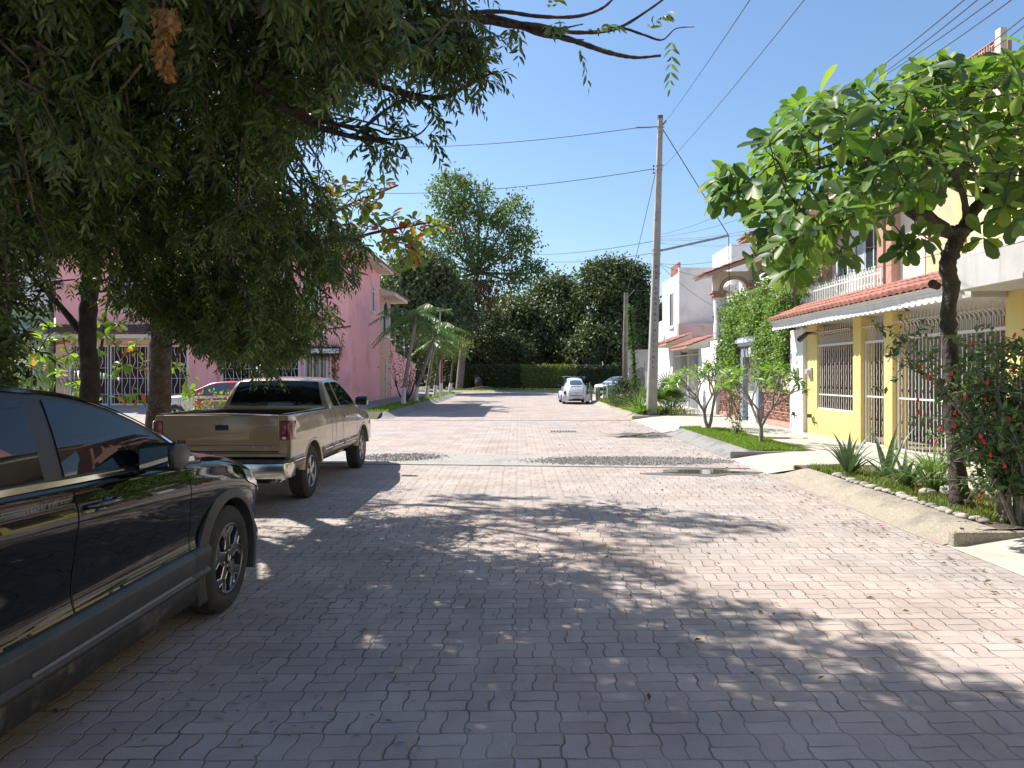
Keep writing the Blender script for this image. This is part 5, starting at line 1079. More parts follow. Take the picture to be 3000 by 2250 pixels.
b = MB(); b.box(-10, -7.62, 39.02, 42.4, .2, 6.0); b.build('rear_bay', mat('peach_wall', (.60, .36, .27), .85, var=.05), ph)
window(ph, 'x', -7.62, 39.9, 41.6, 3.95, 5.0, d=1, arch=True, curtain=True, grid=2)
b = MB(); b.prism([(-6.75, 6.0), (-6.75, 6.2), (-9, 6.7), (-9, 6.0)], 38.9, 43.4, 'y'); b.build('bay_eave', m_offw, ph)
b = MB(); tiles(b, (-6.7, 39.45, 6.2), (0, 1, 0), 4.0, np.array([-2.2, 0, .5])/2.256, 2.2, .22, .05); b.build('roof_tiles', m_tileg, ph, smooth=50)
gw = thing('garden_wall', 'pink garden wall stepping down along the left pavement behind the palms', 'wall', (-7.6, 46, .25))
b = MB(); b.prism([(42.42, .2), (42.42, 3.6), (44.0, 3.3), (44.0, 2.95), (52.5, 2.35), (52.5, .2)], -7.85, -7.6, 'x'); b.build('wall', m_pink, gw)
b = MB(); b.prism([(44.0, 2.952), (44.0, 3.06), (52.5, 2.46), (52.5, 2.352)], -7.9, -7.55, 'x'); b.build('coping', m_whitew, gw)
b = MB(); b.box(-7.62, -7.57, 40.7, 41.1, .25, 2.5); b.build('service_strip', mat('patched_plaster', (.5, .5, .5), .9, var=.25), gw)
b = MB()
for y in (44.5, 48, 51.5): b.tube([(-7.7, y, 2.3), (-7.7, y, 4.2)], .02, 5)
for z in (3.3, 3.6, 3.9): b.tube([(-7.7, 44.5, z), (-7.7, 51.5, z)], .006, 4)
b.build('wire_posts', m_grey, gw)
# ---- pale green and white house, far left
gh = thing('green_house', 'pale green and white house with a barred gate and frosted awning at the far left', 'house', (-25, YP, .25))
b = MB(); wallgrid(b, 'y', YP-.1, YP+.25, -34, -20.95, .2, 4.7, [(-31, -21.6, .25, 3.1)]); b.build('wall', m_green, gh)
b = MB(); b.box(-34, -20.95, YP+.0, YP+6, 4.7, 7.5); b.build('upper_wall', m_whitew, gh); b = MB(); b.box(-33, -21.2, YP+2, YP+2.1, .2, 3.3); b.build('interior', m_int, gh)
for (a, c) in ((-24.4, -21.7), (-27.2, -24.5), (-30, -27.3)):
    grille(gh, 'gate', 'y', YP, a, c, .3, 2.7, rail=1.2, sp=.17, knots=(), r=.013)
b = MB(); b.grid(lambda a, c: (-27+5.6*a, YP-.1-1.2*math.sin(math.pi/2*c), 3.1+.75*math.cos(math.pi/2*c)), 10, 8); b.build('frosted_awning', mat('frosted_sheet', (.38, .46, .44), .4, var=.1), gh, smooth=180)
# low beige block wall in front of the small car
blk = MB(); blk.box(-9.9, -8.2, 22.3, 22.5, 0, .85); tag(blk.build('low_block_wall', mat('stained_block', (.40, .36, .27), .95, var=.25, vs=5, c2=(.22, .22, .13), c2s=4, c2a=.5), bevel=.01), 'short stained beige block wall beside the red car door', 'wall')
# buildings behind the camera, seen only as reflections in the cars
for (x0, x1, y0, y1, h, m_, l) in ((9.5, 16, -14, 4.5, 6.0, m_yel, 'yellow two storey house further back on the right side'), (-22, -12, -12, 9, 6.0, m_offw, 'cream house behind the trees on the left')):
    t = thing('house', l, 'house', ((x0+x1)/2, (y0+y1)/2, .1)); b = MB(); b.box(x0, x1, y0, y1, .1, h); b.build('wall', m_, t)
    b = MB(); b.box(x0-.5, x1+.5, y0-.4, y1+.4, h+.002, h+.3); b.build('roof', m_tile, t)
    for k in range(3):
        yy = y0+1.5+k*(y1-y0)/3.2
        window(t, 'x', x0 if x0 > 0 else x1, yy, yy+1.6, 1.0, 2.3, d=-1 if x0 > 0 else 1); window(t, 'x', x0 if x0 > 0 else x1, yy, yy+1.6, 3.8, 5.0, d=-1 if x0 > 0 else 1)
# ------------------------------------------------------------------ trees and plants
m_bark = mat('grey_brown_bark', (.11, .085, .065), .95, var=.35, vs=9, bump=4, bs=26, c2=(.17, .14, .115), c2s=14, c2a=.5)
m_barkd = mat('dark_bark', (.055, .042, .035), .95, var=.4, vs=8, bump=4, bs=22, c2=(.13, .11, .09), c2s=5, c2a=.56)
m_barkp = mat('pale_smooth_bark', (.24, .21, .18), .9, var=.25, vs=8, bump=1.5, bs=30)
m_neem = leafmat('neem_leaves', [(.035, .062, .03), (.052, .088, .034), (.078, .125, .036), (.045, .072, .04), (.16, .22, .06), (.07, .10, .05), (.05, .085, .032)], .36, .42, .5)
m_alm = leafmat('sea_almond_leaves', [(.06, .12, .035), (.09, .17, .035), (.14, .23, .045), (.05, .09, .055), (.07, .13, .05), (.19, .25, .055), (.05, .09, .06)], .42, .45, .35, 1.9)
m_almo = leafmat('turning_almond_leaves', [(.07, .14, .02), (.14, .19, .03), (.10, .16, .03), (.25, .17, .03), (.08, .14, .025), (.38, .04, .02)], .42, .4, .4, 1.9)
m_seed = leafmat('young_almond_leaves', [(.13, .23, .03), (.18, .28, .04), (.10, .18, .03), (.22, .27, .05), (.35, .10, .04)], .45, .45, .4, 1.9)
m_hib = leafmat('hibiscus_leaves', [(.04, .08, .035), (.055, .105, .04), (.08, .14, .045), (.12, .19, .055)], .3, .4, .5)
m_plu = leafmat('plumeria_leaves', [(.09, .19, .03), (.13, .24, .04), (.17, .27, .05)], .35, .38, .5)
m_vine = leafmat('vine_leaves', [(.10, .18, .03), (.15, .25, .04), (.20, .30, .06), (.07, .12, .03), (.13, .22, .04)], .3, .5, .4)
m_mango = leafmat('dark_mango_leaves', [(.05, .078, .04), (.07, .105, .048), (.10, .135, .055), (.15, .17, .075)], .2, .5, .4)
m_oliv = leafmat('olive_tree_leaves', [(.045, .07, .025), (.07, .10, .035), (.10, .125, .045)], .2, .55, .35)
m_tall = leafmat('tall_tree_leaves', [(.07, .12, .04), (.10, .16, .05), (.14, .20, .06), (.08, .11, .05)], .35, .5, .4)
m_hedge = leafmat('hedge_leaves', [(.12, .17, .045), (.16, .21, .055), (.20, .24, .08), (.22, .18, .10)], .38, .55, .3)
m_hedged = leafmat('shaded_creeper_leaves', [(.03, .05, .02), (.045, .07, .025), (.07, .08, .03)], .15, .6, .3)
m_palm = leafmat('palm_leaflets', [(.05, .10, .02), (.08, .15, .03), (.11, .19, .035)], .3, .4, .5)
m_agav = leafmat('agave_blades', [(.09, .15, .09), (.12, .18, .10), (.14, .19, .09)], .1, .5, .4)
m_yucc = leafmat('yucca_blades', [(.11, .20, .05), (.15, .25, .06), (.20, .27, .09)], .25, .45, .4)
m_brown = leafmat('dead_vine_leaves', [(.16, .10, .06), (.22, .15, .10), (.12, .08, .05)], .2, .8, .1)
m_lime = simple('limewash', (.62, .62, .60), .85)
DP = 3000/2212
def WD(u, v, Y): return W(u*DP, v*DP, Y)

def frond_leaflets(P, D, Ln, pairs, ll, lw, droop=.5, up=None):
    """pinnate leaves: returns leaflet bases, directions, normals, lengths"""
    n = len(P); D = nrm(D); up = np.tile([0, 0, 1.], (n, 1)) if up is None else up
    S = nrm(np.cross(D, up+rng.normal(0, .15, (n, 3)))); U = np.cross(S, D)
    oP, oD, oN, oL = [], [], [], []
    for k in range(pairs+1):
        t = .22+.78*k/pairs; Dk = nrm(D+np.array([0, 0, -1.])*droop*t*t); C = P+(D*t+np.array([0, 0, -1.])*(droop*.5*t*t))*Ln[:, None]
        for s in ((1, -1) if k < pairs else (0,)):
            dd = Dk*(.62 if s else 1)+S*s*.8+np.array([0, 0, -1.])*.35+rng.normal(0, .30, (n, 3))
            oP.append(C); oD.append(dd); oN.append(U+rng.normal(0, .6, (n, 3))); oL.append(ll*rng.uniform(.75, 1.15, n)*(.75+.5*math.sin(math.pi*min(t, .95))))
    return np.concatenate(oP), np.concatenate(oD), np.concatenate(oN), np.concatenate(oL)

# ---- the two neem trees whose shared canopy hangs over the cars
neem = thing('neem_tree', 'large dark neem tree, thick trunk behind the pickup truck, canopy drooping over the cars', 'tree', (-5.3, 10.4, .1))
b = MB(); tp = [(-5.32, 10.4, 0), (-5.28, 10.38, .5), (-5.2, 10.3, 1.3), (-5.08, 10.1, 2.1), (-4.95, 9.8, 2.9), (-4.8, 9.3, 3.7)]
limb(b, tp, .17, .12, 12, 8)
hubs = [np.array(p) for p in ((-4.8, 9.3, 3.7), (-5.0, 9.9, 2.7))]
for tgt in [(-3.6, 8.2, 3.9), (-2.4, 6.6, 4.2), (-4.0, 6.5, 4.6), (-1.5, 5.2, 4.4), (-3.0, 9.2, 3.4), (-3.1, 5.2, 4.9), (-5.5, 7.6, 4.8)]:
    a = np.array((-4.8, 9.3, 3.6)); t = np.array(tgt); m_ = (a+t)/2+rng.normal(0, .18, 3)+[0, 0, .25]; limb(b, [a, m_, t], .075, .03, 7, 6); hubs += [m_, t, (m_+t)/2]
b.build('trunk', m_bark, neem, smooth=60)
neem2 = thing('neem_tree', 'second dark neem tree with a slimmer forked trunk seen above the black car roof', 'tree', (-5.55, 8.95, .1))
b = MB(); limb(b, [(-5.55, 9, 0), (-5.52, 8.98, .8), (-5.42, 9.0, 1.5), (-5.46, 9.0, 2.2), (-5.36, 8.9, 3.0), (-5.2, 8.5, 3.8)], .125, .09, 12, 8)
for tgt in [(-6.4, 8.4, 4.4), (-5.0, 6.6, 4.5), (-4.4, 5.4, 4.3), (-3.6, 4.6, 4.2), (-6.2, 6.0, 4.6), (-2.6, 4.3, 4.4)]:
    a = np.array((-5.25, 8.6, 3.5)); t = np.array(tgt); m_ = (a+t)/2+rng.normal(0, .18, 3)+[0, 0, .2]; limb(b, [a, m_, t], .07, .028, 7, 6); hubs += [m_, t, (m_+t)/2]
limb(b, [(-5.45, 9.0, 2.1), (-5.8, 8.9, 2.6), (-6.3, 8.7, 3.2)], .05, .02, 6, 5)
b.build('trunk', m_barkd, neem2, smooth=60)
# explicit bare and leafy boughs that reach into the sky
bough = MB(); bt_pts = []
def bpath(Y0, Y1, pts, r0, r1):
    n = len(pts); P = [WD(u, v, Y0+(Y1-Y0)*i/(n-1)) for i, (u, v) in enumerate(pts)]
    c = limb(bough, P, r0, r1, 6, 7, .14); bt_pts.extend([c[k] for k in range(2, len(c), 2)]); return c
bpath(4.3, 4.0, [(560,60),(700,130),(820,185),(940,212),(1000,190),(1058,160)], .030, .006)
bpath(4.2, 4.05, [(700,130),(800,170),(880,205),(960,205),(1020,182)], .012, .004)
bpath(4.5, 4.2, [(520,160),(650,255),(740,290),(820,305),(850,312)], .028, .006)
bpath(4.4, 4.2, [(650,255),(740,272),(830,300),(900,292),(932,262)], .014, .003)
bpath(4.3, 4.1, [(770,290),(830,240),(880,210),(930,195)], .012, .004)
bpath(4.4, 4.2, [(600,230),(720,265),(810,280),(840,290),(870,260)], .012, .003)
bpath(4.3, 4.1, [(760,-60),(870,-5),(960,28),(1060,45),(1150,62),(1240,88),(1310,112),(1370,124),(1428,120)], .036, .006)
bpath(4.25, 4.1, [(980,30),(1080,25),(1160,35),(1240,36),(1300,18),(1340,-20)], .014, .006)
bpath(4.2, 4.0, [(1080,48),(1160,55),(1240,70),(1330,62),(1400,22),(1450,-15)], .016, .005)
bpath(4.2, 4.05, [(1050,30),(1140,52),(1210,60),(1260,52)], .010, .003)
bpath(4.2, 4.1, [(1120,58),(1170,78),(1220,84),(1262,86)], .008, .003)
bpath(4.15, 4.0, [(1290,68),(1340,60),(1390,75),(1430,86),(1460,62),(1500,58)], .010, .002)
bough.build('boughs', m_barkd, neem, smooth=60)
polyN = [(-750,-420),(840,-420),(850,10),(860,80),(930,95),(975,140),(960,160),(900,165),(800,140),(750,170),(700,240),(660,300),(630,350),(620,410),(700,450),(760,500),(810,560),(770,605),(680,625),(680,665),(705,690),(650,710),(610,740),(575,810),(560,800),(520,765),(470,770),(420,745),(380,720),(330,675),(290,690),(265,635),(215,600),(150,640),(90,600),(60,640),(-750,640)]
polyL = [(-200,600),(40,600),(58,700),(36,800),(-60,850),(-200,850)]
def sample_slab(n, poly, Yf, sp, bias=None):
    out = []
    xs = [p[0] for p in poly]; ys = [p[1] for p in poly]
    while len(out) < n:
        u = rng.uniform(min(xs), max(xs), 4000); v = rng.uniform(min(ys), max(ys), 4000); ok = inpoly(u, v, poly); u, v = u[ok], v[ok]
        Y = Yf(u, v)+rng.normal(0, sp, len(u))
        for a, c, y in zip(u, v, Y): out.append(WD(a, c, max(2.9, y)))
    return np.array(out[:n])
Yn = lambda u, v: 4.5+np.clip(v*DP/1100, -.35, 1.05)*3.5+np.where((u > 600) & (v > 400), .5, 0)-np.where((u > 760) & (v < 270), .45, 0)-np.where((u < 250) & (v > 250) & (v < 620), 1.6*rng.random(len(u)), 0)
T1 = sample_slab(2600, polyN, Yn, .6); T2 = sample_slab(45, polyL, lambda u, v: 4.5+0*u, .4)
T3 = sample_slab(950, [(-750,-420),(860,-420),(860,60),(760,180),(640,330),(600,500),(560,600),(420,620),(300,560),(200,540),(-750,560)], lambda u, v: Yn(u, v)+1.7, .5); T2 = np.concatenate([T2, T3])
lob = np.concatenate([sample_slab(60, [(690,680),(740,690),(690,715),(630,760),(590,815),(540,790),(540,700)], lambda u, v: 8.6+0*u, .4), sample_slab(70, [(320,640),(420,620),(530,750),(430,745),(340,690)], lambda u, v: 7.6+0*u, .4)])
tuft = sample_slab(16, [(930,90),(985,70),(1052,140),(1040,190),(960,195)], lambda u, v: 4.05+0*u, .12)
TW = np.concatenate([T1, T2, lob, tuft]); n = len(TW)
up_ = [np.array(p) for p in ((-6.6,11.6,6.3),(-5.8,12.1,6.5),(-4.9,12.3,6.4),(-4.2,11.9,6.6),(-3.8,11.3,6.5),(-3.2,11.0,6.6),(-2.7,10.8,6.5),(-4.6,10.6,6.4),(-4.2,9.7,6.5),(-3.9,9.0,6.4),(-3.5,10.2,6.6),(-5.4,11.0,6.3),(-5.0,11.5,6.6),(-2.4,10.6,6.4),(-4.4,11.2,6.4))]
UP = np.concatenate([p+rng.normal(0, .26, (10, 3))*[1, 1, .6] for p in up_]); TW = np.concatenate([TW, UP]); n = len(TW); hubs += up_[::2]
hb = np.array(hubs); tw = MB()
for q in ([(-4.8,9.3,3.7),(-5.2,10.3,5.0),(-5.0,11.2,6.2),(-4.2,11.6,6.5),(-3.2,11.0,6.6),(-2.4,10.6,6.5)], [(-5.2,10.3,5.0),(-4.8,10.3,6.0),(-4.3,9.8,6.4),(-3.9,9.0,6.5)], [(-5.0,11.2,6.2),(-5.9,11.9,6.4),(-6.7,11.7,6.3)]): limb(tw, q, .06, .012, 6, 6); fp = []; fd = []
for i, e in enumerate(TW):
    k = np.argmin(((hb-e)**2).sum(1)); h = hb[k]; d = e-h; L_ = np.linalg.norm(d); d = d/max(L_, .01)
    L2 = min(L_, rng.uniform(.25, .6)); dirn = nrm(d*.6+np.array([0, 0, -.35])+rng.normal(0, .55, 3)); a = e-dirn*L2
    mid = (a+e)/2+np.array([0, 0, .10])+rng.normal(0, .04, 3)
    tw.tube([a, mid, e], [.010, .007, .003], 4, cap=False)
    if i % 3 == 0 and L_ > .8: q = (h+a)/2+rng.normal(0, .15, 3); tw.tube([h, q, a], [.02, .014, .009], 5, cap=False)
    for q in range(9):
        t = .15+.85*q/8; p = a*(1-t)**2+2*mid*t*(1-t)+e*t*t; r_ = nrm(rng.normal(size=3)); fp.append(p); fd.append(dirn*.5+r_*.8+np.array([0, 0, -.25]))
for _ in range(150):
    k = rng.integers(0, len(bt_pts)); p = np.array(bt_pts[k])
    u = p[0]/p[1]*F+CX
    if u > 1250 and rng.random() < .80: continue
    fp.append(p+rng.normal(0, .015, 3)); fd.append(nrm(rng.normal(size=3))*.7+np.array([.2, 0, -.2 if u < 1300 else .1]))
tw.build('twigs', m_bark, neem, smooth=180)
fp = np.array(fp); fd = np.array(fd); n = len(fp)
P_, D_, N_, L_ = frond_leaflets(fp, fd, rng.uniform(.15, .27, n), 6, .066, .02, .5)
leaves('crown', m_neem, neem, P_, D_, N_, L_, L_*.32, T_SICK)
# crown of the second tree, further left and behind
def clumps(blobs, nclump, per, spread, shell=.55):
    C = []; wts = np.array([b_[3]*b_[4]*b_[5] for b_ in blobs]) ; wts = wts/wts.sum()
    idx = rng.choice(len(blobs), nclump, p=wts); d = runit(nclump); d[:, 2] = np.abs(d[:, 2])*np.where(rng.random(nclump) < .25, -1, 1)
    r_ = shell+(1-shell)*rng.random(nclump)**.6; B = np.array(blobs)[idx]
    # lumpy outline
    r_ *= 1+.16*np.sin(d[:, 0]*5+idx)*np.sin(d[:, 1]*6+idx*2)+.08*np.sin(d[:, 2]*11)
    c = B[:, :3]+d*B[:, 3:6]*r_[:, None]
    P = np.repeat(c, per, 0)+rng.normal(size=(nclump*per, 3))*spread; Dd = np.repeat(d, per, 0)
    return P, Dd
P0, D0 = clumps([(-9.3, 9.8, 5.2, 2.0, 2.4, 1.6), (-10.5, 12, 5.5, 2.6, 2.5, 1.8), (-7.6, 12.4, 5.6, 1.5, 1.8, 1.4)], 300, 7, .16)
P_, D_, N_, L_ = frond_leaflets(P0, D0*.5+runit(len(P0)), rng.uniform(.2, .32, len(P0)), 5, .08, .02, .6)
leaves('crown', m_neem, neem2, P_, D_, N_, L_, L_*.34, T_SICK)
# brown dead vine hanging high in the canopy
dv = thing('dead_vine', 'dry brown vine with withered leaves hanging high in the dark canopy', 'vine', WD(355, 60, 2.8))
P = np.array([WD(355+rng.normal(0, 11)*(1-q/200)+8*math.sin(q/18), 15+q, 2.75+rng.normal(0, .03)) for q in rng.uniform(0, 145, 420)])
b = MB(); b.tube([WD(358, -60, 2.8), WD(350, 60, 2.8), WD(356, 150, 2.8)], .006, 5); b.build('stem', m_barkd, dv)
leaves('withered_leaves', leafmat('withered_leaves', [(.22, .12, .05), (.30, .17, .08), (.16, .08, .04)], .35, .8, .1), dv, P, runit(len(P))*[.6, .6, .6]+[0, 0, -.8], runit(len(P)), .045, .022)

def rosettes(C, A, material, root, ll=.2, n_=(6, 9), wr=.5, elev=(-.35, .75), name='crown', tmpl=T_OBOV):
    P, D, N, L_ = [], [], [], []
    for c, a in zip(C, A):
        a = a/np.linalg.norm(a); k = rng.integers(*n_); t0 = rng.uniform(0, 6.28)
        x = np.cross(a, [0.3, .1, 1.]); x /= np.linalg.norm(x); y = np.cross(a, x)
        for i in range(k):
            t = t0+i*2.4; e = rng.uniform(*elev); r_ = x*math.cos(t)+y*math.sin(t); d = r_*math.cos(e)+a*math.sin(e); d[2] -= rng.uniform(0, .25)
            P.append(c+r_*.01+a*rng.uniform(-.05, .03)); D.append(d); N.append(a+rng.normal(0, .25, 3)); L_.append(ll*rng.uniform(.6, 1.15))
    L_ = np.array(L_); leaves(name, material, root, P, D, N, L_, L_*wr*rng.uniform(.85, 1.1, len(L_)), tmpl, smooth=True)
def wire_twigs(mb, C, nodes, r0=.014, r1=.004):
    nodes = list(nodes)
    order = sorted(range(len(C)), key=lambda i: min(np.linalg.norm(C[i]-n_) for n_ in nodes[:40]))
    A = [None]*len(C)
    for i in order:
        c = C[i]; N_ = np.array(nodes); k = np.argmin(((N_-c)**2).sum(1)); h = N_[k]; d = c-h; L_ = np.linalg.norm(d)
        m_ = (h+c)/2+rng.normal(0, .05, 3)*min(1, L_)-np.array([0, 0, .06*L_]); 
        mb.tube([h, h*.4+m_*.6, m_*.6+c*.4, c], [min(r0, .006+.008*L_), .008, .006, r1], 5, cap=False)
        nodes += [m_, h*.5+m_*.5, c*.5+m_*.5]; A[i] = nrm((c-m_)[None])[0]*.7+np.array([0, 0, .55])
    return A
# ---- sea almond tree on the right
al = thing('almond_tree', 'spreading sea almond tree with large glossy green leaves and dark knobbly trunk on the right', 'tree', (5.03, 8.1, .16))
Z8 = lambda x, y, Y: W(2050+x*.4822, 100+y*.4822, Y)
b = MB(); bp = [(5.06, 8.1, .12), (5.03, 8.1, .35), W(2800, 1328, 8.1), W(2788, 1180, 8.12), W(2787, 1057, 8.1), W(2778, 921, 8.1), W(2787, 840, 8.1), W(2776, 777, 8.05), W(2796, 718, 8.1), W(2814, 673, 8.1)]
c = curve3(bp, 8); kr = [.20, .125]+[.11]*3; rad = np.interp(np.linspace(0, 1, len(c)), [0, .06, .2, .5, .9, 1], [.18, .11, .09, .078, .088, .10])*[1+random.uniform(-.07, .09)+(.16 if i % 11 == 5 else 0) for i in range(len(c))]
b.tube(c, list(rad), 14); nodes = [np.array(W(2814, 673, 8.1))]
def L3(pts, r0, r1):
    cc = limb(b, pts, r0, r1, 9, 6, .12); nodes.extend([np.array(q) for q in cc[3:]])
L3([W(2805, 680, 8.1), Z8(1500, 1200, 8.1), Z8(1380, 1110, 7.95), Z8(1290, 1085, 7.8), Z8(1210, 950, 7.7), Z8(1180, 800, 7.6)], .085, .05)
L3([Z8(1200, 940, 7.7), Z8(1080, 830, 7.5), Z8(900, 780, 7.4), Z8(700, 820, 7.2)], .035, .016)
L3([Z8(1180, 800, 7.6), Z8(1000, 620, 7.7), Z8(760, 560, 7.8), Z8(560, 560, 7.9)], .035, .012)
L3([Z8(1180, 800, 7.6), Z8(1250, 600, 8.0), Z8(1330, 420, 8.4), Z8(1400, 300, 8.6)], .03, .012)
L3([W(2820, 675, 8.1), Z8(1660, 1080, 8.2), Z8(1770, 930, 8.4), Z8(1800, 800, 8.5), Z8(1820, 680, 8.5)], .075, .05)
L3([Z8(1810, 690, 8.5), Z8(1700, 520, 8.3), Z8(1500, 390, 8.1), Z8(1250, 380, 7.8)], .035, .012)
L3([Z8(1810, 690, 8.5), Z8(1950, 560, 8.6), Z8(2100, 420, 8.7)], .035, .014)
L3([Z8(1620, 1130, 8.1), Z8(1600, 980, 7.8), Z8(1500, 800, 7.3), Z8(1350, 720, 6.9)], .04, .014)
L3([Z8(1640, 1200, 8.1), Z8(1760, 1120, 7.9), Z8(1900, 1060, 7.7)], .02, .008)
b.ball(Z8(1620, 1305, 8.05), .05, 8, (1.4, 1, .8)); b.ball(W(2733, 832, 8.05), .055, 8); b.ball(W(2745, 838, 8.05), .045, 8)
polyA = [(60,900),(90,830),(200,790),(350,720),(420,640),(480,520),(600,440),(700,380),(880,330),(960,380),(1080,290),(1250,260),(1300,210),(1450,200),(1560,140),(1650,230),(1800,190),(1880,90),(2000,20),(2250,-60),(2300,1100),(1960,1150),(1780,1170),(1700,1020),(1560,960),(1450,930),(1330,1000),(1200,1080),(1100,1130),(1040,1100),(900,1200),(860,1300),(800,1280),(640,1360),(600,1480),(520,1480),(460,1330),(380,1390),(310,1400),(330,1290),(420,1240),(400,1140),(330,1080),(200,1040),(90,1000)]
C = []
while len(C) < 400:
    x, y = rng.uniform(40, 2300), rng.uniform(-60, 1500)
    if inpoly([x], [y], polyA)[0]:
        if x > 1700 and y > 1000 and rng.random() < .5: continue
        C.append(np.array(Z8(x, y, np.clip(7.9+rng.normal(0, .8)-(.5 if y > 1000 else 0), 6.1, 10))))
for (x, y) in ((1260,1260),(1330,1230),(1400,1250),(1240,1320),(1900,1120),(1720,1230),(560,1440),(500,1370),(340,1360),(390,1300),(90,870),(150,930),(260,960),(120,980),(900,1310),(850,1340)): C.append(np.array(Z8(x, y, 7.6)))
A = wire_twigs(b, C, nodes); b.build('trunk', m_barkd, al, smooth=60)
rosettes(C, A, m_alm, al, .245, (6, 9))
# ---- sea almond on the left with some red leaves
a2 = thing('almond_tree', 'sea almond tree with yellowing and red leaves poking out right of the dark canopy', 'tree', (-5.9, 11.3, .1))
b = MB(); limb(b, [(-5.9, 11.3, 0), (-5.8, 11.25, 1.2), (-5.5, 11.1, 2.6), (-4.9, 10.9, 3.9)], .08, .05, 9, 6); nodes = []
for tg in ([(-4.9, 10.9, 3.9), WD(620, 500, 10.6), WD(760, 440, 10.4), WD(860, 400, 10.2)], [(-4.9, 10.9, 3.9), WD(700, 520, 10.4), WD(820, 500, 10.2), WD(930, 480, 10.0)]):
    cc = limb(b, tg, .04, .012, 7, 6); nodes += [np.array(q) for q in cc[4:]]
C = list(sample_slab(60, [(690,385),(860,380),(868,420),(800,450),(880,455),(965,460),(960,495),(930,530),(900,575),(862,600),(850,540),(790,500),(700,480)], lambda u, v: 10.1+0*u, .35))
A = wire_twigs(b, C, nodes); b.build('trunk', m_bark, a2, smooth=60); rosettes(C, A, m_almo, a2, .175, (5, 8))
# ---- young almond in front of the pink house gate
sd_ = thing('almond_sapling', 'young sea almond sapling with bright yellow green leaves between the two neem trunks', 'sapling', (-6.4, 10.8, .1))
b = MB(); cc = limb(b, [(-6.42, 10.8, 0), WD(210, 850, 10.8), WD(215, 780, 10.8), WD(225, 710, 10.8), WD(230, 660, 10.8)], .035, .012, 8, 6); nodes = [np.array(q) for q in cc[6:]]
C = [np.array(WD(u+rng.normal(0, 5), v+rng.normal(0, 5), 10.8+rng.normal(0, .35))) for (u, v) in ((70,715),(105,705),(95,735),(140,738),(125,715),(165,725),(75,780),(100,790),(130,805),(155,825),(215,690),(235,665),(250,690),(225,725),(250,740),(285,735),(240,700),(270,765),(310,790),(300,755),(330,775),(260,800),(190,860),(165,850),(150,770),(255,850),(300,850),(350,800),(385,790),(285,870),(205,745),(240,655),(395,845),(410,800))]
A = wire_twigs(b, C, nodes, .010, .003); b.build('trunk', m_bark, sd_, smooth=60); rosettes(C, A, m_seed, sd_, .165, (5, 8), .55, (-.7, .5))
# weedy plants by the trunks, in front of the low block wall
wd = thing('weedy_plant', 'weedy green plants growing before the low block wall beside the pickup', 'plant', (-8.9, 21.9, 0))
n = 700; P = np.column_stack([rng.uniform(-10.3, -7.9, n), rng.normal(21.8, .25, n), rng.uniform(0, 1.15, n)**1.2]); leaves('leaves', m_seed, wd, P, runit(n)+[0, 0, .4], runit(n), .10, .05)
b = MB()
for _ in range(40): x, y = rng.uniform(-10.2, -8), rng.normal(21.8, .2); b.tube([(x, y, 0), (x+rng.normal(0, .1), y, rng.uniform(.5, 1.2))], .006, 4)
b.build('stems', m_bark, wd)

# ---- generic broad trees
def broad(name, label, base, r0, blobs, nc, per, size, material, bark, spread=.35, limbs=6, shell=.5, group=None, trunk=None, asp=.55):
    t = thing(name, label, 'tree', base, 0, group); b = MB(); top = np.mean([bb[:3] for bb in blobs], 0); fk = np.array(base)*.55+top*.45; fk[2] = base[2]+(top[2]-base[2])*.5
    if trunk: limb(b, trunk, r0, r0*.55, 10, 6); fk = np.array(trunk[-1])
    else: limb(b, [base, (base[0]*.8+fk[0]*.2, base[1], (base[2]+fk[2])/2), fk], r0, r0*.6, 10, 6)
    for bb in blobs[:limbs]:
        e = np.array(bb[:3]); m_ = (fk+e)/2+rng.normal(0, .2, 3)*bb[3]*.3; limb(b, [fk, m_, e, e+(e-m_)*.35], r0*.42, r0*.10, 6, 5)
        for _ in range(3): q = e+runit(1)[0]*np.array(bb[3:6])*.75; limb(b, [m_*.4+e*.6, (m_+q)/2+rng.normal(0, .1, 3), q], r0*.16, r0*.05, 5, 4)
    b.build('trunk', bark, t, smooth=60)
    P, D = clumps(blobs, nc, per, spread, shell); n = len(P)
    leaves('crown', material, t, P, D*.6+runit(n)*.8+[0, 0, -.15], D+runit(n)*.6, rng.uniform(.65, 1.25, n)*size, size*asp, T_LEAF); return t
def fr(u, v, Y, r_, rz=None, ry=None):
    x, y, z = WD(u, v, Y); k = r_*DP/F*Y; return (x, y, z, k, (ry or 1)*k, (rz or .85)*k)
# tall tree beyond the end of the street
tt = [(-6.0, 72, 0), W(1356, 1030, 72), W(1368, 930, 72), W(1384, 850, 72), W(1398, 800, 72)]
blT = [fr(u, v, 72+dy, r_) for (u, v, r_, dy) in ((975,415,46,0),(1030,425,34,1),(1000,470,48,-1),(1105,465,44,0),(1055,495,38,2),(1125,530,42,1),(960,510,36,1),(1075,560,42,-1),(1010,550,48,0),(1140,590,38,0),(1105,610,32,-1),(940,560,28,0),(970,600,34,1),(1030,610,32,0),(1165,575,22,0),(950,450,26,0))]
tallt = broad('tall_tree', 'very tall leafy tree with long bare trunk rising above the far hedge', (-6.0, 72, 0), .40, blT, 820, 14, .38, m_tall, mat('tall_tree_bark', (.20, .165, .14), .95, var=.3, vs=3), .36, 14, .5, trunk=tt)
P = np.array([WD(1010+rng.normal(0, 34), 600+abs(rng.normal(0, 34)), 71.2+rng.normal(0, .8)) for _ in range(1400)]+[WD(1002+rng.normal(0, 10), 640+rng.uniform(0, 90), 71.3+rng.normal(0, .4)) for _ in range(800)])
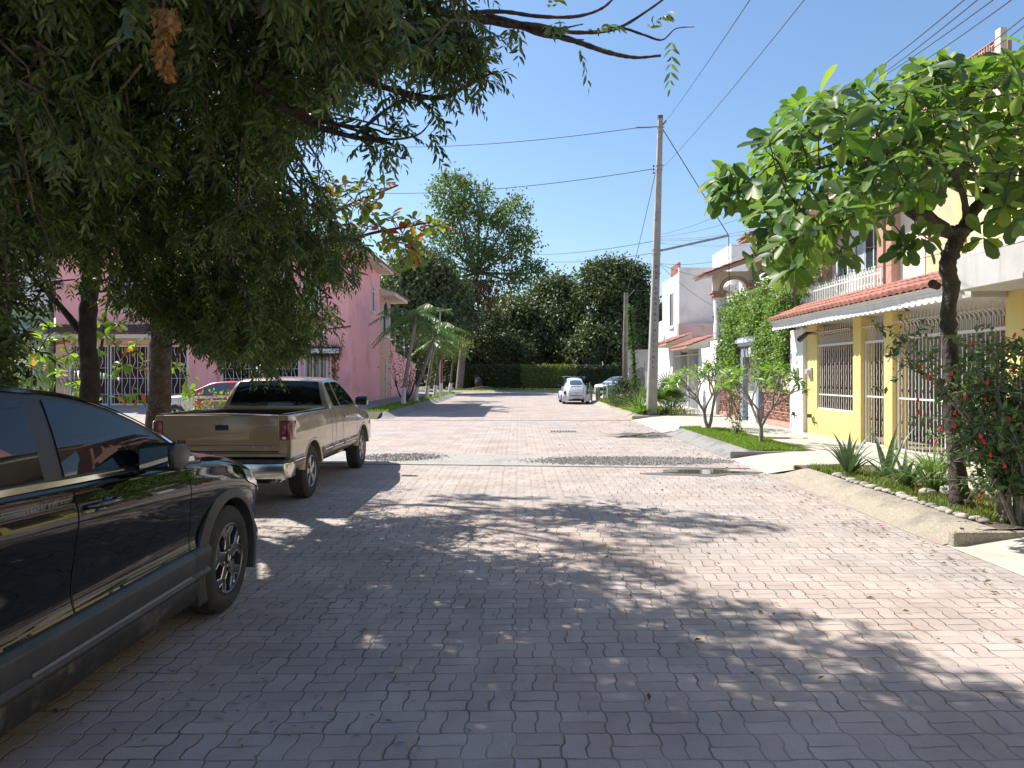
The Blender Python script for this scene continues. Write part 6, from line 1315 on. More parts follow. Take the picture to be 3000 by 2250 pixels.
leaves('dead_creeper', m_brown, tallt, P, runit(len(P))*.5+[0, 0, -1], runit(len(P)), .7, .16)
# dark wood behind the hedge: each tree its own
broad('dark_tree', 'dark dense tree behind the palms and the pink house', (-10, 64, 0), .5, [fr(905,600,64,66), fr(870,650,63,60), fr(960,640,66,55), fr(930,700,63,62), fr(985,700,66,50), fr(890,740,62,60)], 1500, 13, .42, m_mango, m_barkd, .45, 4, .7)
broad('creeper_tree', 'dark tree smothered in creepers under the tall tree', (-4, 73.5, 0), .5, [fr(1055,700,77.5,36), fr(1035,760,77,45), fr(1050,820,76.6,42), fr(985,780,77,45), fr(975,830,76.5,42)], 1000, 13, .36, m_hedged, m_barkd, .4, 3, .6)
broad('dark_tree', 'rounded dark mango tree left of centre behind the far hedge', (-.5, 84, 0), .6, [fr(1120,690,84,44), fr(1110,760,82,46), fr(1165,740,83,44)], 1150, 13, .45, m_mango, m_barkd, .5, 3, .7)
broad('dark_tree', 'tallest round crowned dark mango tree behind the middle of the far hedge', (3.5, 84, 0), .6, [fr(1200,645,85,50), fr(1215,700,83,52), fr(1175,695,84,40), fr(1225,765,82,50), fr(1265,720,83,42)], 1600, 13, .45, m_mango, m_barkd, .6, 4, .62)
broad('olive_tree', 'lighter olive green airy tree above the wooden pole', (10, 80, 0), .5, [fr(1290,600,80,40), fr(1330,595,81,40), fr(1370,600,80,34), fr(1315,640,79,52), fr(1370,640,80,40), fr(1265,640,80,26), fr(1345,690,79,50)], 1300, 13, .40, m_oliv, m_bark, .42, 6, .5)
broad('dark_tree', 'dark tree under the olive tree behind the wooden pole', (12.5, 79, 0), .6, [fr(1300,730,79,50), fr(1355,740,78,52), fr(1390,690,80,40), fr(1270,760,78,40), fr(1410,750,79,45)], 1400, 13, .44, m_mango, m_barkd, .5, 3, .7)
broad('dark_tree', 'dark tree partly behind the concrete pole and white house', (19, 84, 0), .5, [fr(1425,700,84,40), fr(1450,740,84,45), fr(1420,770,83,40), fr(1480,730,84,40)], 800, 12, .46, m_mango, m_barkd, .5, 3, .7)
broad('pale_tree', 'pale green tree far behind in the gap beside the mango trees', (-2, 118, 0), .5, [fr(1075,670,118,32), fr(1100,700,118,36), fr(1070,740,118,36), fr(1110,650,120,16)], 500, 12, .6, m_oliv, m_bark, .6, 3, .6)
for (u, v, Y, r_, l) in ((1090,755,77.5,30,'rounded grey green shrub behind the hedge, left one'), (1130,765,77.5,24,'small light green shrub behind the hedge')):
    t = thing('shrub', l, 'shrub', WD(u, 800, Y)); P, D = clumps([fr(u, v, Y, r_)], 220, 12, .25, .5); leaves('leaves', m_oliv, t, P, runit(len(P)), D+runit(len(P))*.5, .28, .16)
    b = MB(); x, y, z = WD(u, v, Y); b.tube([(x, y, 0), (x, y, z)], .08, 6); b.build('stem', m_bark, t)
# far low wood that reads as one mass behind everything
P = np.column_stack([rng.uniform(-60, 75, 9000), rng.normal(98, 2.5, 9000), rng.uniform(0, 9.5, 9000)]); P[:, 2] *= .75+.25*np.sin(P[:, 0]*.35)*np.sin(P[:, 0]*.13+1)
P = P[(np.abs(P[:, 0]-(-3)) > 4.5) | (P[:, 2] < 5)]
o = leaves('woodland', m_mango, None, P, runit(len(P)), runit(len(P)), 1.3, .9); tag(o, 'dark woodland mass behind the individual trees', 'wood', kind='stuff')

# ---- hedge fence closing the street
hf = thing('creeper_fence', 'long wire fence overgrown with sunlit green creeper closing the end of the street', 'fence', (2, 75, .1))
def hedgepart(name, x0, x1, n, material, ztop):
    x = rng.uniform(x0, x1, n); z = .15+rng.random(n)**.8*(ztop-.15); z = np.where(z > ztop-.1, z+rng.uniform(-.2, .12, n), z); y = 75-.18-abs(rng.normal(0, .13, n))-.15*np.sin(x*1.3)**2*(z > 1)
    leaves(name, material, hf, np.column_stack([x, y, z]), runit(n)*.8+[0, -.3, -.6], runit(n)*.7+[0, -1, .3], .20, .13)
hedgepart('sunlit_creeper', .3, 6.2, 5200, m_hedge, 2.75); hedgepart('shaded_creeper', -6.6, .3, 5200, m_hedged, 2.75); hedgepart('right_creeper', 6.2, 10.5, 3200, m_hedged, 2.6)  # sunlit and shaded stretches, the light put into the leaf colours
b = MB()
for x in np.arange(-6.6, 22, 2.3): b.tube([(x, 75, .1), (x, 75, 2.8)], .04, 6)
for z in (.4, 1.5, 2.7): b.tube([(-6.6, 75, z), (22, 75, z)], .012, 4)
b.build('fence_frame', m_meter, hf)
b = MB(); b.box(-6.6, 22, 75.12, 75.2, .1, 2.45); b.build('dark_backing', m_int, hf)  # solid sheet whose dark colour stands for the creeper's dark inside
# fallen log
b = MB(); limb(b, [(-5, 69.8, .2), (-3.5, 69.6, .45), (-2, 69.9, .3), (-.8, 69.5, .45)], .09, .04, 7, 5); tag(b.build('fallen_branch', m_bark), 'long bare fallen branch lying on the verge below the dark creepers', 'branch')

# ---- palms on the left pavement
def palm_crown(root, c, n, L_, material, droop=.9, seed=0, leaflet=.42, name='crown', lw=.035, stems=True, up=.75, pairs=26):
    rs = MB(); PP, DD, NN, LL = [], [], [], []
    for i in range(n):
        az = i*2.399+seed; el = up-(i/n)*1.25+rng.uniform(-.1, .1); d = np.array([math.cos(az)*math.cos(el), math.sin(az)*math.cos(el), math.sin(el)]); L1 = L_*rng.uniform(.8, 1.08); pts = []
        side = np.array([-math.sin(az), math.cos(az), 0.])
        for k in range(pairs+1):
            t = k/pairs; p = np.array(c)+d*L1*t+np.array([0, 0, -1])*droop*L1*.55*t*t; pts.append(p)
        rs.tube(pts[::3], [.022*(1-.8*j/len(pts[::3])) for j in range(len(pts[::3]))], 4, cap=False)
        for k in range(3, pairs+1):
            t = k/pairs; tg = nrm((pts[k]-pts[k-1])[None])[0]
            for s in (1, -1):
                PP.append(pts[k]); dd = tg*.55+side*s*.8+np.array([0, 0, -.35-.5*rng.random()]); DD.append(dd); NN.append(np.array([0, 0, 1.])+side*s*.4+rng.normal(0, .2, 3)); LL.append(leaflet*L_/2.2*(.45+.7*math.sin(math.pi*min(.97, t*.9+.08))))
    r_ = leaves(name, material, root, PP, DD, NN, np.array(LL), lw, T_BLADE)
    if stems: rs.build('frond_stems', m_yst, root, smooth=180)
m_yst = simple('palm_stem_green', (.12, .16, .05), .6)
pal = [(-5.62, 34.8, (-5.05, 34.8), 4.15, 18, 2.3, 'tallest palm with drooping fronds and white painted base, nearest of the left row'),
       (-5.5, 38.4, (-4.5, 38.4), 3.7, 16, 2.2, 'leaning palm with lime painted base, second of the left row'),
       (-5.5, 42.8, (-5.1, 42.8), 3.2, 9, 1.7, 'small palm with white painted trunk behind the two large palms')]
for (x, y, (tx, ty), h, nf, L_, lab) in pal:
    t = thing('palm_tree', lab, 'palm', (x, y, .2)); b = MB(); pts = curve3([(x, y, .15), (x+.03, y, .9), (x+(tx-x)*.45, y, .5*h+.3), (tx, ty, h)], 8)
    k = len(pts); b.tube(pts, [(.17 if i < 2 else .115)*(1-.3*i/k)*(1+.06*(i % 2)) for i in range(k)], 10); b.build('trunk', m_barkp, t, smooth=60)
    b = MB(); lp = [p for p in pts if p[2] < 1.05]; b.tube(lp, [(.175 if i < 2 else .122)*(1-.3*i/k)*(1+.06*(i % 2)) for i in range(len(lp))], 10); b.build('painted_base', m_lime, t, smooth=60)
    b = MB(); b.tube([(tx, ty, h-.05), (tx+.02, ty, h+.55)], [.075, .04], 8); b.build('crownshaft', m_yst, t, smooth=60)
    palm_crown(t, (tx+.02, ty, h+.45), nf, L_, m_palm, .95, seed=x*3+y)
for (x, y, h, r_, lab) in ((-5.36, 45.5, 3.0, .09, 'slim bare tree trunk with white painted foot leaning right'), (-5.4, 56, 3.4, .10, 'small bushy street tree with white painted foot at the end of the left row')):
    t = thing('street_tree', lab, 'tree', (x, y, .2)); b = MB(); limb(b, [(x, y, .15), (x+.1, y, 1.2), (x+.35, y, h)], r_*1.3, r_*.8, 8, 5); b.build('trunk', m_bark, t, smooth=60)
    b = MB(); b.tube([(x, y, .15), (x+.04, y, .6), (x+.09, y, 1.0)], [r_*1.42, r_*1.36, r_*1.3], 10); b.build('painted_base', m_lime, t, smooth=60)
    P, D = clumps([(x+.3, y, h+.4, 1.5, 1.4, 1.1), (x-.5, y, h+.7, 1.2, 1.2, .9)], 260, 11, .16, .3); leaves('crown', m_oliv if y < 50 else m_hedge, t, P, runit(len(P)), D+runit(len(P))*.5, .13, .07)
t = thing('crown_shrub', 'dark bare branched shrub between the first two palms', 'shrub', (-5.9, 36.2, .2)); b = MB()
for k in range(14): a = rng.uniform(-1, 1); limb(b, [(-5.75, 36.2, .2), (-5.75+a*.4, 36.2+rng.normal(0, .2), .9), (-5.75+a*.9, 36.2+rng.normal(0, .4), 1.9+rng.random())], .03, .008, 5, 4)
b.build('stems', m_barkd, t); n = 350; P = np.column_stack([rng.normal(-5.7, .5, n), rng.normal(36.2, .4, n), rng.uniform(1.0, 2.9, n)]); leaves('leaves', m_hedged, t, P, runit(n), runit(n), .12, .06)
# far left areca palm behind the black car
t = thing('areca_palm', 'feathery areca palm at the far left before the green house', 'palm', (-14.6, 20.5, .1)); b = MB()
for k in range(5): b.tube([(-14.6+.15*k-.3, 20.5, .1), (-14.6+.3*k-.6, 20.5, 1.6)], .04, 7)
b.build('stems', m_yst, t)
for k in range(3): palm_crown(t, (-14.9+.5*k, 20.5+.2*k, 1.6), 9, 2.3, m_palm, .6, seed=k, name='crown', stems=False, up=1.25, pairs=20)
t = thing('shrub', 'yellow green low bush at the left edge below the areca palm', 'shrub', (-15.5, 21.5, 0)); P, D = clumps([(-15.6, 21.5, .7, 1.3, .8, .9)], 160, 10, .12, .4); leaves('leaves', m_seed, t, P, runit(len(P)), D+runit(len(P)), .12, .06)
# hanging plant on the pink house shelf
n = 1500; P = np.column_stack([rng.uniform(-9.4, -7.9, n), YP-.3+rng.normal(0, .16, n), 2.75+rng.normal(0, .13, n)-.25*(rng.random(n)**5)]); hp = thing('hanging_plant', 'dense trailing green plant filling the planter shelf on the pink wall', 'plant', (-8.6, YP-.3, 2.83))
leaves('leaves', m_hedged, hp, P, runit(n)+[0, 0, -.5], runit(n), .09, .05)
b = MB()
for k in range(12): x = -9.2+k*.1; b.tube([(x, YP-.3, 2.8), (x+.1, YP-.35, 3.2+.2*rng.random())], .006, 4)
b.build('stems', m_bark, hp)
t = thing('wall_creeper', 'thin dark creeper climbing the pink wall left of the corner', 'vine', (-8.2, YP-.05, .3)); n = 220; P = np.column_stack([rng.normal(-8.25, .10, n), np.full(n, YP-.06), rng.uniform(.5, 2.5, n)]); leaves('leaves', m_hedged, t, P, runit(n), runit(n)+[0, -1, 0], .09, .06)
b = MB(); b.tube([(-8.25, YP-.02, .2), (-8.2, YP-.02, 2.5)], .01, 4); b.build('stem', m_barkd, t)

# ---- vine covering the house front
cv = thing('climbing_vine', 'dense bright green climbing vine covering the wall beside the grey door portal', 'vine', (XF, 23.3, 1.2))
n = 30000; y = rng.uniform(19.5, 25.95, n); z = 1.15+rng.random(n)**.85*3.45; keep = ~((y > 22.15) & (y < 24.1) & (z < 2.95)); keep &= ~((y < 22.2) & (z < 1.7) & (rng.random(n) < .75)); keep &= rng.random(n) < (.62+.38*np.sin(y*3.1+np.sin(z*4))*np.sin(z*3.7+y))+.25
keep &= z < 4.35+.2*np.sin(y*2.1)+.15*np.sin(y*5.3)+.12*rng.random(n)
x = XF-.02-.30*np.abs(rng.normal(0, .5, n))-.10*np.sin(y*3)*np.sin(z*3.3); x = np.where(z > 4.0, x+rng.uniform(0, .5, n), x)
P = np.column_stack([x, y, z])[keep]; n = len(P)
leaves('leaves', m_vine, cv, P, runit(n)*.8+[-.5, 0, -.1], runit(n)*.5+[-.8, 0, .5], rng.uniform(.07, .13, n), .055)
b = MB(); b.box(XF+.05, XF+.10, 19.6, 22.15, 1.7, 4.25); b.box(XF+.05, XF+.10, 24.1, 25.8, 1.3, 4.25); b.box(XF+.05, XF+.10, 22.15, 24.1, 3.0, 4.25); b.build('trellis_backing', mat('dry_stems', (.10, .085, .055), .9, var=.5, vs=20), cv)
b = MB()
for k in range(46): yy = rng.uniform(19.6, 25.8); z0 = rng.uniform(1.2, 2.5); b.tube([(XF-.03, yy, z0), (XF-.08, yy+rng.normal(0, .2), z0+.6), (XF-.04, yy+rng.normal(0, .3), z0+1.5)], .012, 4)
b.build('stems', m_bark, cv)
t = thing('balcony_plant', 'leafy green shrub spilling over the balcony rail end above the vine', 'plant', (9.3, 23.8, 3.8)); P, D = clumps([(8.9, 24.0, 4.3, .8, 1.0, .6), (9.6, 23.2, 4.9, .5, .7, .5)], 200, 10, .10, .3); leaves('leaves', m_vine, t, P, runit(len(P)), D+runit(len(P)), .12, .06)
b = MB(); b.tube([(9.3, 23.8, 3.8), (9.2, 23.9, 4.4)], .03, 5); b.build('stem', m_bark, t)
t = thing('pergola_vine', 'darker vine hanging from the terracotta pergola', 'vine', (9.6, 24.6, 5.9)); P, D = clumps([(9.7, 24.8, 5.3, .7, .9, .7)], 110, 10, .12, .2); leaves('leaves', m_hedged, t, P, runit(len(P))+[0, 0, -.5], D+runit(len(P)), .14, .07)
b = MB(); b.tube([(9.6, 24.6, 4.7), (9.6, 24.6, 6.0)], .03, 5); b.build('stem', m_bark, t)

# ---- blade plants
def bladeplant(name, label, cat, c, n, L_, wd_, spread, material, curve=.3, up=(.5, 1.45), steps=5, fold=.25, thick=True):
    t = thing(name, label, cat, c); b = MB()
    for i in range(n):
        az = i*2.399+rng.uniform(-.3, .3); el = rng.uniform(*up); l = L_*rng.uniform(.65, 1.1); h = np.array([math.cos(az), math.sin(az), 0]); s = np.array([-math.sin(az), math.cos(az), 0]); rows = []
        for k in range(steps+1):
            q = k/steps; e = el-curve*q*q*1.6; p = np.array(c)+h*(.02+l*q*math.cos(e))+np.array([0, 0, l*q*math.sin(e)]); w_ = wd_*(1-q**1.8)*(.75+.5*math.sin(math.pi*min(1, q*1.4)))/2+.0008; nrm_ = np.array([-h[0]*math.sin(e), -h[1]*math.sin(e), math.cos(e)])
            rows += [p-s*w_+nrm_*w_*fold, p-nrm_*w_*.15*(1 if thick else .3), p+s*w_+nrm_*w_*fold]
        b.add(rows, [(3*k+j, 3*k+j+1, 3*k+j+4, 3*k+j+3) for k in range(steps) for j in (0, 1)])
    b.build('blades', material, t, smooth=60); return t
bladeplant('aloe_plant', 'blue green spiky aloe at the left end of the planting bed', 'succulent', (4.98, 10.7, .17), 22, .85, .075, .3, m_agav, .18, (.75, 1.5))
bladeplant('snake_plant', 'snake plant with a few wide splayed blades right of the aloe', 'plant', (5.35, 10.3, .17), 9, .85, .085, .3, m_agav, .1, (.7, 1.4))
bladeplant('agave_plant', 'dull green agave with narrow blades before the grassy clump', 'succulent', (5.17, 9.5, .17), 15, .8, .07, .3, m_agav, .2, (.65, 1.5))
bladeplant('lemongrass_clump', 'tall bright grassy clump left of the almond trunk', 'plant', (5.3, 9.05, .17), 120, 1.0, .018, .3, m_yucc, .5, (.7, 1.52))
bladeplant('yucca_plant', 'large spiky yucca left of the concrete pole', 'plant', (4.75, 27.9, .2), 42, 1.35, .06, .3, m_yucc, .15, (.1, 1.5))
bladeplant('broad_leaf_plant', 'bright yellow green broad leaved plant at the foot of the concrete pole', 'plant', (4.75, 27.0, .16), 34, .8, .10, .3, m_plu, .5, (.5, 1.5))
bladeplant('spider_plant', 'dark spiky plant at the right foot of the concrete pole', 'plant', (5.55, 26.9, .16), 40, .7, .04, .3, m_hib, .5, (.2, 1.4))
def fanpalm(c, n, R_, label):
    t = thing('fan_palm', label, 'palm', c); PP, DD, NN = [], [], []; b = MB()
    for i in range(n):
        az = i*2.399; el = rng.uniform(.3, 1.3); d = np.array([math.cos(az)*math.cos(el), math.sin(az)*math.cos(el), math.sin(el)]); L1 = rng.uniform(.5, .95); p = np.array(c)+d*L1; b.tube([c, p], .012, 4); s = np.array([-math.sin(az), math.cos(az), 0.]); u = np.cross(s, d)
        for k in range(22): a = -2.2+4.4*k/21; PP.append(p); DD.append(d*math.cos(a)+s*math.sin(a)+[0, 0, -.12]); NN.append(u+rng.normal(0, .1, 3))
    leaves('fans', m_palm, t, PP, DD, NN, R_, .05, T_BLADE); b.build('stems', m_yst, t)
fanpalm((5.75, 27.6, .5), 14, .62, 'fan palm with round bright leaves right of the concrete pole')
dr_ = thing('dracaena', 'tall narrow corn plant with leaf tufts along its stem beside the concrete pole', 'plant', (4.95, 30.2, .2)); b = MB(); b.tube([(4.98, 30.2, .2), (4.95, 30.2, 2.4), (4.75, 30.2, 4.4)], [.05, .04, .025], 7); b.build('stem', m_bark, dr_, smooth=60)
z = rng.uniform(0, 1, 700)**.8; P = np.column_stack([4.97-.22*z, np.full(700, 30.2), 1.0+3.55*z]); az = rng.uniform(0, 6.28, 700); leaves('leaves', m_palm, dr_, P, np.column_stack([np.cos(az), np.sin(az), rng.uniform(-.5, .9, 700)]), runit(700)*.3+[0, 0, 1], .32, .05, T_BLADE)
def bush(name, label, c, r_, nc, per, size, material, spread=.08, group=None):
    t = thing(name, label, 'bush', (c[0], c[1], .15), 0, group); P, D = clumps([(c[0], c[1], c[2], *r_)], nc, per, spread, .35); leaves('leaves', material, t, P, runit(len(P)), D+runit(len(P)), size, size*.5)
    b = MB()
    for _ in range(6): b.tube([(c[0], c[1], .1), (c[0]+rng.normal(0, r_[0]*.4), c[1]+rng.normal(0, r_[1]*.4), c[2])], .012, 4)
    b.build('stems', m_bark, t)
bush('flower_bush', 'low grey green bush with pale flowers left of the yucca', (5.0, 33.5, .4), (.7, 1.4, .35), 240, 10, .09, m_oliv)
bush('bush', 'dark leafy bush round the foot of the wooden pole', (5.9, 38.5, .8), (.9, 1.2, .75), 240, 10, .12, m_hedged)
bush('bush', 'bright green bush by the fence right of the concrete pole plants', (6.6, 30.5, .6), (.6, 1.2, .55), 160, 10, .10, m_oliv)
cc_ = thing('cactus_clump', 'group of upright cactus stems before the silver sedan', 'cactus', (4.6, 43, .15)); b = MB()
for k in range(9): x, y, h = 4.2+.16*k+rng.normal(0, .04), 43+rng.normal(0, .2), rng.uniform(.6, 1.15); b.tube([(x, y, .1), (x, y, h), (x, y, h+.08)], [.05, .05, .01], 7)
b.build('stems', m_agav, cc_, smooth=60)

# ---- plumerias
def plumeria(label, base, h0, spread, top, seed):
    r = random.Random(seed); t = thing('plumeria_tree', label, 'tree', base); b = MB(); tips = []
    def grow(p, d, l, rad, depth):
        q = p+d*(l if depth == 3 else (.52, .46, .40)[2-depth]*r.uniform(.8, 1.15)); m_ = (p+q)/2+np.array([r.uniform(-.03, .03) for _ in range(3)]); b.tube([p, m_, q], [rad, rad*.9, rad*.82], 7)
        if depth == 0: tips.append((q, d)); return
        k = r.choice((2, 3, 3)); a0 = r.uniform(0, 6.28)
        for i in range(k):
            a = a0+i*2*math.pi/k+r.uniform(-.4, .4); o = np.array([math.cos(a), math.sin(a), 0])*r.uniform(.42, .75); dd = d+o; dd[2] = max(dd[2], .55); dd /= np.linalg.norm(dd); grow(q, dd, l*r.uniform(.62, .9), rad*.66, depth-1)
    for (dx, dy, l) in h0: d = np.array([dx, dy, 1.]); d /= np.linalg.norm(d); grow(np.array(base, float), d, l, .052, 3)
    b.build('trunk', m_barkp, t, smooth=60); C = [q for q, d in tips]; A = [d+[0, 0, .5] for q, d in tips]
    rosettes(C, A, m_plu, t, .25, (8, 12), .27, (-.2, 1.0), tmpl=T_LEAF)
plumeria('plumeria tree with forked grey trunk, nearer of the two on the lawn strip', (5.33, 15.6, .15), [(.02, 0, .38)], 1, 1.95, 5)
plumeria('plumeria tree with several trunks, farther of the two on the lawn strip', (5.3, 19.8, .15), [(-.2, .1, .5), (.25, .1, .5)], 1, 2.3, 8)
t = thing('garden_shrub', 'small sparse shrub between the two plumeria trees', 'shrub', (5.4, 17.6, .15)); b = MB()
for k in range(6): b.tube([(5.4, 17.6, .15), (5.4+rng.normal(0, .08), 17.6+rng.normal(0, .08), .6), (5.4+rng.normal(0, .15), 17.6+rng.normal(0, .15), .95+.3*rng.random())], .008, 4)
b.build('stems', m_bark, t); n = 320; P = np.column_stack([rng.normal(5.4, .13, n), rng.normal(17.6, .13, n), rng.uniform(.25, 1.35, n)]); leaves('leaves', m_hib, t, P, runit(n), runit(n), .07, .04)
t = thing('bougainvillea', 'sparse purple flowering shrub against the clay lattice wall', 'shrub', (7.2, 24.3, .15)); b = MB(); b.tube([(7.3, 24.8, .15), (7.25, 24.9, 1.5)], .015, 5); b.build('stem', m_bark, t); n = 260
P = np.column_stack([rng.normal(7.2, .12, n), rng.normal(24.9, .25, n), rng.uniform(.3, 1.5, n)]); leaves('flower_bracts', leafmat('purple_bracts', [(.20, .05, .10), (.12, .05, .06), (.08, .09, .04)], .3, .6), t, P, runit(n), runit(n), .06, .04)  # the bougainvillea flowers, purple bracts with some dull green, as one mesh

# ---- hibiscus in front of the gate
hi = thing('hibiscus_bush', 'tall hibiscus bush with small red flowers at the right edge', 'shrub', (5.08, 7.35, .16)); b = MB(); nodes = []
for k in range(20):
    a = rng.uniform(0, 6.28); s_ = rng.uniform(.2, 1.0); p0 = np.array([5.08+rng.normal(0, .08), 7.35+rng.normal(0, .08), .14]); p2 = np.array([4.92+s_*1.05*math.cos(a), 7.3+s_*.6*math.sin(a), rng.uniform(1.3, 2.15)]); p1 = (p0+p2)/2+np.array([(p0-p2)[0]*.15, 0, .1]); cc = limb(b, [p0, p0*.6+p1*.4, p1, p2], .022, .006, 6, 5); nodes += [np.array(q) for q in cc[6:]]
P, D = [], []
tips = []
for _ in range(420):
    k = rng.integers(0, len(nodes)); p = nodes[k]; e = p+np.array([rng.normal(0, .30), rng.normal(0, .24), rng.normal(.02, .24)]); e[2] = max(.45, min(2.4, e[2]))
    if e[0] < 3.8: continue
    b.tube([p, (p+e)/2+rng.normal(0, .02, 3), e], [.005, .004, .002], 4, cap=False); tips.append(e)
    for q in range(14): t_ = .1+.9*q/13; P.append(p+(e-p)*t_+rng.normal(0, .02, 3)); D.append(rng.normal(size=3)+[0, 0, .1])
b.build('stems', m_barkp, hi, smooth=60); n = len(P); LL = rng.uniform(.05, .115, n)
leaves('leaves', m_hib, hi, P, D, runit(n)+[0, 0, .6], LL, LL*.45, T_LEAF)
m_flow = simple('hibiscus_red', (.60, .02, .035), .5)
fl0 = None
for k, (u, v) in enumerate([(2700,1070),(2722,1100),(2745,1120),(2690,1170),(2694,1205),(2925,1068),(2965,1075),(2893,1115),(2890,1165),(2800,1205),(2798,1245),(2952,1220),(2880,1290),(2870,1275),(2940,1360),(2880,1440),(2872,1452),(2975,980),(2845,1000),(2790,1090),(2900,1330),(2960,1300),(2760,1250),(2830,1160),(2745,1290)]):
    p = W(u, v, 7.0+rng.uniform(-.3, .5)); f = MB(); a = rng.uniform(0, 6.28); dx, dy = .012*math.cos(a), .012*math.sin(a)
    f.tube([(p[0], p[1], p[2]+.02), (p[0]+dx*.4, p[1]+dy*.4, p[2]), (p[0]+dx, p[1]+dy, p[2]-.02), (p[0]+dx*1.5, p[1]+dy*1.5, p[2]-.036)], [.004, .012, .015, .005], 7); f.tube([(p[0]+dx*1.5, p[1]+dy*1.5, p[2]-.05), (p[0]+dx*1.8, p[1]+dy*1.8, p[2]-.085)], .0025, 4)
    f.build('flower', m_flow, hi, smooth=60)
# ------------------------------------------------------------------ poles, wires, street furniture
m_pole = mat('pole_concrete', (.34, .32, .29), .9, var=.15, vs=2.5, bump=1, bs=60, c2=(.22, .21, .20), c2s=1.6, c2a=.54)
m_wood = mat('weathered_pole_wood', (.17, .145, .125), .95, var=.3, vs=4, bump=2, bs=30)
m_wire = simple('cable_black', (.03, .03, .032), .6); m_steel = simple('galvanised_steel', (.28, .29, .30), .5, .6); m_ins = simple('polymer_insulator', (.10, .10, .11), .4)
PX, PY = 5.06, 27.0
up = thing('utility_pole', 'tall square tapering concrete utility pole on the right', 'pole', (PX, PY, .1))
b = MB(); w0, w1, H = .185, .085, 11.4; ch = .3
def octo(c, w_): k = w_*ch*.5; return [(c[0]+a*w_*1.0-(a*k if e else 0), c[1]+d*w_-(0 if e else d*k), c[2]) for (a, d, e) in ((-1,-1,1),(1,-1,1),(1,-1,0),(1,1,0),(1,1,1),(-1,1,1),(-1,1,0),(-1,-1,0))]
top = (PX+.35, PY, H); A = octo((PX, PY, .1), w0); B_ = octo(top, w1); b.add(A+B_, [tuple(range(7, -1, -1)), tuple(range(8, 16))]+[(i, (i+1) % 8, (i+1) % 8+8, i+8) for i in range(8)]); b.build('shaft', m_pole, up)
def pp(z, dx=0, dy=0): t = z/H; return (PX+.35*t+dx, PY+dy, z)
wz = lambda z: w0+(w1-w0)*z/H
st_ = MB(); r0 = random.Random(4)      # faint stencilled column of marks on the street face
for k in range(20):
    z = 1.9+k*.20; x = pp(z)[0]
    for q in range(r0.choice((1, 2, 2))): st_.box(x-.05+.05*q, x-.02+.05*q, PY-wz(z)-.004, PY-wz(z)-.001, z, z+r0.choice((.05, .10, .12)))
    st_.box(x-.05, x+.03, PY-wz(z)-.0035, PY-wz(z)-.001, z+.05, z+.065)
st_.build('stencil_marks', mat('faded_stencil', (.13, .125, .12), .9, var=.4, vs=12), up)
for z in (6.4, 9.6, 11.05):
    b = MB(); q = pp(z); w_ = wz(z)+.012; b.box(q[0]-w_, q[0]+w_, PY-w_, PY+w_, z-.03, z+.03); b.box(q[0]-w_, q[0]+w_, PY-w_, PY+w_, z-.20, z-.15); b.lathe([(.0, -.03), (.02, -.03), (.02, .03), (0, .03)], (q[0]+w_+.01, PY-w_, z), 'x', 8); b.build('band', m_steel, up)
b = MB(); q = pp(6.35); e = W(2135, 690, 25.6); b.bar((q[0], q[1], q[2]), e, .07, .07); b.build('strut_arm', m_steel, up)
b = MB(); q = pp(11.1); b.tube([(q[0]-.05, PY, q[2]), (q[0]-.5, PY, q[2]-.02), (q[0]-.95, PY, q[2]-.05)], .02, 6)
for k in range(9): b.lathe([(.015, -.02), (.05, 0), (.015, .02)], (q[0]-.35-.065*k, PY, q[2]-.02), 'x', 8)
b.build('insulator', m_ins, up)
b = MB(); b.tube([(q[0]+.08, PY, q[2]+.05), (q[0]+.22, PY-.05, q[2]+.22)], .03, 6); b.box(q[0]-.09, q[0]+.09, PY-.09, PY+.09, H, H+.12); b.build('pole_head', m_ins, up)
b = MB(); q = pp(9.45)
for k in range(3): b.lathe([(.02, -.04), (.05, 0), (.02, .04)], (q[0]-.22, PY-.1, q[2]+.13-.13*k), 'z', 8)
b.build('spool_insulator', m_ins, up)
wp_ = thing('wooden_pole', 'weathered wooden pole with climbing stems beyond the concrete pole', 'pole', (6.0, 40, .1))
b = MB(); b.tube([(6.0, 40, 0), (6.03, 40, 3), (6.08, 40, 6.3)], [.17, .15, .12], 12); b.build('shaft', m_wood, wp_, smooth=60)
b = MB(); b.tube([(6.02, 39.85, 5.9), (6.5, 39.7, 6.4), (7.4, 39.7, 6.35)], .012, 4); b.tube([(5.86, 39.9, .2), (5.85, 39.9, 3.5)], .02, 5); b.build('cable_loop', m_wire, wp_)
b = MB(); b.box(5.93, 6.0, 39.8, 39.86, 4.9, 5.3); b.build('bracket', m_steel, wp_)
gp = thing('sign_post', 'slim rust red post with white foot among the left trees', 'post', (-5.2, 48.5, .2))
b = MB(); b.tube([(-5.25, 48.5, .2), (-5.2, 48.5, 4.0)], [.10, .08], 10); b.build('post', simple('rust_red_paint', (.22, .07, .05), .7), gp, smooth=60)
b = MB(); b.tube([(-5.25, 48.5, .2), (-5.245, 48.5, 1.1)], [.106, .102], 10); b.build('painted_base', m_lime, gp, smooth=60)
gl = thing('street_lamp', 'grey street lamp rising above the palms before the dark trees', 'street lamp', (-6.6, 60, .15)); b = MB(); b.tube([(-6.6, 60, .1), (-6.6, 60, 7.0)], [.10, .06], 8); b.build('post', m_meter, gl)
b = MB(); b.bar((-6.9, 60, 7.05), (-5.6, 60, 7.2), .3, .12); b.build('lamp_head', m_meter, gl)
ub = thing('utility_box', 'pale green metal utility box on the grass behind the beetle', 'utility box', (5.45, 42, .15))
m_ubox = mat('green_box_paint', (.27, .38, .28), .6, var=.1)
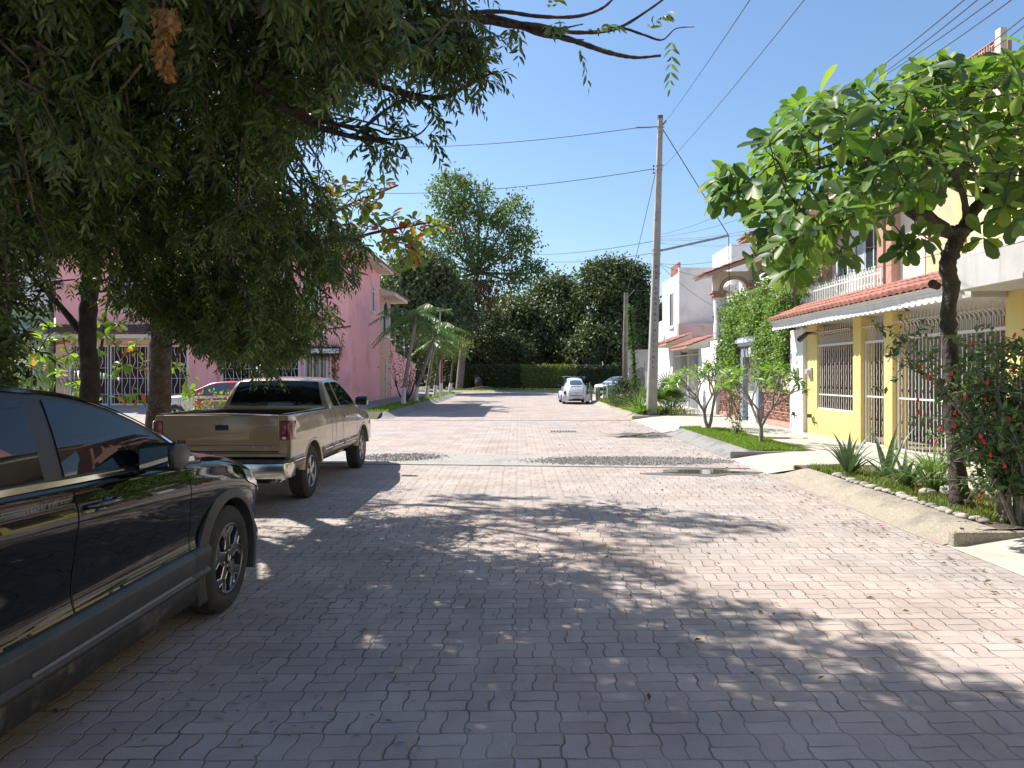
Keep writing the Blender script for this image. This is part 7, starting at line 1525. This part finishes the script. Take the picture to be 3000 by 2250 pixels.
b = MB(); b.box(5.25, 5.65, 41.85, 42.15, .12, .98); b.build('cabinet', m_ubox, ub, bevel=.02); b = MB(); b.prism([(5.22, .98), (5.68, .98), (5.64, 1.06), (5.26, 1.06)], 41.82, 42.18, 'y'); b.build('lid', m_ubox, ub)
b = MB()
for k in range(5): b.box(5.30+.07*k, 5.33+.07*k, 41.845, 41.85, .25, .9)
b.build('door_ribs', m_ubox, ub)
def wire(label, a, c, sag=.3, r_=.009, group=None, name='overhead_cable', extra=None):
    a = np.array(a, float); c = np.array(c, float); b = MB(); n = 28
    b.tube([a*(1-t)+c*t-np.array([0, 0, sag*4*t*(1-t)]) for t in np.linspace(0, 1, n)], r_, 5)
    if extra: extra(b, a, c)
    tag(b.build(name, m_wire), label, 'cable', group)
q1 = pp(11.1); q2 = pp(9.5); q3 = pp(7.0); q4 = pp(6.3); q5 = pp(6.0)
wire('top cable running left from the concrete pole head to the dark canopy', (q1[0]-.95, PY, q1[2]-.05), W(1000, 425, 40), .35, .014)
wire('second cable running left from the upper band of the concrete pole', (q2[0]-.2, PY, q2[2]), W(1000, 562, 40), .4, .014)
wire('cable leaving the pole head steeply up to the right out of view', (q1[0]+.2, PY, q1[2]+.2), W(2250, -80, 8), .05, .006)
wire('cable crossing from the upper band up right towards the camera side', (q2[0]+.1, PY, q2[2]), W(2420, -80, 9), .1, .006)
def tube_guard(b, a, c): m_ = a*.42+c*.58; b.tube([a*.43+c*.57, a*.40+c*.60], .05, 7)
wire('stay cable from the pole head down to the strut arm tip', (q1[0]+.1, PY, q1[2]-.1), e, .0, .016, extra=tube_guard, name='stay_cable')
wire('vertical twisted cable hanging from the strut arm tip to the vine', e, (e[0]+.02, e[1], 4.2), .0, .014, name='stay_cable')
wire('long stay cable running down left from the upper band to the wooden pole', (q2[0]-.1, PY, q2[2]), (6.1, 39.9, 6.2), .1, .012, name='stay_cable')
LB = ['uppermost of the thin service cables fanning right from the pole middle', 'second thin service cable in the fan right of the pole middle', 'third thin service cable in the fan behind the almond leaves', 'lower service cable of the fan reaching the balcony house', 'lowest rising service cable of the fan right of the pole']
for k, (u, v, Y) in enumerate(((2250, 560, 18), (2280, 600, 18), (2300, 650, 19), (2420, 640, 17), (2380, 700, 20))): wire(LB[k], (q3[0]+.1, PY, q3[2]-.08*k), W(u, v, Y), .15, .006)
for k, (u, v, Y, l) in enumerate(((2150, 752, 30, 'nearly level service cable to the white stair tower'), (2120, 815, 28, 'drooping service cable to the arched house eave'), (2105, 905, 28, 'steep service cable down to the arched house column'))): wire(l, (q5[0]+.1, PY, q5[2]-.1), W(u, v, Y), .15, .007)
for k, (u, v, Y, l) in enumerate(((1460, 735, 60, 'faint far cable running left from the pole to the tall tree'), (1500, 752, 60, 'second faint far cable just below running to the tall tree'))): wire(l, (q4[0]-.1, PY, q4[2]+.45*(1-k)), W(u, v, Y), .4, .012)
TOPW = [((2490, 255), (2860, -30)), ((2510, 262), (2900, -30)), ((2610, 225), (2990, -20)), ((2790, 190), (3040, 20)), ((2815, 190), (3060, 30)), ((2540, 240), (2950, -30))]
for k, (a, c) in enumerate(TOPW): wire(['leftmost high cable of the bundle crossing the top right sky', 'second high cable of the bundle in the top right sky', 'middle high cable crossing the top right corner', 'upper cable of the close pair in the top right corner', 'lower cable of the close pair in the top right corner', 'thin high cable between the bundle and the middle cable'][k], W(a[0]-60, a[1]+44, 24), W(*c, 10), .1, .010)
wire('thin cable passing in front of the terracotta pillars and almond trunk', W(2450, 800, 20), W(3050, 660, 9), .1, .006)
wire('second thin cable above the tile roof behind the almond trunk', W(2330, 745, 22), W(2800, 690, 18), .05, .006)
print('objects', len(bpy.data.objects), 'polys', sum(len(o.data.polygons) for o in bpy.data.objects if o.type == 'MESH'))
